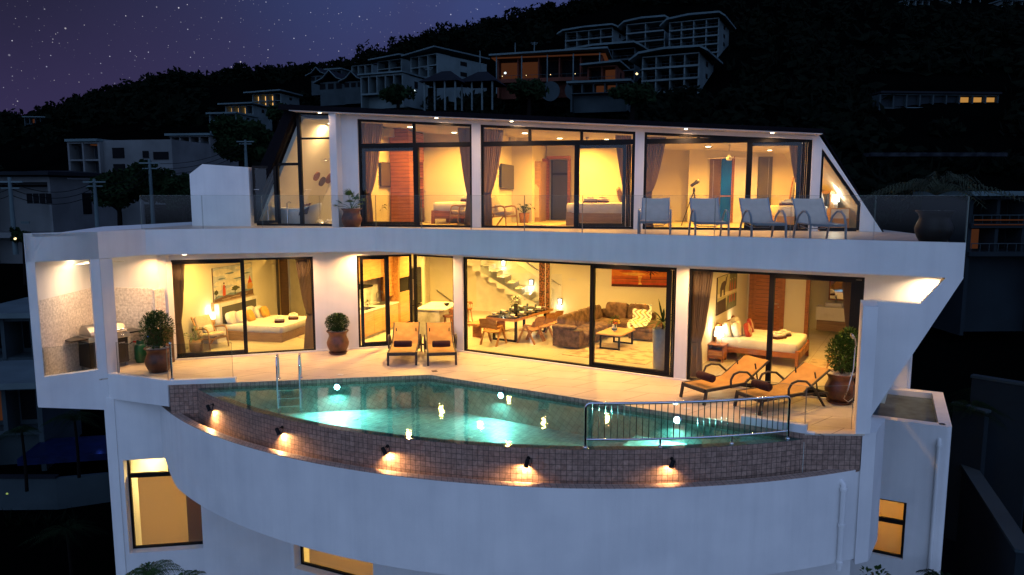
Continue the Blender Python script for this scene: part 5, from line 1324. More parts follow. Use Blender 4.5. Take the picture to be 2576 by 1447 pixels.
mb = MB(); mb.slab([(0, 0), (0.75, 0), (0.75, 0.05), (0, 0.16)], 0.2, 0.56); o = mb.build('cooker_hood', 'black_metal', kt); o.location = (0.1, 0, 1.40)
mb = MB(); mb.tube([(1.62, 0.5, CH), (1.62, 0.5, CH+0.3), (1.62, 0.44, CH+0.36), (1.62, 0.34, CH+0.36), (1.62, 0.3, CH+0.30)], 0.012, 8); mb.build('tap', 'steel', kt)
fd = root('refrigerator', K.pt(2.80, -0.04, 0), K.ang, 'tall black fridge freezer at the end of the oak cabinets', 'refrigerator')
mb = MB(); mb.box(0, 0.78, 0.03, 0.62, 0.02, 1.72); mb.build('body', 'dark_screen', fd)
for z0, z1 in ((0.03, 0.55), (0.57, 1.71)):
    mb = MB(); mb.box(0.005, 0.775, -0.02, 0.028, z0, z1); mb.build('door', 'dark_screen', fd, bevel=0.01)
mb = MB(); mb.tube([(0.06, -0.06, 0.75), (0.06, -0.06, 1.4)], 0.012, 8); mb.build('handle', 'steel', fd)
to = root('toaster', K.pt(-0.32, 0.28, CH), K.ang, 'long chrome toaster on the kitchen worktop', 'toaster')
mb = MB(); mb.pad((0, 0, 0.10), (0.19, 0.085, 0.10), 0.25, 20, 10); mb.build('body', 'chrome', to)
mb = MB(); mb.box(-0.15, 0.15, -0.03, -0.015, 0.198, 0.203); mb.box(-0.15, 0.15, 0.015, 0.03, 0.198, 0.203); mb.lathe([(0.015, 0), (0.015, 0.02)], 10, (-0.1, -0.1, 0.04)); mb.build('knob', 'black_metal', to)
hp = root('herb_pot', K.pt(1.05, 0.48, CH), 0, 'small green herb in a pot behind the kitchen tap', 'plant'); mb = MB(); mb.lathe([(0.03, 0), (0.04, 0.06)], 12); mb.build('pot', 'ceramic', hp); leafy(hp, 50, (0, 0, 0.10), 0.06, 0.04, 0.02, 'leaf_light')
isl = root('kitchen_island', gp(1106, 849, 0), HA, 'marble clad kitchen island with white top', 'kitchen island')
mb = MB(); mb.box(-0.70, 0, 0, 1.25, 0, 0.76); mb.build('body', 'marble', isl)
mb = MB(); mb.box(-0.71, 0.16, -0.01, 1.45, 0.761, 0.80); mb.build('worktop', 'marble_white', isl)
def stool(p, label, ang=0):
    r_ = root('bar_stool', p, ang, label, 'bar stool', 'brown wooden bar stools'); h = 0.56
    mb = MB(); mb.lathe([(0.15, h), (0.17, h+0.02), (0.165, h+0.045), (0.02, h+0.05)], 18); mb.build('seat', 'teak_plain', r_)
    for sx, sy in ((-1, -1), (1, -1), (1, 1), (-1, 1)):
        mb = MB(); mb.tube([(sx*0.15, sy*0.15, 0), (sx*0.09, sy*0.09, h)], 0.016, 8); mb.build('leg', 'teak_plain', r_)
    mb = MB(); mb.tube([(-.13, -.13, .18), (.13, -.13, .18), (.13, .13, .18), (-.13, .13, .18)], 0.011, 6, closed=True); mb.build('footrest', 'teak_plain', r_)
    mb = MB(); mb.tube([(-.15, .02, h+0.2), (-.12, .12, h+0.21), (0, .16, h+0.22), (.12, .12, h+0.21), (.15, .02, h+0.2)], 0.02, 8)
    for x in (-.12, 0, .12): mb.tube([(x, .11, h+0.04), (x, .14, h+0.21)], 0.008, 6)
    mb.build('backrest', 'teak_plain', r_); return r_
stool(gp(1129, 846, 0), 'front bar stool at the marble island', R(-80)); stool(gp(1127, 832, 0), 'middle bar stool at the marble island', R(-100))
g = gp(1180, 829, 0); stool(g+Vector((-0.08, 0.25, 0)), 'bar stool seen at the left edge of the living room window', R(-60))
fr_ = root('fruit_bowl', isl.matrix_basis @ Vector((0.02, 0.75, 0.8)), 0, 'small black curved bowl on the kitchen island', 'bowl'); fr_.location = Vector(gp(1106, 849, 0))+Vector((0.15, 0.7, 0.80))
mb = MB(); mb.lathe([(0.03, 0), (0.07, 0.03), (0.09, 0.08), (0.085, 0.08), (0.06, 0.035)], 16); mb.build('bowl', 'black_metal', fr_)

# ------------------------------------------------------------------ stairs, lamps, column
SB = bst-0.003
def spx(u, v, d): return Frame(FH.pt(0, 0)[:2], HA).pix(u, v, d)
stairs = MB(FH.M)
FSt = FH
tr0 = FSt.pix(1411, 830, bst-0.55)[0]
pa = FSt.pix(1245, 737, bst-0.95); pb = FSt.pix(1350, 800, bst-0.95)
n_st = 14
sx1 = FH.sd(gp(1396, 797, 0))[0]; rise, run = 0.185, 0.275
st = MB(FH.M)
for i in range(n_st):
    x1 = sx1-run*i; z1 = rise*(i+1)
    if z1 > SOF-0.02: break
    st.box(x1-run, x1, bst-0.95, SB, max(0, z1-rise*2.0), z1-0.025, 0)
    st.box(x1-run, x1+0.02, bst-0.96, SB, z1-0.024, z1, 1)
o = part(st, 'staircase', ['ceiling_white', 'marble_white'])
g = MB(FH.M)
xb = sx1-run*9; 
g.add([(sx1+0.02, bst-0.99, 0.15), (sx1+0.02, bst-0.99, 0.95), (xb, bst-0.99, 0.95+9*rise), (xb, bst-0.99, 9*rise-0.2)], [(0, 1, 2, 3)])
part(g, 'stair_glass', 'rail_glass', o)
g = MB(FH.M)
for i in range(1, 9, 2):
    for dz in (-0.02, 0.08): g.tube([(sx1-run*(i+0.5), bst-1.03, rise*(i+0.3)+dz), (sx1-run*(i+0.5), bst-0.96, rise*(i+0.3)+dz)], 0.02, 8)
part(g, 'glass_clamp', 'steel', o)
h0 = FH.pix(1406, 716, bst-0.06); h1 = FH.pix(1325, 660, bst-0.06)
hr = root('handrail', FH.pt(h0[0], bst-0.06, h0[1]), HA, 'slim chrome handrail climbing the stair wall', 'handrail')
dz_ = (h1[1]-h0[1])/(h1[0]-h0[0]); Lh = 3.2
mb = MB(); mb.tube([(0.05, 0.06, -0.02), (0, 0, 0), (-Lh*0.5, 0, -Lh*0.5*dz_), (-Lh*0.75, 0, -Lh*0.75*dz_)], 0.02, 10); mb.build('rail', 'chrome', hr)
for k in (0.1, 1.2): mb = MB(); mb.tube([(-k, 0, -k*dz_), (-k, 0.05, -k*dz_-0.05)], 0.01, 6); mb.build('bracket', 'steel', hr)
h2 = FH.pix(1099, 731, bst-0.06); hk = root('handrail', FH.pt(h2[0], bst-0.06, h2[1]), HA, 'short brass toned handrail on the wall beyond the kitchen island', 'handrail')
mb = MB(); mb.tube([(0, 0.04, 0.02), (0, 0, 0), (0.75, 0, -0.5)], 0.022, 10); mb.build('rail', 'chrome', hk)
for i, (u, v) in enumerate(((1266, 663), (1336, 711), (1408, 759))):
    s, z = FH.pix(u, v, bst-0.06)
    r_ = root('wall_lamp', FH.pt(s, bst-0.002, z), HA, ('topmost', 'middle', 'lowest')[i]+' of the three black framed stair wall lamps', 'wall lamp', 'stair wall lamps')
    mb = MB(); mb.box(-0.075, 0.075, -0.03, 0, -0.11, 0.11); mb.build('frame', 'black_metal', r_)
    mb = MB(); mb.slab([(-0.045, -0.08), (0.045, -0.08), (0.055, 0.08), (-0.055, 0.08)], -0.045, -0.031); mb.build('glass', 'lamp_white', r_)
    lamp('wall_glow', (0, -0.10, -0.18), 3.2, (1, 0.85, 0.5), parent=r_, kind='POINT', radius=0.04)
c0_ = gp(1369, 814, 0)
mb = MB(FH.M); cs, cd = FH.sd(c0_); mb.box(cs-0.17, cs+0.17, cd, cd+0.28, 0, SOF-0.013); part(mb, 'column', 'ceiling_white')
mb = MB(FH.M); mb.box(cs-0.165, cs+0.02, cd-0.012, cd-0.001, 0.55, SOF-0.02); mb.box(cs+0.04, cs+0.17, cd-0.012, cd-0.001, 0.0, SOF-0.02); part(mb, 'column_mosaic', 'hammered')

# ------------------------------------------------------------------ dining table and seats
TA = FR_.ang
q = gp(1300, 861, 0)                                            # near right table leg
dt = root('dining_table', q, TA, 'long live edge wooden dining table laid for dinner', 'dining table')
TL, TW, TH = 2.15, 0.88, 0.68
edge = [(-TW+0.06, -0.28), (-TW*0.5, -0.31), (0.10, -0.27), (0.12, 0.4), (0.07, 0.9), (0.13, 1.5), (0.09, TL-0.15), (-0.2, TL-0.1), (-TW+0.05, TL-0.12), (-TW-0.02, 1.4), (-TW+0.03, 0.7), (-TW-0.02, 0.2)]
mb = MB(); mb.prism(edge, TH-0.07, TH); mb.build('tabletop', 'acacia', dt)
mb = MB(); mb.prism([(p[0]*0.97-0.01, p[1]*0.985) for p in edge], TH+0.001, TH+0.009); mb.build('glass_cover', 'glass', dt)
for y in (0.0, TL-0.45):
    mb = MB()
    mb.box(-0.06, 0, y-0.03, y+0.03, 0, TH-0.07); mb.box(-TW+0.12, -TW+0.18, y-0.03, y+0.03, 0, TH-0.07); mb.box(-TW+0.18, -0.06, y-0.03, y+0.03, 0, 0.05); mb.build('leg_frame', 'black_metal', dt)
TM = Matrix.Translation(q) @ RZ(TA)
def side_chair(p, ang, label):
    r_ = root('dining_chair', p, ang, label, 'dining chair', 'angular wooden dining chairs')
    mb = MB(); mb.grid(lambda u, v: ((u-.5)*0.48, (v-.5)*0.44, 0.385-0.02*math.sin(math.pi*u)), 8, 4); mb.box(-.24, .24, -.22, .22, 0.345, 0.362); mb.build('seat', 'acacia', r_)
    mb = MB(RZ(0) @ T(0, 0.24, 0.46) @ Matrix.Rotation(R(-14), 4, 'X')); mb.grid(lambda u, v: ((u-.5)*0.52, -0.05*math.sin(math.pi*u)+0.02, v*0.27), 10, 3); mb.grid(lambda u, v: ((.5-u)*0.52, -0.05*math.sin(math.pi*u)+0.045, v*0.27), 10, 3); mb.build('backrest', 'acacia', r_)
    for sx in (-1, 1):
        mb = MB(); mb.bar((sx*.25, -.24, 0), (sx*.25, 0.0, 0.52), 0.035, 0.05); mb.bar((sx*.25, .30, 0), (sx*.25, 0.02, 0.52), 0.035, 0.05); mb.bar((sx*.25, -.02, 0.52), (sx*.25, .26, 0.52), 0.04, 0.03); mb.build('leg', 'acacia', r_)
    return r_
a = gp(1242, 863, 0); b = gp(1275, 868, 0)
side_chair(TM @ Vector((-TW/2+0.02, -0.50, 0)), TA+PI, 'wooden dining chair at the near head of the table')
for i, y in enumerate((0.18, 0.78, 1.32)):
    side_chair(TM @ Vector((0.30, y, 0)), TA-PI/2, ('nearest', 'middle', 'farthest')[i]+' of the three wooden chairs on the window side of the table')
bn = root('bench', TM @ Vector((-TW-0.62, -0.05, 0)), TA, 'thick plank bench on the far side of the dining table', 'bench')
mb = MB(); mb.prism([(0, -0.2), (0.35, -0.16), (0.38, 0.8), (0.34, 1.7), (0.02, 1.72), (-0.04, 0.9)], 0.36, 0.42); mb.build('seat', 'acacia', bn)
for y in (0.05, 1.35):
    mb = MB(); mb.box(0.05, 0.32, y, y+0.06, 0, 0.36); mb.build('leg', 'teak_plain', bn)
k = 0
NM = ('first', 'second', 'third', 'fourth')
for side, x in (('window', -0.10), ('wall', -TW+0.18)):
    for i, y in enumerate((0.0, 0.5, 1.0, 1.5)):
        r_ = root('place_setting', TM @ Vector((x, y-0.05, TH+0.010)), TA, f'{NM[i]} white bowl and plate from the near end on the {side} side of the table', 'tableware', 'white bowls laid on the dining table')
        mb = MB(); mb.lathe([(0.06, 0), (0.13, 0.012), (0.125, 0.016), (0.06, 0.006)], 18); mb.build('plate', 'brass', r_)
        mb = MB(); mb.lathe([(0.03, 0.012), (0.06, 0.04), (0.072, 0.085), (0.066, 0.085), (0.05, 0.04)], 16); mb.build('bowl', 'ceramic', r_)
        r2_ = root('wine_glass', TM @ Vector((x+(-0.16 if side == 'window' else 0.16), y+0.06, TH+0.010)), 0, f'clear glass beside the {NM[i]} bowl on the {side} side', 'glass', 'drinking glasses on the dining table')
        mb = MB(); mb.lathe([(0.03, 0), (0.03, 0.004), (0.005, 0.01), (0.005, 0.05), (0.028, 0.07), (0.033, 0.11), (0.028, 0.14)], 12); mb.build('glass', 'glass_edge', r2_)
vs = root('flower_vase', TM @ Vector((-TW/2+0.05, 0.62, TH+0.010)), 0, 'dark vase of white flowers in the middle of the dining table', 'vase')
mb = MB(); mb.lathe([(0.05, 0), (0.055, 0.05), (0.068, 0.26), (0.06, 0.26), (0.05, 0.2)], 16); mb.build('vase', 'enamel_black', vs)
leafy(vs, 40, (0, 0, 0.34), 0.13, 0.11, 0.045, 'leaf', 'leaves', 8)
mb = MB(); rn = random.Random(5)
for i in range(16): mb.pad((rn.uniform(-.11, .11), rn.uniform(-.1, .1), 0.40+rn.uniform(-.06, .08)), (0.032, 0.032, 0.022), 0.8, 8, 5)
mb.build('blossom', 'flower_w', vs)

# ------------------------------------------------------------------ lounge corner
so = gp(1409, 874, 0)                                             # near right foot of the arm end
so = gp(1456, 882, 0)
SM = Matrix.Translation(so) @ RZ(TA)
sf = root('corner_sofa', so, TA, 'large brown suede corner sofa with chaise', 'sofa')
def spad(name, c, s, e=0.25, rx=0, rz=0, tilt=0, m='suede'):
    mb = MB(); mb.pad(c, s, e, 24, 10, 0, rx, rz, 0.6, tilt); return mb.build(name, m, sf)
mb = MB(); mb.box(-0.78, 0.0, 0.02, 0.30, 0.05, 0.50); mb.box(-0.80, -0.36, 0.0, 0.32, 0.50, 0.53); mb.build('armrest', 'suede', sf, bevel=0.03)
spad('armrest_pad', (-0.50, 0.16, 0.55), (0.32, 0.16, 0.05))
mb = MB(); mb.box(-0.30, -0.05, 0.06, 0.26, 0.501, 0.507); mb.build('cup_holder', 'charcoal', sf)
mb = MB(); mb.box(-0.78, 0.0, 0.30, 3.10, 0.05, 0.26); mb.box(0.0, 0.60, 2.35, 3.10, 0.05, 0.26); mb.box(0.60, 1.30, 1.95, 3.10, 0.05, 0.26); mb.build('base', 'suede', sf)
for i in range(4): spad('seat_cushion', (-0.30, 0.62+i*0.60, 0.34), (0.36, 0.30, 0.10))
spad('seat_cushion', (0.28, 2.70, 0.34), (0.32, 0.36, 0.10))
spad('seat_cushion', (0.94, 2.50, 0.34), (0.36, 0.56, 0.11))
for i in range(4): spad('back_cushion', (-0.66, 0.60+i*0.62, 0.58), (0.13, 0.30, 0.23), tilt=R(-12))
for i in range(2): spad('back_cushion', (-0.18+i*0.70, 3.02, 0.62), (0.34, 0.13, 0.25), rx=R(-10))
mb = MB(); mb.box(-0.84, -0.72, 0.28, 3.22, 0.05, 0.60); mb.box(-0.72, 0.95, 3.12, 3.24, 0.05, 0.62); mb.build('back_frame', 'suede', sf)
# throw
tw = MB()
def thf(u, v):
    if v < 0.35: k = v/0.35; return (0.25+u*0.58+0.05*k, 3.22-0.22*k, 0.50+0.38*math.sin(k*PI/2)+0.01*math.sin(u*12))
    if v < 0.6: k = (v-0.35)/0.25; return (0.30+u*0.58+0.1*k, 3.00-0.22*k, 0.91-0.43*k+0.01*math.sin(u*14))
    k = (v-0.6)/0.4; return (0.40+u*0.55+0.15*k+0.05*u*k, 2.78-0.88*k, 0.485-0.02*math.sin(k*9+u*5)-max(0, k-0.85)*1.6*max(0, 1-u))
m_, nt = newmat('throw_pattern'); out = nd(nt, 'ShaderNodeOutputMaterial'); tcn = nd(nt, 'ShaderNodeTexCoord')
sp = nd(nt, 'ShaderNodeSeparateXYZ', {0: tcn.outputs['UV']})
m1 = nd(nt, 'ShaderNodeMath', {0: sp.outputs[0], 1: 4.0}, operation='MULTIPLY'); rmp = nd(nt, 'ShaderNodeMath', {0: m1.outputs[0], 1: 1.0}, operation='FRACT')
y1 = nd(nt, 'ShaderNodeMath', {0: sp.outputs[1], 1: 14.0}, operation='MULTIPLY'); pg = nd(nt, 'ShaderNodeMath', {0: y1.outputs[0], 1: 1.0}, operation='PINGPONG')
ad = nd(nt, 'ShaderNodeMath', {0: rmp.outputs[0], 1: pg.outputs[0]}, operation='ADD'); fr3 = nd(nt, 'ShaderNodeMath', {0: ad.outputs[0], 1: 0.5}, operation='PINGPONG'); gt = nd(nt, 'ShaderNodeMath', {0: fr3.outputs[0], 1: 0.3}, operation='GREATER_THAN')
cr_ = nd(nt, 'ShaderNodeValToRGB', {0: sp.outputs[0]}); cr_.color_ramp.interpolation = 'CONSTANT'
for p_, c_ in ((0.0, (.30, .26, .22)), (0.28, (.72, .40, .06)), (0.45, (.24, .36, .40)), (0.62, (.72, .40, .06)), (0.7, (.22, .19, .17)), (0.9, (.24, .36, .40))):
    e_l = cr_.color_ramp.elements.new(p_) if p_ > 0 else cr_.color_ramp.elements[0]; e_l.color = (*c_, 1)
mxx = nd(nt, 'ShaderNodeMix', {0: gt.outputs[0], 6: (0.80, 0.75, 0.64), 7: cr_.outputs[0]}, data_type='RGBA'); bb = nd(nt, 'ShaderNodeBsdfPrincipled', {'Roughness': 0.9, 'Base Color': mxx.outputs[2]}); nt.links.new(bb.outputs[0], out.inputs[0])
def gridmap(mb, fn, nu, nv):
    for j in range(nv):
        for i in range(nu):
            q4 = [(i/nu, j/nv), ((i+1)/nu, j/nv), ((i+1)/nu, (j+1)/nv), (i/nu, (j+1)/nv)]
            mb.add([fn(*p) for p in q4], [(0, 1, 2, 3)], 0, True, q4)
gridmap(tw, thf, 12, 30)
o = tw.build('throw_blanket', 'throw_pattern'); o.matrix_world = SM; tag(o, 'white throw with zigzag pattern and yellow bands draped over the sofa back', 'blanket')
rg = root('living_room_rug', SM @ Vector((-0.3, -0.05, 0.0)), TA, 'worn grey beige rug under the coffee table', 'rug'); mb = MB(); mb.box(0.15, 2.35, -0.62, 1.25, 0.001, 0.012); mb.build('pile', 'rug_pattern', rg)
ct0 = gp(1554.5, 883, 0)
ct = root('coffee_table', ct0, TA, 'coffee table with wooden top on a black square tube frame', 'coffee table')
mb = MB(); mb.box(-0.60, 0.08, -0.06, 1.02, 0.385, 0.42); mb.build('tabletop', 'oak', ct)
for y in (0.0, 0.92):
    mb = MB(); mb.box(-0.52, -0.48, y, y+0.04, 0.012, 0.385); mb.box(0.0, 0.04, y, y+0.04, 0.012, 0.385); mb.box(-0.48, 0.0, y, y+0.04, 0.012, 0.05); mb.box(-0.48, 0.0, y, y+0.04, 0.345, 0.384); mb.build('leg_frame', 'black_metal', ct)
fv = root('flower_vase', ct0+Vector(rot2((-0.28, 0.42), TA)).to_3d()+Vector((0, 0, 0.42)), 0, 'striped round vase with yellow and rust flowers on the coffee table', 'vase')
mb = MB(); mb.lathe([(0.04, 0), (0.075, 0.05), (0.08, 0.09), (0.055, 0.14), (0.05, 0.16), (0.06, 0.18)], 18); mb.build('vase', 'ceramic', fv)
mb = MB(); mb.lathe([(0.0765, 0.045), (0.082, 0.07), (0.082, 0.09)], 18); mb.build('stripe', 'stripe_b', fv)
leafy(fv, 60, (0, 0, 0.27), 0.13, 0.10, 0.03, 'leaf', 'leaves', 6)
for mn, cc in (('flower_y', ((.07, -.05, .30), (.1, .0, .28), (-.02, -.08, .31), (.11, -.06, .24))), ('flower_r', ((.03, -.06, .23), (-.03, -.05, .26), (.05, .04, .3), (0, -.09, .21)))):
    mb = MB()
    for c in cc: mb.pad(c, (0.035, 0.035, 0.025), 0.8, 9, 5)
    mb.build('blossom', mn, fv)
g = gp(1664, 934, 0); tp = root('tall_planter', g+Vector((-0.02, 0.12, 0)), 0, 'tall grey tapered planter with arching strap leaves in the living room', 'plant')
mb = MB(); mb.lathe([(0.135, 0), (0.15, 0.03), (0.165, 0.5), (0.185, 0.98), (0.165, 0.98), (0.15, 0.9)], 24); mb.build('pot', 'concrete_vase', tp)
mb = MB(); mb.tube([(0.04, 0, 0.9), (0.06, 0, 1.05), (0.05, 0, 1.15)], 0.025, 8); mb.build('stem', 'bark', tp)
mb = MB(); rn = random.Random(12)
for i in range(22):
    a = i*2.4; el = rn.uniform(0.2, 1.35); L = rn.uniform(0.4, 0.62); hd = Vector((math.cos(a), math.sin(a), 0)); b0 = Vector((0.05, 0, 1.12)); side = Vector((-hd.y, hd.x, 0))
    pts = []
    for k in range(7):
        t = k/6; pts.append(b0+hd*L*math.cos(el)*t*(1.1)+Vector((0, 0, L*math.sin(el)*t-0.5*L*t*t*math.cos(el))))
    for k in range(6):
        w0 = 0.032*math.sin(PI*(k/6*0.85+0.12)); w1 = 0.032*math.sin(PI*((k+1)/6*0.85+0.12)); mb.add([pts[k]-side*w0, pts[k]+side*w0, pts[k+1]+side*w1, pts[k+1]-side*w1], [(0, 1, 2, 3)], 0, True)
mb.build('foliage', 'leaf', tp)
M_, w_, h_ = onwall(FH, 1538.4, 720, 1678, 676, bst-0.001)
sh = [('s_or', [(0, 0), (1, 0), (1, 1), (0, 1)]), ('s_re', [(0, .9), (.3, .84), (.6, .92), (1, .85), (1, 1), (0, 1)]), ('s_ye', blob(.42, .68, .2, .07, 16, .2, 2)), ('s_re', blob(.25, .82, .14, .03, 12, .3, 4)), ('s_re', blob(.62, .8, .12, .03, 12, .3, 6)),
      ('s_sea', [(0, 0), (1, 0), (1, .56), (0, .58)]), ('s_re', [(0, .0), (1, 0), (1, .22), (0, .26)]), ('s_ye', [(.48, .58), (.56, .58), (.53, .3), (.56, .12), (.49, .12), (.50, .3)]), ('s_dk', [(0, 0), (1, 0), (1, .12), (0, .14)])]
for i, y in enumerate((.50, .44, .37, .30, .24)): sh.append(('s_dk' if i % 2 else 's_re', [(0.02*i, y), (.3, y+.015), (.6, y-.01), (1, y+.01), (1, y-.015), (.6, y-.035), (.3, y-.01), (.02*i, y-.02)]))
sh.append(('s_dk', [(.70, .45), (.72, .45), (.725, .85), (.705, .85)]))
for i in range(11):
    a = 2*PI*i/11; c, s = math.cos(a), math.sin(a)*1.6; sh.append(('s_dk', [(.715, .86), (.715+.08*c-.01*s, .86+.12*s+.05), (.715+.17*c, .86+.13*s-.05), (.715+.08*c+.01*s, .86+.08*s-.01)]))
for i in range(7):
    a = 2*PI*i/7+.3; c, s = math.cos(a), math.sin(a)*1.6; sh.append(('s_dk', [(.97, .8), (.97+.06*c, .8+.1*s+.04), (.97+.13*c, .8+.1*s-.04), (.97+.06*c, .8+.06*s)]))
art(M_, w_, h_, sh, 'long sunset beach picture with a palm silhouette above the sofa', side='s_re')
s, z = FH.pix(1440, 703, bst); wall_switch(FH.pt(s, bst-0.002, z), HA, 'white double switch plate between stairs and sofa', 0.26)

# ------------------------------------------------------------------ right bedroom
GW = Frame(G.pt(0.003, 0)[:2], G.ang+PI/2)
M_, w_, h_ = onwall(GW, 1799.8, 794.6, 1852, 684); h_ = 0.95
sh = [('e_bg', [(0, 0), (1, 0), (1, 1), (0, 1)]), ('e_li', [(.0, .45), (1, .42), (1, .5), (0, .56)]), ('e_gr', [(.55, .52), (1, .5), (1, 1), (.6, 1)]), ('e_dk', [(0, 0), (.45, 0), (.42, .38), (0, .36)]), ('e_gr', [(.45, 0), (1, 0), (1, .38), (.5, .4)]),
      ('e_dk', [(.12, .46), (.20, .46), (.21, .62), (.28, .63), (.29, .46), (.36, .46), (.37, .68), (.42, .76), (.44, .92), (.40, .94), (.36, .84), (.30, .86), (.18, .82), (.12, .70)]), ('e_dk', [(.43, .9), (.48, .97), (.46, .99), (.41, .93)])]
for x in (.62, .72, .86): sh += [('e_re', [(x-.02, .5), (x+.03, .5), (x+.025, .7), (x+.01, .8), (x-.01, .7)]), ('e_li', blob(x, .83, .015, .02, 8, .1, 3)), ('e_re', [(x-.02, .18), (x+.03, .2), (x+.02, .4), (x-.02, .4)])]
art(M_, w_, h_, sh, 'tall picture of a dark elephant and red dancers above the bed', side='e_dk')
bp0 = gp(2006.5, 927, 0)
tb_ = root('double_bed', bp0, G.ang, 'teak framed double bed with white cover in the right bedroom', 'bed')
Lb, Wb = G.sd(bp0)[0]-0.18, 1.60
mb = MB()
mb.box(-Lb, 0, 0, 0.05, 0.22, 0.34); mb.box(-Lb, 0, Wb-0.05, Wb, 0.22, 0.34); mb.box(-Lb, -0.06, 0.05, Wb-0.05, 0.2, 0.30); mb.box(-0.05, 0, 0.05, Wb-0.05, 0.16, 0.36); mb.build('frame', 'teak_plain', tb_)
for i in range(3): mb = MB(); mb.box(0.001, 0.01, 0.14+i*0.47, 0.53+i*0.47, 0.20, 0.34); mb.build('carved_panel', 'acacia', tb_)
for x, y in ((-0.07, -0.003), (-0.07, Wb-0.067), (-Lb, -0.003), (-Lb, Wb-0.067)): mb = MB(); mb.box(x, x+0.075, y, y+0.07, 0, 0.40 if x > -1 else 0.3); mb.build('leg', 'teak_plain', tb_)
mb = MB(); mb.box(-Lb-0.07, -Lb, -0.02, Wb+0.02, 0, 0.80); mb.pad((-Lb-0.03, 0.1, 0.83), (0.04, 0.12, 0.05), 0.9, 12, 6); mb.pad((-Lb-0.03, Wb-0.1, 0.83), (0.04, 0.12, 0.05), 0.9, 12, 6); mb.build('headboard', 'teak_plain', tb_)
mb = MB(); mb.pad((-Lb/2-0.02, Wb/2, 0.43), (Lb/2-0.02, Wb/2-0.04, 0.12), 0.16, 40, 12); mb.build('mattress', 'linen', tb_)
mb = MB(); mb.pad((-Lb*0.40, Wb/2, 0.435), (Lb*0.385, Wb/2-0.02, 0.128), 0.15, 40, 12); mb.build('bed_cover', 'linen', tb_)
RM = Matrix.Translation(bp0) @ RZ(G.ang)
for x, y, l, s in ((-Lb+0.14, 0.36, 'white pillow nearest the teak headboard lamp side', (.09, .24, .20)), (-Lb+0.34, 0.42, 'plump white pillow in front on the right bed', (.10, .22, .19)), (-Lb+0.14, 1.15, 'white pillow at the far side of the right bed', (.09, .24, .20))):
    soft('pillow', RM @ Vector((x, y, 0.70)), G.ang, s, 'linen', l, 'pillow', 'white pillows', ry=R(-18))
def diamond(o):
    mb = MB()
    for q in (0.16, 0.105, 0.05):
        for k in range(4):
            a0_, a1_ = k*PI/2, (k+1)*PI/2
            pa_, pb_ = (q*math.cos(a0_), q*math.sin(a0_)), (q*math.cos(a1_), q*math.sin(a1_))
            mb.bar((0.070-q*0.1, pa_[0], pa_[1]), (0.070-q*0.1, pb_[0], pb_[1]), 0.016, 0.016)
    mb.build('woven_pattern', 'pat_cream', o)
for x, y, l, rz in ((-Lb+0.58, 0.50, 'red and cream diamond cushion at the front of the right bed', 0), (-Lb+0.50, 1.12, 'red and cream diamond cushion at the far side of the right bed', 8)):
    soft('cushion', RM @ Vector((x, y, 0.70)), G.ang+R(rz), (.06, .19, .19), 'red_pat', l, 'cushion', 'red diamond cushions', ry=R(-16), extra=diamond)
towels(RM @ Vector((-0.55, 0.52, 0.565)), G.ang+R(60), 'near towel stack, white over maroon, on the right bedroom bed', s=0.9)
towels(RM @ Vector((-0.50, 0.88, 0.565)), G.ang+R(60), 'far towel stack, white over maroon, on the right bedroom bed', s=0.9)
n0 = gp(1819.5, 913, 0); ns = root('nightstand', n0, G.ang, 'small teak nightstand with open shelf and drawer by the right bed', 'nightstand')
mb = MB(); mb.box(-0.40, 0, 0, 0.36, 0.08, 0.14); mb.box(-0.40, -0.37, 0, 0.36, 0.14, 0.40); mb.box(-0.03, 0, 0, 0.36, 0.14, 0.40); mb.box(-0.37, -0.03, 0.34, 0.36, 0.14, 0.4); mb.box(-0.42, 0.02, -0.02, 0.37, 0.401, 0.425); mb.box(-0.37, -0.03, 0, 0.34, 0.26, 0.28); mb.build('cabinet', 'teak_plain', ns)
mb = MB(); mb.box(-0.365, -0.035, -0.012, 0.0, 0.15, 0.255); mb.build('drawer', 'acacia', ns)
for x, y in ((-0.39, 0.01), (-0.06, 0.01), (-0.39, 0.30), (-0.06, 0.30)): mb = MB(); mb.box(x, x+0.05, y, y+0.05, 0, 0.079); mb.build('leg', 'teak_plain', ns)
table_lamp(n0+G.t*-0.17+G.n*0.18+Vector((0, 0, 0.426)), 'bedside lamp with white shade on the teak nightstand', 0.40, 0.115, 'ceramic', 'lamp_warm', e=12, cone=0.72)
lamp("lamp_glow", (-Lb+0.05, Wb+0.12, 0.75), 5, (1, .75, .4), parent=tb_, kind="POINT", radius=0.05)
DBk = DB-0.003
def teak_door(fr, s, d, w, h, label, ang=0.0, hand=True, frame=True):
    r_ = root('teak_door', fr.pt(s, d, 0 if d is not None else 0), fr.ang, label, 'door', 'slatted teak doors')
    if frame: mb = MB(); mb.box(-0.10, 0, -0.05, 0.02, 0, h+0.1); mb.box(w, w+0.10, -0.05, 0.02, 0, h+0.1); mb.box(0, w, -0.05, 0.02, h, h+0.1); mb.build('door_frame', 'teak_plain', r_)
    mb = MB(RZ(ang)); mb.box(0.005, w-0.005, -0.04, -0.003, 0.01, h-0.005); l = mb.build('leaf', 'teak', r_)
    mb = MB(RZ(ang)); mb.box(0.005, 0.09, -0.046, -0.041, 0.01, h-0.005); mb.box(w-0.09, w-0.005, -0.046, -0.041, 0.01, h-0.005); mb.build('stile', 'teak_plain', l)
    mb = MB(RZ(ang)); mb.tube([(w-0.05, -0.045, 0.95), (w-0.05, -0.09, 0.95), (w-0.17, -0.09, 0.95)], 0.01, 8); mb.lathe([(0.02, -0.01), (0.02, 0.01)], 10, (w-0.05, -0.05, 0.86)); mb.build('handle', 'steel', l)
    return r_
da, db = G.pix(1892, 790, DBk)[0], G.pix(1963, 790, DBk)[0]
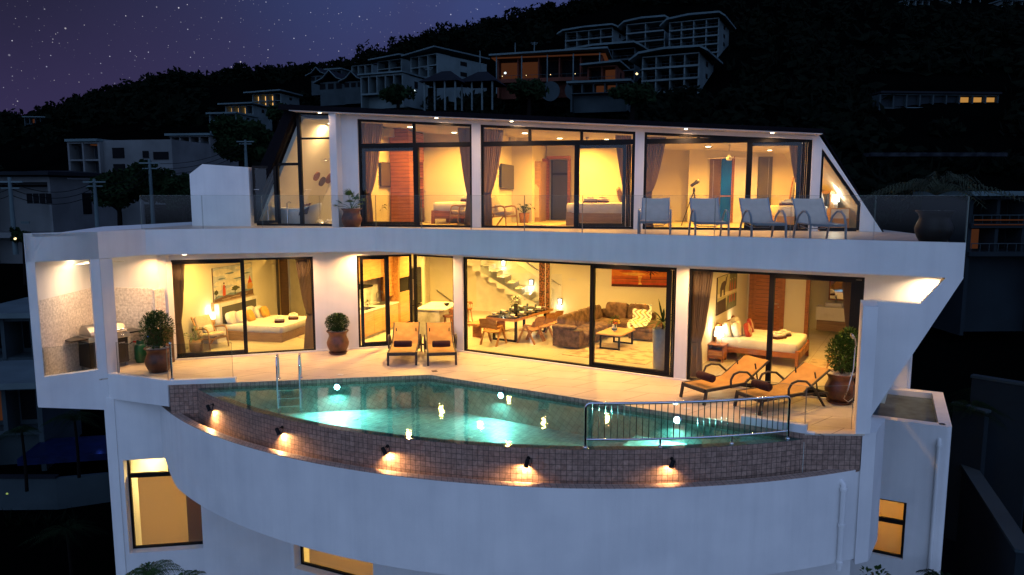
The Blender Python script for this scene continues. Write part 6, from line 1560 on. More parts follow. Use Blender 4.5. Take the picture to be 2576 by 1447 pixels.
teak_door(G, da, DBk, db-da, 2.12, 'tall slatted teak door behind the right bedroom bed')
mb = MB(G.M); mb.box(o0-0.10, o0, DB-0.06, DB+0.13, 0, 2.35); mb.box(o1+0.6, o1+0.70, DB-0.06, DB+0.13, 0, 2.35); mb.box(o0, o1+0.6, DB-0.06, DB+0.13, 2.25, 2.35); part(mb, 'door_frame', 'teak_plain')
vn = root('vanity_unit', G.pt(o0+0.05, DB+1.0, 0), G.ang, 'marble washstand with white basin seen through the bathroom doorway', 'washstand')
mb = MB(); mb.box(0, 1.6, 0, 0.5, 0.42, 0.80); mb.build('counter', 'marble_white', vn); mb = MB(); mb.box(0.02, 1.58, 0.1, 0.5, 0.1, 0.419); mb.build('lower_cabinet', 'grey_oak', vn)
mb = MB(); mb.pad((0.45, 0.22, 0.86), (0.24, 0.15, 0.06), 0.25, 20, 8); mb.build('basin', 'ceramic', vn)
mb = MB(); mb.tube([(0.47, 0.42, 0.8), (0.47, 0.42, 1.06), (0.47, 0.30, 1.10), (0.47, 0.26, 1.07)], 0.014, 8); mb.build('tap', 'steel', vn)
mr = root('mirror', G.pt(o0+0.35, DB+1.48, 1.0), G.ang, 'rectangular mirror over the washstand', 'mirror'); mb = MB(); mb.box(0, 1.3, -0.01, 0, 0, 0.95); mb.build('mirror_glass', 'mirror', mr); mb = MB(); mb.box(-0.04, 1.34, -0.008, 0.006, -0.04, -0.001); mb.box(-0.04, 0, -0.008, 0.006, 0, 0.99); mb.build('frame', 'teak_plain', mr)
rg = root('bedroom_rug', RM @ Vector((0.15, -0.1, 0)), G.ang, 'patchy beige rug at the foot of the teak bed', 'rug'); mb = MB(); mb.box(0.0, 0.62, -0.15, 1.35, 0.001, 0.012); mb.build('pile', 'rug_pattern', rg)
ws = root('wooden_stool', gp(2090, 950, 0)+Vector((0.2, 0.25, 0)), 0.5, 'pale wooden stool beside the right hand shrub inside the window', 'stool')
mb = MB(); mb.lathe([(0.17, 0.40), (0.18, 0.43)], 16); mb.build('seat', 'beech', ws)
for a in (0.5, 2.1, 3.7, 5.3): mb = MB(); mb.tube([(0.2*math.cos(a), 0.2*math.sin(a), 0), (0.12*math.cos(a), 0.12*math.sin(a), 0.4)], 0.018, 6); mb.build('leg', 'beech', ws)
curtain(FR_, 1735, 1794, 1763, 1769, 860, 0, 2.42, 'wide tied curtain at the left edge of the right bedroom window', vmid=720)
curtain(FR_, 2150, 2116, 2140, 2136, 890, 0, 2.40, 'dark tied curtain at the right edge of the right bedroom window', vmid=730)
# ------------------------------------------------------------------ on the deck
def lounger_with_towel(p, ang, label, tl, back=48):
    sun_lounger(p, ang, label, back)
    M = Matrix.Translation(p) @ RZ(ang)
    rolled_towel(M @ T(0, 0.30, 0.375), tl)
a = gp(1012, 919, 0); lounger_with_towel(a, R(4), 'left of the two straight tan loungers facing the pool', 'rolled maroon towel on the left straight lounger', 34)
a = gp(1112, 919, 0); lounger_with_towel(a, R(8), 'right of the two straight tan loungers facing the pool', 'rolled maroon towel on the right straight lounger', 34)
a = gp(1757, 1015, 0); b = gp(1905, 967, 0)
a = gp(1744, 1009, 0); lounger_with_towel(a, R(-62), 'angled tan lounger nearest the bedroom window', 'rolled maroon towel on the angled lounger nearest the window', 30)
a = gp(1882, 1033, 0); lounger_with_towel(a, R(-66), 'angled tan lounger behind the chrome safety rail', 'rolled maroon towel on the angled lounger behind the safety rail', 30)
# potted plants
g = gp(385, 942, 0); pl = root('potted_shrub', (g.x, g.y+0.30, 0), 0, 'large brown urn with a leafy dark shrub beside the gas bottle', 'plant', 'brown urns with shrubs')
pot(pl, urn(0.56, 0.30), zs=0.53, rs=0.26)
leafy(pl, 3000, (0, 0, 0.98), 0.36, 0.065, 0.032, 'leaf', 'foliage', 3, 1.15, 0.2)
mb = MB(); rn = random.Random(3)
for i in range(9): a = i*0.7; mb.tube([(0, 0, .5), (0.08*math.cos(a), 0.08*math.sin(a), .75), (0.2*math.cos(a), 0.2*math.sin(a), 1.05)], [0.014, 0.010, 0.005], 6)
mb.build('stem', 'bark', pl)
g = gp(845, 895, 0); pl = root('potted_shrub', (g.x, g.y+0.25, 0), 0, 'terracotta urn with a clipped round shrub between bedroom and kitchen glass', 'plant', 'brown urns with shrubs')
pot(pl, [(r*0.98, z+0.04) for r, z in urn(0.56, 0.285)], zs=0.57, rs=0.24, saucer=0.24)
leafy(pl, 3200, (0, 0, 0.80), 0.29, 0.050, 0.028, 'leaf', 'foliage', 4, 0.75, 0.3)
mb = MB(); rn = random.Random(9)
for i in range(40):
    a = rn.uniform(0, 6.28); e = rn.uniform(-.2, 1.3); mb.ball((0.285*math.cos(a)*math.cos(e), 0.285*math.sin(a)*math.cos(e), 0.80+0.22*math.sin(e)), 0.009, 6, 4)
mb.build('blossom', 'flower_w', pl)
g = gp(2127, 1022, 0); pl = root('potted_shrub', (g.x+0.0, g.y+0.26, 0), 0, 'big glazed urn with an open leafy shrub and pebbles beside the fin wall', 'plant', 'brown urns with shrubs')
pot(pl, [(r, z+0.03) for r, z in urn(0.56, 0.29)], zs=0.56, rs=0.25, saucer=0.25)
leafy(pl, 1800, (0.02, 0, 0.98), 0.30, 0.075, 0.040, 'leaf_light', 'foliage', 5, 1.15, 0.3)
leafy(pl, 420, (0.10, 0, 1.32), 0.15, 0.065, 0.034, 'leaf_light', 'foliage', 6, 0.9, 0.2)
mb = MB()
for i in range(10): a = i*0.9; mb.tube([(0, 0, .5), (0.05*math.cos(a), 0.05*math.sin(a), .75), (0.2*math.cos(a), 0.2*math.sin(a), 1.05)], [0.016, 0.010, 0.005], 6)
mb.build('stem', 'bark', pl)
# barbecue grill
g0, g1 = gp(222, 934, 0), gp(282, 915, 0)
gr = root('gas_grill', (-9.56, 16.14, 0), R(57), 'black gas grill with stainless hood and side shelves', 'grill')
mb = MB(); mb.box(0.0, 0.78, 0.0, 0.42, 0.08, 0.60); gb = mb.build('cabinet', 'enamel_black', gr, bevel=0.01)
for x in (0.02, 0.395):
    mb = MB(); mb.box(x, x+0.365, -0.014, -0.001, 0.10, 0.56); dd_ = mb.build('door', 'enamel_black', gr); mb = MB(); mb.tube([(x+0.18, -0.03, 0.50), (x+0.30, -0.03, 0.50)], 0.008, 6); mb.build('handle', 'steel', dd_)
mb = MB(); mb.box(-0.02, 0.80, -0.05, 0.42, 0.601, 0.70); mb.build('control_panel', 'steel', gr, bevel=0.01)
for i in range(4):
    mb = MB(Matrix.Translation((0.12+i*0.18, -0.052, 0.65)) @ Matrix.Rotation(R(90), 4, 'X')); mb.lathe([(0.028, 0), (0.026, 0.02), (0.012, 0.03)], 14); mb.build('knob', 'chrome', gr)
mb = MB()
prof = [(-0.04, 0.70), (-0.05, 0.74), (-0.02, 0.80), (0.08, 0.885), (0.20, 0.92), (0.32, 0.90), (0.40, 0.82), (0.42, 0.70)]
mb.M = Matrix(((0, 1, 0, 0), (1, 0, 0, 0), (0, 0, 1, 0), (0, 0, 0, 1))); mb.slab([(p[0], p[1]) for p in prof], 0.03, 0.75); mb.build('hood', 'steel', gr, bevel=0.012)
mb = MB(); mb.tube([(0.12, -0.10, 0.78), (0.66, -0.10, 0.78)], 0.014, 10); mb.tube([(0.14, -0.10, 0.78), (0.14, -0.01, 0.80)], 0.008, 6); mb.tube([(0.64, -0.10, 0.78), (0.64, -0.01, 0.80)], 0.008, 6); mb.build('hood_handle', 'chrome', gr)
for x0, x1 in ((-0.34, -0.021), (0.801, 1.12)):
    mb = MB(); mb.box(x0, x1, -0.03, 0.40, 0.66, 0.69); mb.build('side_shelf', 'enamel_black', gr, bevel=0.008)
for x, y in ((0.05, 0.03), (0.73, 0.03), (0.05, 0.39), (0.73, 0.39)): mb = MB(); mb.M = Matrix.Rotation(R(90), 4, 'Y'); mb.lathe([(0.035, -0.015), (0.035, 0.015)], 12, (-0.036, y, x)); mb.build('wheel', 'steel', gr)
gr.scale = (1.15, 1.15, 1.15)
g = gp(340, 906, 0); gas = root('gas_bottle', (-8.96, 17.22, 0), 0, 'green gas bottle with red regulator next to the pebble wall', 'gas bottle')
mb = MB(); mb.lathe([(0.115, 0), (0.12, 0.01), (0.12, 0.035), (0.125, 0.05), (0.14, 0.08), (0.14, 0.36), (0.125, 0.42), (0.07, 0.455), (0.05, 0.46)], 24); mb.build('cylinder', 'gas_green', gas)
mb = MB(); mb.lathe([(0.085, 0.43), (0.088, 0.47), (0.088, 0.53), (0.082, 0.53), (0.080, 0.46)], 20); mb.build('collar', 'gas_green', gas)
mb = MB(); mb.lathe([(0.02, 0.45), (0.02, 0.50), (0.03, 0.51), (0.03, 0.53)], 10); mb.build('valve', 'brass', gas)
mb = MB(); mb.tube([(-0.06, -0.03, 0.50), (-0.14, -0.05, 0.51)], 0.022, 8); mb.build('regulator', 'red_plastic', gas)
mb = MB(); mb.tube([(-0.14, -0.05, 0.51), (-0.22, -0.04, 0.46), (-0.30, 0, 0.42), (-0.38, 0.0, 0.50), (-0.42, 0, 0.55)], 0.009, 6); mb.build('hose', 'black_metal', gas)
# fridge on the deck
bf = root('drinks_fridge', FH.pt(-12.10, bB-0.42), HA, 'black drinks fridge partly hidden by the large shrub', 'refrigerator')
mb = MB(); mb.box(0, 0.44, 0, 0.38, 0, 0.86); mb.build('cabinet', 'dark_wood', bf, bevel=0.008)
mb = MB(); mb.box(0.02, 0.42, -0.02, -0.002, 0.03, 0.80); mb.build('door', 'dark_screen', bf); mb = MB(); mb.ball((0.05, -0.024, 0.68), 0.008, 6, 4); mb.build('light', 'led_blue', bf)
wall_switch(FH.pt(-11.98, bB-0.045, 0.98), HA, 'white socket on the pebble wall above the drinks fridge', 0.09)
mb = MB(); mb.box(-0.02, 0.02, -0.02, 0, -0.07, 0.07); o = mb.build('remote_holder', 'black_metal'); o.location = FH.pt(-12.12, bB-0.035, 1.02); o.rotation_euler = (0, 0, HA); tag(o, 'small black holder on the pebble wall beside the socket', 'holder')
s_, z_ = FH.pix(213, 675, 14.2); fan(FH.pt(s_+0.35, 14.1, SOF-0.004), 'white ceiling fan over the barbecue corner', 0.16)
ol = root('ceiling_lamp', FH.pt(s_+0.05, 14.0, SOF-0.004), HA, 'flat glowing ceiling lamp in the barbecue corner', 'lamp'); mb = MB(); mb.lathe([(0.16, -0.001), (0.17, -0.03), (0.10, -0.05), (0.001, -0.055)], 20); mb.build('diffuser', 'lamp_warm', ol); lamp('lamp_glow', (0.45, -0.25, -0.10), 34, (1, 0.66, 0.38), 0.3, ol, spread=R(175))
# shower head on the fin wall
p = gp(2175, 812, 1.85); sh_ = root('shower', (nearL.x+0.02, nearL.y+0.25, 1.55), 0, 'chrome garden shower with hose on the inner side of the fin wall', 'shower')
mb = MB(); mb.tube([(0.02, 0, -0.1), (0.0, 0, 0.02), (-0.05, -0.02, 0.10), (-0.07, -0.03, 0.10)], 0.012, 8); mb.M = T(-0.08, -0.03, 0.08) @ Matrix.Rotation(R(70), 4, 'Y'); mb.lathe([(0.05, 0), (0.055, 0.015), (0.03, 0.03)], 14); mb.build('head', 'chrome', sh_)
mb = MB(); mb.tube([(0.0, -0.02, -0.1), (-0.02, -0.04, -0.5), (-0.10, -0.05, -0.85), (-0.16, -0.05, -1.0), (-0.08, -0.05, -1.06), (0.0, -0.04, -1.0)], 0.009, 6); mb.build('hose', 'chrome', sh_)

# ------------------------------------------------------------------ upper storey
wf = FU
def ztop(k): sa, sb = W[k]; return lambda s: zr(s)-0.19
def ucur(k, *a, **kw): return curtain(FU, *a[:4], a[4], UF+0.01, 6.0, a[5], vmid=440, group='grey brown curtains tied back behind the upper glass', **kw)
def cur_u(uo, ut, ui, ub, vt, label, d=0.34):
    so = FU.pix(uo, 440, d)[0]
    fr = Frame(FU.pt(0, 0)[:2], HA)
    return curtain(FU, uo, ut, ui, ub, vt, UF+0.01, 6.0, label, d, 440, group='grey brown curtains tied back behind the upper glass', ztop=lambda s_: zr(s_)-0.20)
cur_u(907, 966, 932, 940, 488, 'tied curtain at the left edge of the left upper window')
cur_u(1185, 1152, 1176, 1168, 486, 'tied curtain at the right edge of the left upper window')
cur_u(1213, 1268, 1234, 1239, 486, 'tied curtain at the left edge of the middle upper window')
cur_u(1586, 1545, 1575, 1574, 490, 'blue lit curtain at the right edge of the middle upper window')
cur_u(1622, 1674, 1638, 1645, 484, 'tied curtain at the left edge of the right upper window')
cur_u(2022, 1981, 2011, 1998, 484, 'blue lit curtain at the right edge of the right upper window')
# bathroom
c = FU.pt(FU.pix(747, 560, 0.72)[0], 0.72); bt = root('bathtub', (c.x, c.y, UF+0.006), HA, 'white freestanding oval bathtub behind the bathroom glass', 'bathtub')
mb = MB(); N = 32
def tub(r, z, rise=0.0): return [(0.78*r*math.cos(2*PI*i/N), 0.40*r*math.sin(2*PI*i/N), z+rise*(math.cos(2*PI*i/N)**2*(1.25 if math.cos(2*PI*i/N) > 0 else 0.5))) for i in range(N)]
rings = [tub(.66, 0), tub(.70, .02), tub(.82, .14), tub(.94, .34), tub(1.0, .46, .13), tub(.955, .465, .13), tub(.90, .40, .05), tub(.78, .18), tub(.6, .10), tub(.01, .10)]
vs_ = [p for r in rings for p in r]; fs_ = [(k*N+i, k*N+(i+1) % N, (k+1)*N+(i+1) % N, (k+1)*N+i) for k in range(len(rings)-1) for i in range(N)]
mb.add(vs_, fs_, 0, True); mb.build('tub', 'ceramic', bt)
for x in (-0.62, -0.02): mb = MB(); mb.tube([(x, -0.48, 0), (x, -0.48, 0.62), (x+0.03, -0.42, 0.66), (x+0.05, -0.36, 0.62)], 0.015, 8); mb.build('tap', 'chrome', bt)
mb = MB()
mb.grid(lambda u, v: (0.30+u*0.26, -0.20+0.16*v-0.30*(1-v)*0+ (0.0 if v > .5 else -0.16*(1-2*v)), 0.60+0.04*u+(0.0 if v > .5 else -0.32*(1-2*v))), 6, 10); mb.M = Matrix()
o = MB(); 
def tf(u, v):
    k = v*2-1; return (0.30+u*0.26+0.05*k, -0.12-0.16*max(0, k)*0-0.30*max(0, -k)*0.25-0.02, 0.665-0.28*abs(k) if k < 0 else 0.665-0.10*k)
tm_ = MB(); tm_.grid(lambda u, v: (0.28+u*0.28, -0.40+0.30*v, 0.58-0.30*(1-v)**2+0.05*u+0.012*math.sin(u*20)), 12, 10); tm_.grid(lambda u, v: (0.56-u*0.28, -0.41+0.30*v, 0.575-0.30*(1-v)**2+0.05*(1-u)), 12, 10)
o = tm_.build('bath_towel', 'maroon'); o.matrix_world = Matrix.Translation(bt.location) @ RZ(HA); tag(o, 'maroon towel draped over the rim of the bathtub', 'towel')
bwall = 3.38
def slantM(u, v):
    s0_, s1_, h_ = sL+0.13, sAL+0.1, zr(sAL)-0.16-UF; d = 0.3
    while d < 5:
        s, z = FU.pix(u, v, d)
        if s < s0_+(s1_-s0_)*(z-UF)/h_+0.004: break
        d += 0.01
    za = (FU.t*(s1_-s0_)+Vector((0, 0, h_))).normalized(); xa = FU.n.copy(); ya = za.cross(xa); M = Matrix((xa, ya, za)).transposed().to_4x4(); M.translation = FU.pt(s, d, z); return M
for i, (u, v, r, m) in enumerate(((795, 443, 0.14, 'wicker'), (809, 456, 0.15, 'bark'), (827, 448, 0.17, 'wicker'))):
    Mb = slantM(u, v); r_ = root('woven_wall_basket', (0, 0, 0), 0, ('small pale', 'dark brown', 'large pale')[i]+' round woven basket hung on the bathroom wall', 'wall basket', 'woven baskets on the bathroom wall')
    r_.matrix_world = Mb; mb = MB(Matrix.Rotation(R(90), 4, 'X'))
    for k in range(6): mb.lathe([(r*(k/6)+0.005, 0.02+0.006*(k % 2)+0.02*(k/6)), (r*(k+1)/6, 0.02+0.006*((k+1) % 2)+0.02*(k/6))], 20)
    mb.lathe([(r, 0.045), (r*1.04, 0.05), (r*1.04, 0.0)], 20); mb.build('disc', m, r_)
Mt = slantM(772, 476); mb = MB(); mb.box(-0.16, 0.16, -0.06, -0.03, -0.42, 0.0); mb.tube([(-0.22, -0.045, 0.012), (0.22, -0.045, 0.012)], 0.01, 6); o = mb.build('towel_rail', 'linen'); o.matrix_world = Mt; tag(o, 'white towel hanging on the bathroom wall left of the baskets', 'towel rail')
p = FU.pt(FU.pix(812, 560, 1.0)[0], 1.0); sh2 = root('seashell', (p.x, p.y, UF+0.006), 0, 'big white ruffled seashell on the bathroom floor', 'shell')
mb = MB(); mb.grid(lambda u, v: ((0.05+0.22*v)*math.cos(PI*u), (0.02+0.14*v)*math.sin(PI*u), 0.03+0.10*v+0.03*v*math.sin(u*22)), 40, 5); mb.grid(lambda u, v: ((0.05+0.22*v)*math.cos(PI*u), -(0.02+0.10*v)*math.sin(PI*u), 0.02+0.03*v+0.02*v*math.sin(u*22)), 40, 5); mb.build('shell', 'ceramic', sh2)
s, z = FU.pix(833, 405, 1.6); shw = root('shower', FU.pt(s-0.2, 1.6, z), HA, 'chrome rain shower head at the right of the bathroom glass', 'shower'); mb = MB(); mb.lathe([(0.12, 0), (0.12, 0.012), (0.02, 0.03)], 18); mb.tube([(0, 0, 0.03), (0, 0, 0.06), (0.3, 0, 0.06)], 0.01, 6); mb.build('head', 'steel', shw)
# palm in a pot on the terrace
g = gp(885, 569, UF); pl = root('potted_palm', (g.x*0.965, g.y*0.965, UF), 0, 'brown urn with a small fan palm beside the bathroom glass', 'plant')
pot(pl, urn(0.50, 0.275), zs=0.475, rs=0.235)
def fan_palm(pl, z0, n, L, r, seed, m='leaf_light', sr=0.006):
    rn = random.Random(seed); st_ = MB(); lf_ = MB()
    for i in range(n):
        a = i*2.4+rn.uniform(-.2, .2); el = rn.uniform(0.25, 1.45) if i > 1 else 1.45
        d = Vector((math.cos(a)*math.cos(el), math.sin(a)*math.cos(el), math.sin(el))); p0 = Vector((0, 0, z0)); p2 = p0+d*L*rn.uniform(.75, 1.0); p2.z -= 0.05*(1.5-el)
        st_.tube([p0, p0+(p2-p0)*0.5+Vector((0, 0, 0.03)), p2], sr, 5)
        sd_ = d.cross(Vector((0, 0, 1))).normalized(); nn = sd_.cross(d)
        for k in range(15):
            t = (k-7)/7*1.35; dd = (d*math.cos(t)+sd_*math.sin(t)).normalized(); lf_.leaf(p2, dd, r*(1-0.25*abs(t)/1.35)*rn.uniform(.9, 1.1), r*0.13, 0, 0.35, 0.1, nn)
    st_.build('stem', m, pl); lf_.build('frond', m, pl)
fan_palm(pl, 0.48, 12, 0.40, 0.20, 4)
# room a (left upper room)
sa = W['a'][0]; FWa = Frame(FU.pt(sa-0.03, 0)[:2], HA+PI/2)
M_, w_, h_ = onwall(FWa, 953, 469, 976, 405); tv(M_, w_, 0.70, 'flat television on the left wall of the left upper room, reflection painted in as grey', 'screen_reflection')
M_, w_, h_ = onwall(FWa, 963, 344, 981, 320); aircon(M_, 'white air conditioner above the television of the left upper room')
q0 = FWa.pix(983, 450, -0.55); wd0 = FWa.sd(gp(982, 560, UF))[0]
wd = root('teak_wardrobe', FU.pt(sa+0.0, 2.25), HA, 'tall slatted teak wardrobe with open shelves in the left upper room', 'wardrobe')
wW, wD, wZ = 0.60, 1.35, UF
mb = MB(); mb.box(0, wW, 0, 0.03, UF+0.006, zr(sa)-0.17); mb.box(0, wW-0.02, wD-0.03, wD, UF+0.006, zr(sa)-0.17); mb.box(wW-0.02, wW, 0.03, wD, 5.05, zr(sa)-0.25); mb.box(0, wW, 0.03, wD-0.03, 5.02, 5.049); wdb = mb.build('carcass', 'teak', wd)
mb = MB(); mb.box(wW-0.02, wW+0.01, 0.03, 0.80, UF+0.05, 5.0); mb.build('door', 'teak', wd)
for z in (3.85, 4.2, 4.55): mb = MB(); mb.box(0.05, wW-0.03, 0.81, wD-0.035, z, z+0.03); mb.build('shelf', 'teak_plain', wd)
mb = MB(); mb.box(0.0, 0.05, 0.81, wD-0.035, UF+0.05, 5.0); mb.box(0.05, wW, 0.8, wD-0.04, UF+0.05, 3.6); mb.build('back_panel', 'dark_wood', wd)
fan(FU.pt(2.62, 2.2, zr(2.62)-0.165), 'white ceiling fan in the left upper room', 0.42)
g = gp(1085, 561, UF); g = FU.pt(FU.pix(1085, 561, 2.15)[0], 2.15); bdu = root('double_bed', (g.x, g.y, UF), HA, 'low teak bed with white quilt in the left upper room', 'bed')
BU = Matrix.Translation(bdu.location) @ RZ(HA)
mb = MB(); mb.box(0, 1.85, 0, 0.05, 0.16, 0.40); mb.box(0, 0.05, 0.05, 1.55, 0.16, 0.40); mb.box(0.05, 1.85, 0.05, 1.55, 0.2, 0.3); mb.build('frame', 'teak_plain', bdu)
for i in range(2): mb = MB(); mb.box(0.10+i*0.55, 0.60+i*0.55, -0.008, -0.001, 0.20, 0.35); mb.build('carved_panel', 'teak', bdu)
for x, y in ((0.0, 0.0), (0.55, 1.2), (0.0, 1.45)): mb = MB(); mb.box(x-0.002, x+0.09, y-0.003, y+0.08, 0.006, 0.159); mb.build('leg', 'teak_plain', bdu)
mb = MB(); mb.pad((0.95, 0.78, 0.50), (0.95, 0.80, 0.15), 0.25, 36, 12); mb.build('quilt', 'linen', bdu)
mb = MB(); mb.box(1.86, 1.92, 0, 1.55, 0.006, 0.9); mb.build('headboard', 'teak_plain', bdu)
towels(BU @ Vector((0.90, 0.75, 0.66)), HA, 'towel stack, white over maroon, on the quilt of the left upper bed')
soft('cushion', BU @ Vector((1.50, 0.30, 0.84)), HA+R(20), (.06, .19, .18), 'charcoal', 'black and white striped cushion on the left upper bed', 'cushion', None, ry=R(-14), extra=lambda o: [MB().build, [ (lambda m_: (m_.box(0.045, 0.066, -0.15, 0.15, z, z+0.018), m_.build('stripe', 'w_bone', o)))(MB()) for z in (-.12, -.06, 0, .06, .11)]])
soft('pillow', BU @ Vector((1.62, 0.45, 0.84)), HA, (.08, .24, .18), 'linen', 'white pillow behind the striped cushion', 'pillow', 'white pillows', ry=R(-14))
tl_ = root('bedside_table', FU.pt(2.10, 3.45), HA, 'small table behind the left upper bed', 'nightstand'); tl_.location.z = UF+0.006; mb = MB(); mb.box(0, 0.4, 0, 0.35, 0, 0.48); mb.build('cabinet', 'teak_plain', tl_)
table_lamp(FU.pt(2.3, 3.6, UF+0.49), 'lit lamp against the wall behind the left upper bed', 0.34, 0.08, 'teak_plain', e=9, col=(1, .75, .3))
g = gp(1176, 568, UF); armchair((g.x-0.15, g.y+0.45, UF+0.006), R(-62), 'lounge chair half hidden by the curtain in the left upper room', 'lounge chairs of the upper rooms')
g = gp(950, 563, UF); pl = root('potted_plant', (g.x, g.y-0.45, UF+0.006), 0, 'broad leafed green plant behind the left upper curtain', 'plant'); mb = MB(); mb.lathe([(0.14, 0), (0.17, 0.36), (0.15, 0.36), (0.14, 0.3)], 20); mb.build('pot', 'wicker', pl); big_leaves(pl, 22, 0.30, 0.20, 0.14, 'leaf_light', 'foliage', 7, 0.33, (0.3, 1.35))
s, z = FU.pix(1070, 481, 3.84); wall_switch(FU.pt(s, 3.845, z), HA, 'white double switch on the back wall of the left upper room', 0.14)
for u, lab in ((1070, 'pale patterned rug under the left upper bed'),): pass
rg = root('bedroom_rug', FU.pt(1.7, 0.5, UF+0.0065), HA, 'pale patterned rug in front of the left upper bed', 'rug'); mb = MB(); mb.box(0, 1.5, 0, 1.6, 0, 0.012); mb.build('pile', 'rug_pattern', rg)
# room b (middle)
sb = W['b'][0]-0.05; FWb = Frame(FU.pt(sb, 0)[:2], HA+PI/2); sb = W['a'][1]+0.2; FWb = Frame(FU.pt(sb+0.003, 0)[:2], HA+PI/2)
M_, w_, h_ = onwall(FWb, 1255, 475, 1287, 412); tv(M_, w_, 0.72, 'flat black television on the left wall of the middle upper room')
M_, w_, h_ = onwall(FWb, 1281, 366, 1311, 345); aircon(M_, 'white air conditioner above the television of the middle upper room')
fan(FU.pt(5.9, 2.0, zr(5.9)-0.165), 'white ceiling fan in the middle upper room', 0.2)
g = gp(1250, 566, UF); armchair((-0.25, 20.0, UF+0.006), R(58), 'lounge chair beside the television of the middle upper room', 'lounge chairs of the upper rooms')
g = gp(1318, 560, UF); pl = root('potted_plant', (g.x, g.y-0.4, UF+0.006), 0, 'dark leafed plant in a wicker basket in the middle upper room', 'plant'); mb = MB(); mb.lathe([(0.13, 0), (0.165, 0.3), (0.15, 0.3), (0.14, 0.26)], 20); mb.build('basket', 'wicker', pl); big_leaves(pl, 20, 0.28, 0.18, 0.13, 'leaf', 'foliage', 8, 0.28, (0.15, 1.4))
teakd = teak_door(FU, FU.pix(1382, 500, 6.27)[0], 6.27, 0.62, 2.05, 'open slatted teak door in the passage of the middle upper room', R(-100)); teakd.location.z = UF+0.006
mat('dusk_glass', (0.05, 0.055, 0.075), 0.3, (0.035, 0.04, 0.06), 2)
gl_ = root('passage_window', FU.pt(FU.pix(1386, 500, 6.3)[0], 6.285, UF+0.02), HA, 'dark blue window seen through the open teak door', 'window'); mb = MB(); mb.box(0.01, 0.6, -0.012, 0, 0, 2.0); mb.build('pane', 'dusk_glass', gl_); mb = MB(); mb.box(0.01, 0.6, -0.03, -0.013, 1.5, 1.58); mb.box(0.01, 0.06, -0.03, -0.013, 0, 2.0); mb.build('frame', 'black_metal', gl_)
wp_ = root('closet', FU.pt(sn-0.10, 4.10, UF+0.006), HA, 'brown striped wardrobe front with a pale arrow shaped inlay', 'wardrobe'); mb = MB(); mb.box(0.0, 0.28, 0.2, 1.3, 0, 1.9); mb.build('carcass', 'grey_oak', wp_); mb = MB(); mb.slab([(0.04, 0.15), (0.24, 0.15), (0.24, 1.05), (0.14, 1.2), (0.04, 1.05)], 0.18, 0.199); mb.build('inlay', 'pat_cream', wp_)
b0 = FU.sd(gp(1321+0, 565, UF)); s0_ = FU.pix(1425, 560, 1.75)[0]
bdb = root('double_bed', FU.pt(s0_, 1.65, UF+0.006), HA, 'bed with grey oak base and white cover in the middle upper room', 'bed'); BB = Matrix.Translation(bdb.location) @ RZ(HA); Lb = W['b'][1]+0.0-s0_
mb = MB(); mb.box(0, Lb-0.02, 0, 1.6, 0, 0.38); mb.build('base', 'grey_oak', bdb); mb = MB(); mb.pad((Lb/2, 0.8, 0.48), (Lb/2+0.02, 0.82, 0.15), 0.2, 36, 12); mb.build('bed_cover', 'linen', bdb)
towels(BB @ Vector((0.62, 0.45, 0.62)), HA, 'towel stack, white over maroon, at the foot of the middle upper bed')
towels(BB @ Vector((0.92, 0.75, 0.62)), HA, 'second towel stack, white over maroon, behind the first on the middle upper bed')
soft('cushion', BB @ Vector((Lb-0.50, 0.45, 0.86)), HA, (.07, .20, .22), 'beech', 'pointed brown cushion on the middle upper bed', 'cushion', None, ry=R(-14), e=0.7)
soft('pillow', BB @ Vector((Lb-0.26, 0.40, 0.84)), HA, (.09, .24, .20), 'linen', 'white pillow at the head of the middle upper bed', 'pillow', 'white pillows', ry=R(-16))
ns = root('nightstand', FU.pt(W['b'][1]-0.38, 1.20, UF+0.006), HA, 'white nightstand in front of the middle upper bed head', 'nightstand'); mb = MB(); mb.box(0, 0.36, 0, 0.40, 0, 0.42); mb.build('cabinet', 'ceramic', ns); mb = MB(); mb.box(0.02, 0.34, -0.01, -0.001, 0.2, 0.4); mb.build('drawer', 'white_plastic', ns)
mb = MB(); mb.lathe([(0.75, 0), (0.75, 0.01), (0.01, 0.012)], 30, sy=0.8); o = mb.build('rug', 'rug_plain'); o.location = FU.pt(sb+1.3, 2.0, UF+0.0065); tag(o, 'round pale rug in the middle upper room', 'rug')
# room c (right)
sc0 = W['b'][1]+0.18; FWc = Frame(FU.pt(sc0+0.003, 0)[:2], HA+PI/2)
M_, w_, h_ = onwall(FWc, 1652, 478, 1664, 430); tv(M_, 1.0, 0.62, 'television edge behind the left curtain of the right upper room')
fan(FU.pt(FU.pix(1835, 380, 2.4)[0], 2.4, zr(8.8)-0.165), 'white ceiling fan in the right upper room', 0.42)
g = gp(1681, 571, UF); armchair((g.x-0.2, g.y+0.35, UF+0.006), R(75), 'lounge chair behind the leftmost grey terrace lounger', 'lounge chairs of the upper rooms')
te = gp(1764, 560, UF); te = FU.pt(FU.pix(1744, 540, 2.2)[0], 2.2, UF+0.006)
tel = root('telescope', te, 0.2, 'small black telescope on a tall tripod', 'telescope')
for a in (0.3, 2.4, 4.5):
    mb = MB(); mb.tube([(0, 0, 0.95), (0.16*math.cos(a), 0.16*math.sin(a), 0.5)], 0.014, 6); mb.tube([(0.16*math.cos(a), 0.16*math.sin(a), 0.5), (0.33*math.cos(a), 0.33*math.sin(a), 0)], 0.009, 6, 0); mb.build('leg', 'black_metal' if a > 1 else 'steel', tel)
mb = MB(); mb.lathe([(0.03, 0.93), (0.035, 0.97), (0.02, 1.05)], 10); mb.build('mount', 'black_metal', tel)
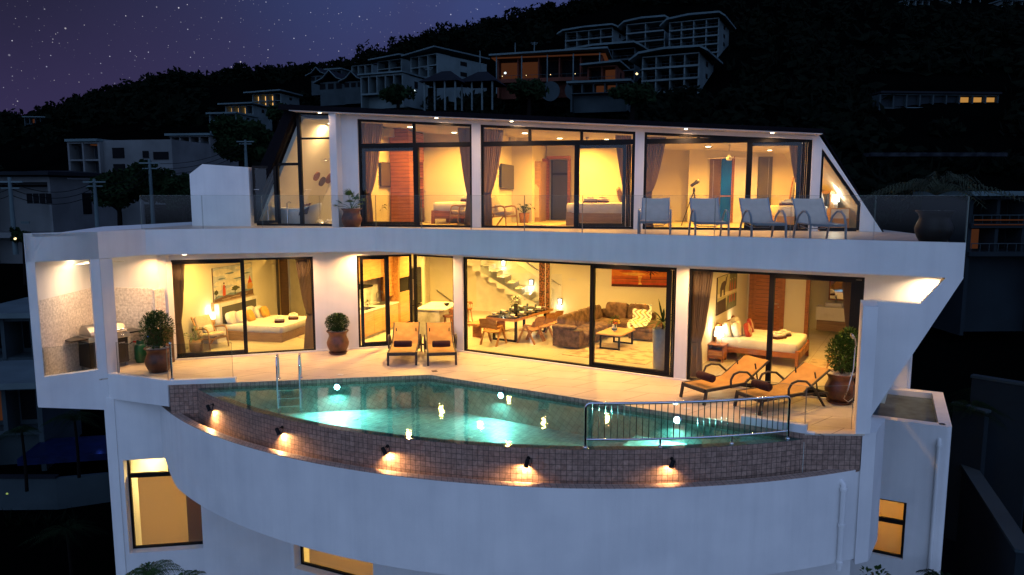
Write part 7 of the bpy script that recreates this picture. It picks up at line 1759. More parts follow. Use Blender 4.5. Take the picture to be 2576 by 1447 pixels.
mb = MB(T(0, 0, 1.15) @ RZ(0.3) @ Matrix.Rotation(R(62), 4, 'Y')); mb.lathe([(0.03, -0.12), (0.045, -0.11), (0.045, 0.06), (0.055, 0.07), (0.055, 0.15), (0.04, 0.15)], 14); mb.build('tube', 'enamel_black', tel)
zb_ = UF+0.006
def panel(u0, u1, d, zt_, m, name, label, cat, th=0.05):
    s0, s1 = FU.pix(u0, 450, d)[0], FU.pix(u1, 450, d)[0]
    r_ = root(name, FU.pt(s0, d, zb_), HA, label, cat); mb = MB(); mb.box(0, s1-s0, 0, th, 0, zt_); mb.build('leaf', m, r_); return r_, s1-s0
dc = 5.12
r_, w = panel(1785, 1813, dc, 1.98, 'dark_wood', 'closet', 'dark brown panel left of the glass door with painted blue view', 'panel'); mb = MB(); mb.box(0.10, 0.11, -0.006, -0.001, 0.05, 1.9); mb.build('stripe', 'steel', r_)
r_, w = panel(1814, 1843, dc, 1.98, 'dusk_view_blue', 'glass_door', 'tall glass door, its evening view painted in as plain blue', 'door'); mb = MB(); mb.box(0, w, -0.02, -0.001, 0.80, 0.83); mb.box(w-0.03, w, -0.02, -0.001, 0, 1.98); mb.build('rail', 'teak_plain', r_)
r_, w = panel(1847, 1876, dc, 2.0, 'ceramic', 'room_door', 'white door leaf right of the glass door with painted blue view', 'door')
mb = MB(); mb.box(-0.03, 0.0, -0.01, 0.03, 0, 2.02); mb.build('edge', 'teak_plain', r_)
r_, w = panel(1888, 1905, dc, 2.0, 'ceramic', 'room_door', 'narrow white door leaf behind the sliding frame', 'door')
r_, w = panel(1907, 1942, dc, 2.0, 'charcoal', 'closet', 'charcoal grey panel on the back wall of the right upper room', 'panel'); mb = MB(); mb.box(w*0.72, w*0.74, -0.006, -0.001, 0.05, 1.95); mb.build('stripe', 'steel', r_)
s0, z = FU.pix(1953, 530, 1.9); bdc = root('double_bed', FU.pt(s0, 1.7, zb_), HA, 'bed with white cover at the right end of the right upper room', 'bed'); BC = Matrix.Translation(bdc.location) @ RZ(HA)
Lc = tip-0.85-s0
mb = MB(); mb.box(0, Lc, 0, 1.7, 0, 0.30); mb.build('base', 'oak', bdc); mb = MB(); mb.pad((Lc/2, 0.85, 0.42), (Lc/2+0.02, 0.88, 0.15), 0.2, 36, 12); mb.build('bed_cover', 'linen', bdc)
mb = MB(); mb.box(Lc, Lc+0.10, -0.1, 1.8, 0, 0.95); mb.build('headboard', 'beech', bdc); mb = MB(); mb.box(Lc-0.03, Lc-0.001, 0.05, 1.65, 0.45, 0.88); mb.build('padding', 'headboard_grey', bdc)
towels(BC @ Vector((0.30, 0.45, 0.56)), HA, 'towel stack on the foot of the right upper bed')
soft('pillow', BC @ Vector((Lc-0.42, 0.25, 0.76)), HA, (.09, .22, .18), 'linen', 'white pillow in front, seen through the triangular window', 'pillow', 'white pillows', ry=R(-18))
soft('pillow', BC @ Vector((Lc-0.20, 0.30, 0.76)), HA, (.09, .22, .19), 'linen', 'white pillow against the headboard, seen through the triangular window', 'pillow', 'white pillows', ry=R(-12))
mr = root('leaning_mirror', FU.pt(FU.pix(1975, 520, 3.2)[0], 3.2, zb_), HA+0.3, 'slim wooden framed mirror leaning beyond the right upper bed', 'mirror'); mb = MB(Matrix.Rotation(R(8), 4, 'Y')); mb.box(0, 0.04, 0, 0.03, 0.3, 1.35); mb.box(0.28, 0.32, 0, 0.03, 0.3, 1.35); mb.build('frame', 'acacia', mr); mb = MB(Matrix.Rotation(R(8), 4, 'Y')); mb.box(0.04, 0.28, 0.01, 0.02, 0.3, 1.3); mb.build('mirror_glass', 'mirror', mr)
s1, z = FU.pix(2085, 560, 1.1); ns = root('nightstand', FU.pt(s1, 1.0, zb_), HA, 'cream nightstand behind the triangular window', 'nightstand'); mb = MB(); mb.box(0, 0.45, 0, 0.40, 0, 0.52); mb.build('cabinet', 'beech', ns); mb = MB(); mb.box(0.02, 0.43, -0.012, -0.001, 0.27, 0.5); mb.build('drawer', 'ceramic', ns)
table_lamp(FU.pt(s1+0.15, 1.2, zb_+0.52), 'bright white table lamp behind the triangular window', 0.34, 0.085, 'ceramic', 'lamp_white', e=14, col=(1, .9, .65), cone=0.95)
# terrace loungers
for i, (u0, u1, v, rot) in enumerate(((1616, 1679, 597, -2), (1748, 1823, 601, -4), (1884, 1951, 604, -3), (2018, 2080, 607, -4))):
    pass
LBL = ('leftmost of the four grey terrace loungers', 'second grey terrace lounger, in front of the telescope', 'third grey terrace lounger, in front of the dark sash', 'rightmost grey terrace lounger, in front of the triangular window')
for i, (um, v, rot) in enumerate(((1640, 588, 0), (1784, 590, 6), (1926, 592, 9), (2074, 594, 10))):
    a = gp(um, v, UF); dpos = Vector((a.x, a.y, 0)); k = kb2 if False else None
    fe = FE.sd(a)[0]; p = FE.pt(fe, 0.32, UF)
    # keep the sight line while standing 0.3 m behind the kerb
    t = (um-1288)/FPX; den = t*FE.n.y-FE.n.x
    s = (FE.o.x+FE.n.x*0.32-t*(FE.o.y+FE.n.y*0.32)*1.012)/(t*FE.t.y*1.012-FE.t.x); p = FE.pt(s, 0.34, UF)
    terrace_lounger(p, R(rot-12), LBL[i])
# big dark pot with a palm on the right end of the terrace
p = gp(2347, 606, TOP); bp = root('potted_palm', (p.x*1.045, p.y*1.045, UF), 0, 'very large dark pot with an arching feathery palm at the right end of the terrace', 'plant')
pot(bp, [(r*0.95, z) for r, z in urn(0.58, 0.33)], 'dark_pot', 'pebbles', 0.55, 0.28)
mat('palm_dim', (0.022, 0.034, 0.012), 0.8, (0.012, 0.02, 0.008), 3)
def feather_palm(r_, z0, n, L, seed, mat_l='leaf', el=(0.5, 1.35), lw=0.018, ll=0.26, trunk=0.0, sr=0.01, seg=12, spread=1.0, mat_s=None):
    rn = random.Random(seed); st_ = MB(); lf_ = MB()
    for i in range(n):
        a = i*2.4+rn.uniform(-.3, .3); e = rn.uniform(*el); LL = L*rn.uniform(.75, 1.1); hd = Vector((math.cos(a), math.sin(a), 0)); pts = []
        for k in range(seg+1):
            t = k/seg; pts.append(Vector((0, 0, z0))+hd*LL*(math.cos(e)*t+0.35*t*t)*spread+Vector((0, 0, LL*(math.sin(e)*t-0.85*t*t*math.sin(e)*0.9-0.25*t*t))))
        st_.tube(pts, [sr*(1-0.7*k/seg) for k in range(seg+1)], 5)
        for k in range(2, seg*2+1):
            t = k/(seg*2); j = min(int(t*seg), seg-1); f = t*seg-j; q = pts[j].lerp(pts[j+1], f); d = (pts[j+1]-pts[j]).normalized(); sd_ = d.cross(Vector((0, 0, 1))).normalized()
            l = ll*math.sin(PI*min(1, t*0.9+0.12))**0.6
            for sg in (-1, 1): lf_.leaf(q, (sd_*sg+d*0.55+Vector((0, 0, 0.25))).normalized(), l*rn.uniform(.85, 1.1), lw, 0, 0.9)
    if trunk: st_.tube([(0, 0, -trunk), (0.03, 0, -trunk/2), (0, 0, z0)], [0.07, 0.06, 0.05], 8)
    st_.build('stem', mat_s or mat_l, r_); lf_.build('frond', mat_l, r_)
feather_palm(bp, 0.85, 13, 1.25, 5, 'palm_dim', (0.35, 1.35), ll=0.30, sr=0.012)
# ------------------------------------------------------------------ hillside, far houses, trees
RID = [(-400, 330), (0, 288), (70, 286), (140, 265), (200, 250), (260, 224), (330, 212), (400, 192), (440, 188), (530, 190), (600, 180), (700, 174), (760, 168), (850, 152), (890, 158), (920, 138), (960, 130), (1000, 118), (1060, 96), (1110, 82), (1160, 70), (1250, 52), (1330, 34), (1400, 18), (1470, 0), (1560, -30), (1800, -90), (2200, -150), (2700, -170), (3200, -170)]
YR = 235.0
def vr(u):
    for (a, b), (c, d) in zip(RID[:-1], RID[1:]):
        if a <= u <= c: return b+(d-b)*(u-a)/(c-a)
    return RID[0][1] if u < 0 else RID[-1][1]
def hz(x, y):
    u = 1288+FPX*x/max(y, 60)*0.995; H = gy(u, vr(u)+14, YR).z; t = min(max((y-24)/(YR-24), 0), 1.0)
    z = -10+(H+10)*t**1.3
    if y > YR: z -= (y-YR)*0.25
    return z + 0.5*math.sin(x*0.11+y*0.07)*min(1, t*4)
mb = MB(); xs = [-420+12*i for i in range(71)]; ys = [-40, -10, 10, 20]+[24+6*i for i in range(42)]+[300, 360]
for j in range(len(ys)-1):
    for i in range(len(xs)-1):
        q = [(xs[i], ys[j]), (xs[i+1], ys[j]), (xs[i+1], ys[j+1]), (xs[i], ys[j+1])]
        mb.add([(a, b, hz(a, b)) for a, b in q], [(0, 1, 2, 3)], 0, True)
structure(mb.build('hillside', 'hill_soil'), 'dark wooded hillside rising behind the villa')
def on_hill(u, v):
    a = gy(u, v, 1.0); y = 26.0
    while y < 234:
        p = gy(u, v, y)
        if p.z < hz(p.x, y): return p
        y += 0.5
    return p
def clump(mb, c, r, n, s, rn, flat=0.8):
    for _ in range(n):
        while True:
            p = Vector((rn.uniform(-1, 1), rn.uniform(-1, 1), rn.uniform(-1, 1)))
            if 0.35 < p.length < 1: break
        q = Vector(c)+Vector((p.x*r, p.y*r, p.z*r*flat)); a = Vector((rn.gauss(0, 1), rn.gauss(0, 1), rn.gauss(0, 1))).normalized(); b = a.orthogonal().normalized(); k = s*rn.uniform(.6, 1.3)
        mb.add([q-a*k, q+b*k*.55, q+a*k, q-b*k*.55], [(0, 1, 2, 3)])
rn = random.Random(21)
KEEP = [(170, 330, 450, 470), (425, 330, 540, 420), (520, 220, 740, 330), (0, 420, 260, 600), (760, 130, 1190, 250), (1060, 205, 1245, 255), (1240, 135, 1600, 245), (1400, 30, 1850, 245), (2190, 205, 2540, 330), (2180, 365, 2576, 420), (2400, 480, 2620, 720), (50, 285, 130, 320), (2270, -20, 2600, 24), (0, 590, 110, 800)]
def free(u, v, w=0): return not any(a-w < u < c+w and b-w < v < d+w for a, b, c, d in KEEP)
mb = MB()
for i in range(430):                                               # the ridge line of crowns
    u = -60+1660*rn.random(); r = rn.uniform(1.6, 3.6); p = gy(u, vr(u)+10, YR-rn.uniform(0, 12)); clump(mb, (p.x, p.y, p.z+rn.uniform(-2.0, 0.6)), r, 46, 0.75, rn)
for u, v, r in ((610, 178, 3.2), (604, 172, 2.2), (930, 132, 4.5), (915, 140, 3.5), (950, 134, 3.5), (1000, 110, 3), (1380, 21, 2.2), (1384, 14, 1.4), (1290, 36, 2.5), (440, 186, 3), (1120, 72, 3)):
    p = gy(u, v, YR-6); clump(mb, (p.x, p.y, p.z), r, 70, 0.7, rn)
cnt = 0
while cnt < 520:
    u = rn.uniform(-40, 2620); v = rn.uniform(10, 560)
    if v < vr(u)+16 or not free(u, v, 12): continue
    p = on_hill(u, v)
    if p.y > 232 or p.y < 40: continue
    clump(mb, (p.x, p.y, p.z+1.2), rn.uniform(1.6, 3.0), 26, 0.85, rn); cnt += 1
for i in range(900):
    u = rn.uniform(-60, 2620); v = vr(u)+rn.uniform(14, 90) if i % 2 else rn.uniform(max(10, vr(u)+14), 330)
    if not free(u, v, 10): continue
    p = on_hill(u, v)
    if p.y < 45: continue
    clump(mb, (p.x, p.y, p.z+0.8), rn.uniform(1.8, 3.2), 12, 1.2, rn)
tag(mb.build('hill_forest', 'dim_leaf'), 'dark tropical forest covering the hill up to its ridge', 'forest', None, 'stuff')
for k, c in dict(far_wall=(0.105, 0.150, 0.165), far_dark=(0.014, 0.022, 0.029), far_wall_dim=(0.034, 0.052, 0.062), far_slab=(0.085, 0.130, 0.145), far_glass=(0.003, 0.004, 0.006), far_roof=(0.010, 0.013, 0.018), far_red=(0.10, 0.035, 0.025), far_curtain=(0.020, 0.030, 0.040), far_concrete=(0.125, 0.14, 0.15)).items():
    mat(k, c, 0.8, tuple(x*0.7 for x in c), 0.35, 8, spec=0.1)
def quad_house(name, label, u0, u1, vt, vb, yaw, floors, bays, wallm='far_wall', depth=7.0, roof='flat', lit=(), litm='far_warm', frac=1.0, over=0.6, bal=True, y=None, base_drop=2.5, group=None, roofm='far_slab', pane='far_glass', sill=0.15, first=0, vary=None, cat='house', pier=0.10):
    """a house on the slope: slabs and piers around recessed bays, each pane its own part"""
    p = on_hill((u0+u1)/2, vb) if y is None else gy((u0+u1)/2, vb, y)
    y_ = p.y; sc_ = y_/FPX; W_ = (u1-u0)*sc_/max(0.3, math.cos(yaw))*frac; H_ = (vb-vt)*sc_
    a = gy(u0, vb, y_); r_ = root(name, a, yaw, label, cat, group)
    mb = MB(); fh = H_/floors; bw = W_/bays; t = 0.06*fh
    mb.box(0, W_, depth*0.25, depth, -base_drop, H_, 0); mb.box(-0.05, 0.18, 0, depth*0.25, -base_drop, H_, 0); mb.box(W_-0.18, W_+0.05, 0, depth*0.25, -base_drop, H_, 0)
    for f in range(floors+1): mb.box(-0.02, W_+0.02, -0.25 if bal else -0.02, depth*0.25, f*fh-t, f*fh+t*(1.6 if bal and f < floors else 0.6), 0)
    for b in range(1, bays): mb.box(b*bw-pier, b*bw+pier, -0.1, depth*0.25, 0, H_, 0)
    mb.build('wall', wallm, r_)
    for f in range(floors):
        for b in range(bays):
            m = litm if (f, b) in lit else (pane if (vary is None or (f*7+b*3) % 3) else vary)
            mb = MB(); mb.box(b*bw+0.2, (b+1)*bw-0.2, depth*0.25-0.06, depth*0.25-0.01, f*fh+sill*fh, (f+1)*fh-0.14*fh); mb.build('window', m, r_)
    # side windows
    for f in range(floors): mb = MB(); mb.box(W_+0.001, W_+0.06, depth*0.45, depth*0.58, f*fh+0.35*fh, f*fh+0.75*fh); mb.build('side_window', 'far_glass', r_)
    if bal:
        mb = MB()
        for f in range(floors):
            mb.bar((0.1, -0.2, f*fh+t*1.6+0.5), (W_-0.1, -0.2, f*fh+t*1.6+0.5), 0.05)
            for k in range(bays*3): mb.bar((0.1+k*W_/(bays*3), -0.2, f*fh), (0.1+k*W_/(bays*3), -0.2, f*fh+t*1.6+0.5), 0.03)
        mb.build('balcony_rail', 'far_wall_dim', r_)
    mb = MB()
    if roof == 'flat': mb.box(-over, W_+over, -over-0.3, depth+0.2, H_+t, H_+t+0.28)
    elif roof == 'mono':
        mb.slab([(-over, H_+0.1), (W_+over, H_+H_*0.14), (W_+over, H_+H_*0.14+0.25), (-over, H_+0.35)], -over-0.8, depth)
    elif roof == 'tent':
        mb.slab([(-over*1.6, H_-0.12*H_), (-over*0.2, H_+0.06*H_), (W_*0.42, H_+0.13*H_), (W_+over*0.2, H_+0.11*H_), (W_+over*1.4, H_-0.02*H_), (W_+over*1.4, H_-0.02*H_+0.3), (W_+over*0.2, H_+0.11*H_+0.35), (W_*0.42, H_+0.13*H_+0.35), (-over*0.2, H_+0.06*H_+0.35), (-over*1.6, H_-0.12*H_+0.3)], -over*1.4, depth)
    elif roof == 'hip':
        z0 = H_+0.1; z1 = H_+H_*0.45; o = over
        mb.add([(-o, -o, z0), (W_+o, -o, z0), (W_+o, depth+o, z0), (-o, depth+o, z0), (W_*0.3, depth/2, z1), (W_*0.7, depth/2, z1)], [(0, 1, 5, 4), (1, 2, 5), (2, 3, 4, 5), (3, 0, 4), (3, 2, 1, 0)])
    mb.build('roof', roofm, r_)
    return r_, W_, H_, depth
AG = 'stepped apartment blocks on the hill'
ZY = R(-26)
quad_house('apartment_block', 'top left apartment block with tent roof on the hill', 1422, 1530, 86, 126, ZY, 2, 4, 'far_wall', 10, 'tent', group=AG, over=1.0, cat='building')
quad_house('apartment_block', 'narrow apartment block with tent roof, between the two widest upper ones', 1575, 1660, 68, 132, ZY, 3, 2, 'far_wall', 10, 'tent', group=AG, over=1.0, cat='building')
quad_house('apartment_block', 'top right apartment block with tent roof, highest on the hill', 1682, 1788, 64, 142, ZY, 4, 4, 'far_wall', 11, 'tent', group=AG, over=1.0, cat='building')
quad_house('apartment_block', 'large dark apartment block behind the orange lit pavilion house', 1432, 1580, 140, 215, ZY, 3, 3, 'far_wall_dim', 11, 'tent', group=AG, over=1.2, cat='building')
quad_house('apartment_block', 'lower right apartment block of three balcony rows', 1614, 1738, 150, 236, ZY, 3, 4, 'far_wall', 12, 'tent', group=AG, over=1.2, cat='building')
q = on_hill(1604, 200); fl_ = quad_house('connecting_gallery', 'pale gallery between the two lower apartment blocks', 1592, 1618, 165, 196, ZY, 2, 1, 'far_slab', 4, 'flat', over=0.2, cat='building')
# orange lit long pavilion
r_, W_, H_, D_ = quad_house('pavilion_house', 'long low pavilion house glowing orange under its flat roof', 1252, 1500, 150, 206, R(-12), 1, 5, 'far_red', 7, 'mono', lit={(0, 0), (0, 1)}, litm='far_dim', over=1.0, bal=True, y=118)
mb = MB(); mb.box(-0.8, W_+0.6, -1.0, 7, H_*0.96, H_*0.98); mb.build('ceiling', 'far_dim', r_)  # ceiling glows by itself, standing in for lamplight on it
for k in range(5):
    mb = MB(); mb.bar((k*W_/4*0.98+0.1, -1.2, -2), (k*W_/4*0.98+0.1, -1.2, H_), 0.16); mb.build('post', 'far_slab', r_)
for k in range(4): mb = MB(); mb.ball((1.0+k*W_/4.3, -1.1, H_*0.18), 0.06, 6, 4); mb.build('lantern', 'far_spark', r_)
r_, W_, H_, D_ = quad_house('pavilion_wing', 'small orange lit wing right of the long pavilion with arched terrace walls', 1478, 1545, 172, 208, R(-20), 1, 2, 'far_red', 6, 'mono', lit={(0, 1)}, litm='far_dim', over=0.8, y=112)
for k, x in enumerate((-5.0, -1.2)):
    mb = MB(); mb.M = Matrix.Rotation(R(90), 4, 'X'); mb.lathe([(1.5, -0.1), (1.5, 0.1)], 20, (x-1, -0.9, -0.7)); mb.build('arched_wall', 'far_wall_dim', r_)
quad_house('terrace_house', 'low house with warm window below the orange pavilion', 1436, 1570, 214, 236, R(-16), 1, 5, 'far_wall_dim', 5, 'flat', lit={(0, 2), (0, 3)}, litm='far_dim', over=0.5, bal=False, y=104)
# white villas in the middle
quad_house('hill_villa', 'tall white hill villa with big upper windows and a long side wall', 1034, 1104, 150, 226, R(-38), 3, 3, 'far_wall', 15, 'mono', over=0.9, bal=False, vary='far_curtain', y=150)
quad_house('hill_villa', 'upper white hill villa with overhanging flat roof', 950, 1015, 158, 196, R(-32), 2, 2, 'far_wall', 9, 'mono', over=1.0, bal=False, y=158, lit=())
r_, W_, H_, D_ = quad_house('hill_villa', 'lower white hill villa with wide curtained glass front', 908, 1018, 196, 238, R(-24), 1, 5, 'far_wall', 9, 'flat', over=0.3, bal=False, pane='far_curtain', y=140)
def thai(u, v, w, label, y, m='far_roof'):
    p = gy(u, v, y); r_ = root('gabled_house', p, R(-20), label, 'house', 'gabled houses on the hill'); W_ = w*y/FPX; H_ = W_*0.28
    mb = MB(); mb.box(0.3, W_-0.3, 0.3, 6, -3, H_*0.9); mb.build('wall', 'far_wall_dim', r_)
    mb = MB(); mb.slab([(-0.4, H_*0.7), (W_*0.25, H_*1.1), (W_*0.5, H_*1.9), (W_*0.75, H_*1.1), (W_+0.4, H_*0.7), (W_+0.4, H_*0.7+0.2), (W_*0.75, H_*1.1+0.25), (W_*0.5, H_*1.9+0.3), (W_*0.25, H_*1.1+0.25), (-0.4, H_*0.7+0.2)], -0.8, 6.5); mb.build('roof', m, r_)
    mb = MB()
    for a, b in (((-0.4, H_*0.7+0.2), (W_*0.25, H_*1.1+0.25)), ((W_*0.25, H_*1.1+0.25), (W_*0.5, H_*1.9+0.3)), ((W_*0.5, H_*1.9+0.3), (W_*0.75, H_*1.1+0.25)), ((W_*0.75, H_*1.1+0.25), (W_+0.4, H_*0.7+0.2))): mb.bar((a[0], -0.85, a[1]), (b[0], -0.85, b[1]), 0.14)
    mb.build('bargeboard', 'far_slab', r_)
    for k in range(3): mb = MB(); mb.box(0.3+k*W_*0.3, 0.3+k*W_*0.3+W_*0.2, 0.22, 0.29, H_*0.1, H_*0.7); mb.build('window', 'far_glass', r_)
    return r_
thai(778, 205, 52, 'leftmost gabled house with pale roof edges', 165); thai(800, 228, 78, 'small gabled house in front with dark tiled roof', 150); thai(862, 222, 62, 'gabled house with steep dark tiled roof right of the others', 145)
quad_house('hill_house', 'small hill house with a green lit room', 820, 862, 180, 202, R(-20), 1, 3, 'far_wall_dim', 6, 'flat', lit={(0, 0)}, litm='far_green', over=0.3, bal=False, y=170)
quad_house('hill_house', 'small pale hill house under a blue hipped roof', 885, 940, 168, 192, R(-26), 1, 3, 'far_wall', 8, 'hip', over=0.4, bal=False, y=168, roofm='far_roof')
def pavilion(u, v, w, label, y):
    p = gy(u, v, y); r_ = root('open_pavilion', p, R(-15), label, 'pavilion', 'dark open pavilions'); W_ = w*y/FPX
    mb = MB(); mb.add([(-.6, -.6, 2.2), (W_+.6, -.6, 2.2), (W_+.6, 5.6, 2.2), (-.6, 5.6, 2.2), (W_*.35, 2.5, 3.9), (W_*.65, 2.5, 3.9)], [(0, 1, 5, 4), (1, 2, 5), (2, 3, 4, 5), (3, 0, 4), (3, 2, 1, 0)]); mb.build('roof', 'far_roof', r_)
    for k in range(4): mb = MB(); mb.bar((k*W_/3, 0, -1.5), (k*W_/3, 0, 2.2), 0.2); mb.build('post', 'far_wall', r_)
pavilion(1068, 250, 80, 'dark hip roofed pavilion left of the pair above the villa', 98); pavilion(1162, 250, 78, 'dark hip roofed pavilion right of the pair above the villa', 100)
# lit villa on the left hill
r_, W_, H_, D_ = quad_house('lit_hill_villa', 'upper warmly lit hill villa with glass front and wing roof', 636, 712, 240, 272, R(-14), 2, 4, 'far_wall', 7, 'mono', lit={(0, 0), (0, 1), (1, 0), (1, 1), (1, 2), (0, 2)}, over=0.9, bal=False, y=150)
r_, W_, H_, D_ = quad_house('lit_hill_villa', 'lower warmly lit hill villa beside the big tree', 568, 640, 268, 288, R(-10), 1, 4, 'far_wall', 7, 'mono', lit={(0, 0), (0, 1), (0, 2)}, over=0.7, bal=False, y=140)
quad_house('balcony_house', 'blue white balcony house below the warmly lit hill villa', 528, 600, 290, 318, R(-12), 2, 3, 'far_slab', 7, 'flat', over=0.3, y=132, bal=False)
quad_house('hill_house', 'tiny long hill house at the far left with two warm spots', 62, 124, 297, 312, R(6), 1, 5, 'far_wall_dim', 5, 'flat', lit={(0, 1)}, litm='far_dim', over=0.3, bal=False)
# near left houses
r_, W_, H_, D_ = quad_house('concrete_house', 'wide weathered white house with deep balconies on the left slope', 176, 262, 362, 446, R(-10), 2, 2, 'far_concrete', 6, 'flat', over=0.05, bal=False, y=82, pane='far_curtain', sill=0.1)
mb = MB(); s_ = 82/FPX; mb.box(W_, W_+188*s_, 0.6, 8, -3, H_*1.07); mb.build('side_wing', 'far_concrete', r_)
for i, (x0, x1, z0, z1) in enumerate(((1.2, 2.6, .55, .85), (4.9, 5.6, .55, .75), (6.2, 8.0, .50, .72), (1.2, 2.6, .05, .38))):
    mb = MB(); mb.box(W_+x0, W_+x1, 0.50, 0.59, H_*z0, H_*z1); mb.build('window', 'far_glass', r_)
mb = MB(); mb.box(W_*0.62, W_*0.9, 0.5, 1.4, H_*0.93, H_*0.955); mb.build('ceiling_light', 'far_dim', r_)
quad_house('apartment_house', 'pale two storey house with curved balconies beside the big tree', 432, 535, 346, 400, R(-8), 2, 4, 'far_concrete', 7, 'flat', over=0.4, bal=True, y=96, pane='far_curtain')
r_, W_, H_, D_ = quad_house('tin_roof_house', 'plain white house with a long low window and dark eaves at the left edge', -60, 148, 452, 590, R(-6), 1, 1, 'far_concrete', 8, 'flat', over=0.8, bal=False, y=58, roofm='far_roof', sill=0.9)
for k in range(4): mb = MB(); s_ = 58/FPX; x = (110+k*17)*s_+1.2; mb.box(x, x+14*s_, -0.09, -0.03, H_*0.56, H_*0.74); mb.build('window', 'far_glass', r_)
mb = MB(); mb.box(W_-2.6, W_-1.9, -0.12, -0.04, H_*.2, H_*.24); mb.build('meter_box', 'far_slab', r_)
quad_house('long_roof_house', 'long dark roofed house behind the plain white one', -20, 178, 438, 462, R(-4), 1, 4, 'far_concrete', 8, 'hip', over=0.5, bal=False, y=74, roofm='far_roof')
mb = MB(); p0 = gy(160, 470, 66); mb.box(0, 7, 0, 0.3, -6, 0.6); w_ = mb.build('retaining_wall', 'far_concrete'); w_.location = p0; tag(w_, 'pale retaining wall below the weathered white house', 'wall')
# right hand villas
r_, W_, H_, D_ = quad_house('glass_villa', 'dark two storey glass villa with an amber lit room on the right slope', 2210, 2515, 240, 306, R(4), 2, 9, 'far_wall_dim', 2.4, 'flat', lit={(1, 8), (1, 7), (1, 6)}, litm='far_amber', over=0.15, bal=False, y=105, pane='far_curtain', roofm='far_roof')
mb = MB(); mb.box(W_*0.2, W_*0.85, -0.8, -0.6, H_*0.48, H_*0.51); mb.build('terrace_edge', 'far_slab', r_)
for k in range(7): mb = MB(); mb.ball((W_*(0.80+0.025*k), 1.0, H_*(0.80+0.03*(k % 3))), 0.07, 6, 4); mb.build('spot_lamp', 'far_spark', r_)
mb = MB(); p0 = gy(2190, 384, 78); mb.box(0, 14.5, 0, 1.8, -0.4, 0.0); w_ = mb.build('road', 'path_concrete'); w_.location = p0; structure(w_, 'pale strip of road on the right slope')
r_, W_, H_, D_ = quad_house('pergola_house', 'two level house with dim lit terrace rooms at the right edge', 2432, 2640, 498, 640, R(2), 2, 3, 'far_dark', 5, 'flat', lit={(0, 0)}, litm='far_dim', over=0.5, bal=True, y=44, base_drop=5)
mb = MB(); mb.box(0.1, W_*0.62, -0.35, -0.28, H_*0.60, H_*0.62); mb.box(0.1, W_*0.62, -0.35, -0.28, H_*0.52, H_*0.535); mb.build('glowing_rail', 'far_dim', r_)  # rails glow by themselves in place of terrace light falling on them
for i, (u0, u1, v) in enumerate(((2285, 2340, 10), (2390, 2470, 6), (2520, 2600, 12))):
    quad_house('ridge_house', ('left', 'middle', 'right')[i]+' pale roof cut by the top edge of the view', u0, u1, v-8, v+6, R(8), 1, 3, 'far_wall', 5, 'flat', over=0.4, bal=False)
# trees one can tell apart
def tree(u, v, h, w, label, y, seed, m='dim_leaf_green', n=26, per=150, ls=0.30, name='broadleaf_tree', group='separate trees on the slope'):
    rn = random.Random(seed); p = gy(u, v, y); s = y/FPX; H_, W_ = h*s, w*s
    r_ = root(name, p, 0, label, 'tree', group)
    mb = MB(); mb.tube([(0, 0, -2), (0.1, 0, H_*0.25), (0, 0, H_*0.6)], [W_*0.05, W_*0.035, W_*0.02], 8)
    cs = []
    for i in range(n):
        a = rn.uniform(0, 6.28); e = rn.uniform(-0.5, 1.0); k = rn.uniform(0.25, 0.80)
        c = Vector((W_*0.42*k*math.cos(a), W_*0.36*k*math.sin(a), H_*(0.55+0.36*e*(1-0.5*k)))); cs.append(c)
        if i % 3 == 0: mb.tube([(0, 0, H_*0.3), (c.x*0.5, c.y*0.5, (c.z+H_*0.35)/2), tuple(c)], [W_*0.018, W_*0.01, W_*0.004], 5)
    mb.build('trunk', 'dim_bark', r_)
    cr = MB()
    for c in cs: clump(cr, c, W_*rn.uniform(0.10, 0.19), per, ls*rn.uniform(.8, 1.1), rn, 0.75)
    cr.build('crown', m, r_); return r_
tree(612, 470, 190, 175, 'big dark green tree left of the wing wall', 62, 1, n=44, per=150, ls=0.22)
tree(700, 330, 70, 80, 'small tree beside the warmly lit hill villa', 118, 2, n=16, per=80, ls=0.4)
tree(300, 575, 150, 150, 'dark bushy tree left of the street pole', 50, 3, n=24, per=130, ls=0.2)
tree(385, 575, 180, 170, 'tall dark tree in front of the weathered white house', 52, 4, n=30, per=130, ls=0.2)
tree(460, 580, 150, 120, 'dark tree next to the wing wall', 48, 5, n=22, per=120, ls=0.2)
tree(1000, 262, 40, 110, 'low dark shrubby tree below the lower white villa', 96, 6, n=16, per=60, ls=0.4)
tree(1330, 262, 60, 130, 'dark tree below the orange pavilion', 96, 7, n=18, per=60, ls=0.45)
tree(1590, 270, 56, 140, 'dark tree between pavilion and apartment blocks', 96, 8, n=18, per=60, ls=0.45)
tree(55, 625, 60, 60, 'small dark tree by the white house corner', 40, 9, n=12, per=80, ls=0.16)
# poles and wires
def pole(u, vt, vb, y, label, arms=True):
    p = gy(u, vb, y); H_ = gy(u, vt, y).z-p.z; r_ = root('utility_pole', (p.x, y, p.z), 0, label, 'utility pole', 'concrete utility poles')
    mb = MB(); mb.tube([(0, 0, 0), (0, 0, H_)], [0.14, 0.09], 8); mb.build('pole', 'far_slab', r_)
    if arms: mb = MB(); mb.bar((-0.7, 0, H_*0.94), (0.7, 0, H_*0.94), 0.09); mb.bar((-0.5, 0, H_*0.86), (0.5, 0, H_*0.86), 0.07); mb.build('crossarm', 'far_wall', r_)
    return Vector((p.x, y, p.z+H_*0.94))
P1 = pole(40, 446, 640, 40, 'utility pole in front of the plain white house'); P2 = pole(246, 450, 580, 46, 'slim pole left of the dark trees'); P3 = pole(386, 400, 570, 50, 'pole with crossarms among the dark trees'); P4 = pole(620, 352, 425, 60, 'white pole right of the big tree above the wing wall')
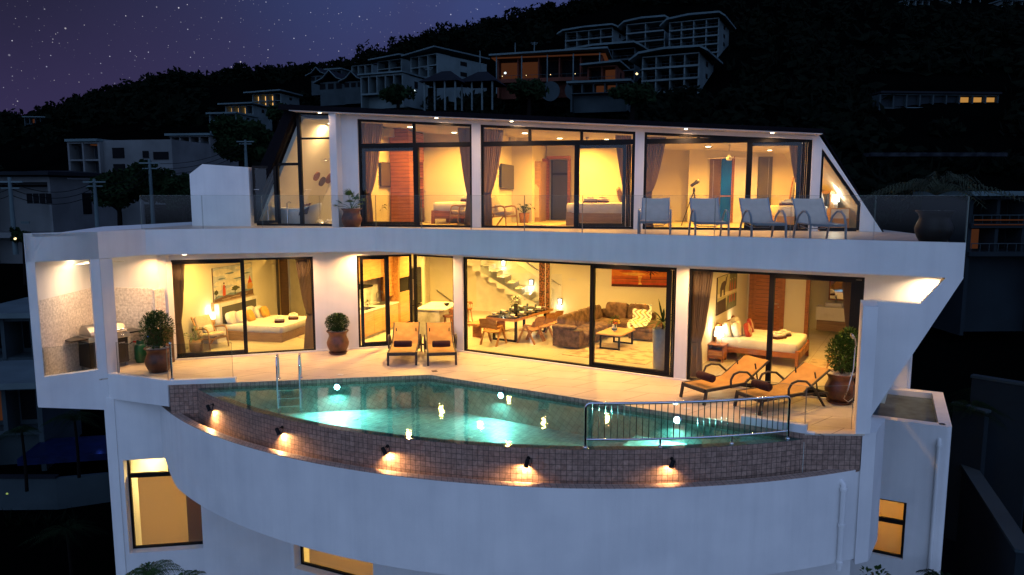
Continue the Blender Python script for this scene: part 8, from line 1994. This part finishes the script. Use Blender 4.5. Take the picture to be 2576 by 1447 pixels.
P5 = pole(1078, 168, 222, 110, 'pole before the tall white hill villa'); P6 = pole(1208, 128, 215, 120, 'leaning bare pole between villas and pavilion', False); P7 = pole(1296, 108, 146, 150, 'antenna mast left above the pavilion', False); P8 = pole(1344, 106, 146, 150, 'antenna mast right above the pavilion')
mb = MB()
for dz in (0, -0.35, -0.7):
    for a, b in ((Vector((-30, 38, P1.z+0.5)), P1), (P1, P2), (P2, P3), (P3, P4)):
        pts = [a.lerp(b, k/12)+Vector((0, 0, dz-1.0*4*(k/12)*(1-k/12)*0.6)) for k in range(13)]; mb.tube(pts, 0.022, 4)
w_ = mb.build('power_lines', 'far_glass'); w_['kind'] = 'stuff'; tag(w_, 'thin black power lines sagging between the poles on the left', 'power lines')
# small lamps out on the slope
for i, (u, v, y, m, l) in enumerate(((62, 1237, 30, 'far_green', 0), (54, 601, 39, 'far_spark', 0), (520, 488, 47, 'far_spark', 0), (1042, 229, 100, 'far_white', 0), (1118, 206, 110, 'far_white', 0), (1092, 214, 108, 'far_green', 0), (1271, 184, 116, 'far_white', 0), (1602, 186, 125, 'far_spark', 0))):
    p = gy(18 if i == 0 else (38 if i == 1 else u), 1242 if i == 0 else v, y); mb = MB(); s_ = 0.07*y/40; mb.ball((0, 0, 0), (s_, s_, s_*0.8), 8, 5); mb.box(-s_*0.3, s_*0.3, 0, s_*1.2, s_*0.5, s_*0.9)
    o = mb.build('street_lamp', m); o.location = p
    tag(o, ('small greenish lamp on the lower left garden wall', 'orange street lamp at the foot of the left pole', 'warm lamp glowing inside the dark trees', 'white lamp before the lower white villa', 'white lamp beside the tall hill villa wall', 'greenish lamp at the palm by the hill villa', 'white lamp left of the orange pavilion', 'warm lamp between the apartment blocks')[i], 'lamp', 'small lamps on the dark slope')
# neighbours low on the left
r_, W_, H_, D_ = quad_house('neighbour_house', 'shadowy neighbour house with an orange lit room at the lower left edge', -70, 98, 972, 1092, R(8), 1, 2, 'far_wall_dim', 4, 'flat', lit={(0, 0)}, litm='far_dim', over=0.6, bal=False, y=33, roofm='far_wall', base_drop=4)
quad_house('neighbour_house', 'pale flat roofed neighbour house behind the corner column', -60, 86, 800, 905, R(4), 1, 2, 'far_wall_dim', 6, 'flat', over=0.4, bal=False, y=40, roofm='far_wall', base_drop=6)
gw = root('garden_wall', gy(0, 1310, 30), 0, 'grey garden wall with a lamp in the dark lower left garden', 'wall')
mb = MB(T(-1.5, 0, -0.4)); mb.box(0, 4.05, 0, 0.2, -1.5, 2.3); mb.build('panel', 'far_wall_dim', gw); mb = MB(T(2.55, 0, -0.4) @ RZ(R(16))); mb.box(0, 2.4, 0, 0.2, -1.5, 2.3); mb.build('panel', 'far_wall_dim', gw); mb = MB(T(-1.5, 0, -0.4)); mb.box(-0.02, 4.07, -0.04, 0.24, 2.3, 2.4); mb.build('coping', 'far_roof', gw)
mat('garden_water', (0.006, 0.012, 0.05), 0.3, (0.004, 0.008, 0.03), 2, spec=0.1)
bp_ = root('garden_pool', gy(220, 1120, 33), R(12), 'dim blue lit pool in the garden below the barbecue corner', 'pool'); mb = MB(); mb.box(-2.4, 3.0, -1.4, 1.4, -0.3, 0); mb.build('water', 'garden_water', bp_); lamp('pool_glow', (0.5, 0, 0.6), 3, (0.05, 0.12, 1), parent=bp_, kind='POINT', radius=0.1)
def dark_palm(u, v, y, n, L, label, seed, trunk=2.5, m='dim_leaf_green', **k):
    p = gy(u, v, y); r_ = root('palm', p, 0, label, 'palm tree', 'dark garden palms'); feather_palm(r_, 0, n, L, seed, m, trunk=trunk, mat_s='dim_bark', **k); return r_
dark_palm(188, 1060, 30, 16, 1.3, 'dark garden palm left of the villa corner, in front of the blue pool', 31)
dark_palm(55, 1090, 29, 12, 0.8, 'small dark palm at the lower left neighbour house', 32)
dark_palm(170, 1345, 24, 14, 1.3, 'dark palm fronds below the garden wall', 33)
dark_palm(2520, 1010, 24, 18, 1.9, 'large dark palm at the right edge behind the boundary wall', 34)
dark_palm(2440, 1040, 22, 14, 1.2, 'smaller dark palm beside the annex roof', 35)
dark_palm(375, 1455, 13.6, 16, 0.75, 'garden palm in front of the tall lower window', 36, m='leaf', ll=0.2)
dark_palm(460, 1480, 13.0, 12, 0.7, 'garden palm right of the first under the tall lower window', 37, m='leaf', ll=0.2)
dark_palm(2368, 1470, 14.5, 10, 0.6, 'spiky palm tip at the foot of the annex', 38, ll=0.2)
sh_ = root('garden_shrub', gy(2195, 1455, 13.5), 0, 'round leafed shrub tip under the annex window', 'plant'); leafy(sh_, 60, (0, 0, 0), 0.25, 0.10, 0.07, 'leaf', 'foliage', 6); mb = MB(); mb.tube([(0, 0, -1), (0, 0, 0.1)], 0.02, 6); mb.build('stem', 'bark', sh_)
for i in range(6):
    p = gy(20+i*34, 1330, 28.6); r_ = root('spiky_plant', p, 0, ('leftmost', 'second', 'third', 'fourth', 'fifth', 'rightmost')[i]+' spiky leaved plant in the row under the garden wall', 'plant', 'spiky plants under the garden wall'); mb = MB(); rn = random.Random(i)
    for k in range(12): a = k*2.4; e = rn.uniform(.7, 1.5); mb.leaf((0, 0, 0), (math.cos(a)*math.cos(e), math.sin(a)*math.cos(e), math.sin(e)), rn.uniform(.5, 1.0), 0.08, 0, 0.2)
    mb.build('foliage', 'dim_leaf', r_)
# boundary walls on the right
def wall_seg(name, p, q, z0, z1, th, m, label, cop=True):
    fr = Frame(p, math.atan2(q[1]-p[1], q[0]-p[0])); L = math.hypot(q[0]-p[0], q[1]-p[1]); r_ = root(name, (p[0], p[1], z0), fr.ang, label, 'wall')
    mb = MB(); mb.box(0, L, 0, th, 0, z1-z0); mb.build('panel', m, r_)
    if cop: mb = MB(); mb.box(-0.03, L+0.03, -0.04, th+0.04, z1-z0, z1-z0+0.08); mb.build('coping', 'far_wall_dim', r_)
a, b = gp(2445, 950, -1.8), gp(2600, 975, -1.8); wall_seg('boundary_wall', a[:2], b[:2], -8, -1.8, 0.2, 'far_dark', 'dark boundary wall with pale coping right of the annex')
a, b = gp(2420, 1130, -4.5), gp(2600, 1395, -4.5); wall_seg('boundary_wall', b[:2], a[:2], -9, -4.5, 0.35, 'far_dark', 'long low wall running down beside the annex, with pale top')
a, b = gp(2398, 1018, -2.6), gp(2478, 1040, -2.6); wall_seg('boundary_wall', a[:2], b[:2], -7, -2.6, 0.2, 'far_dark', 'short dark wall between annex and boundary wall')
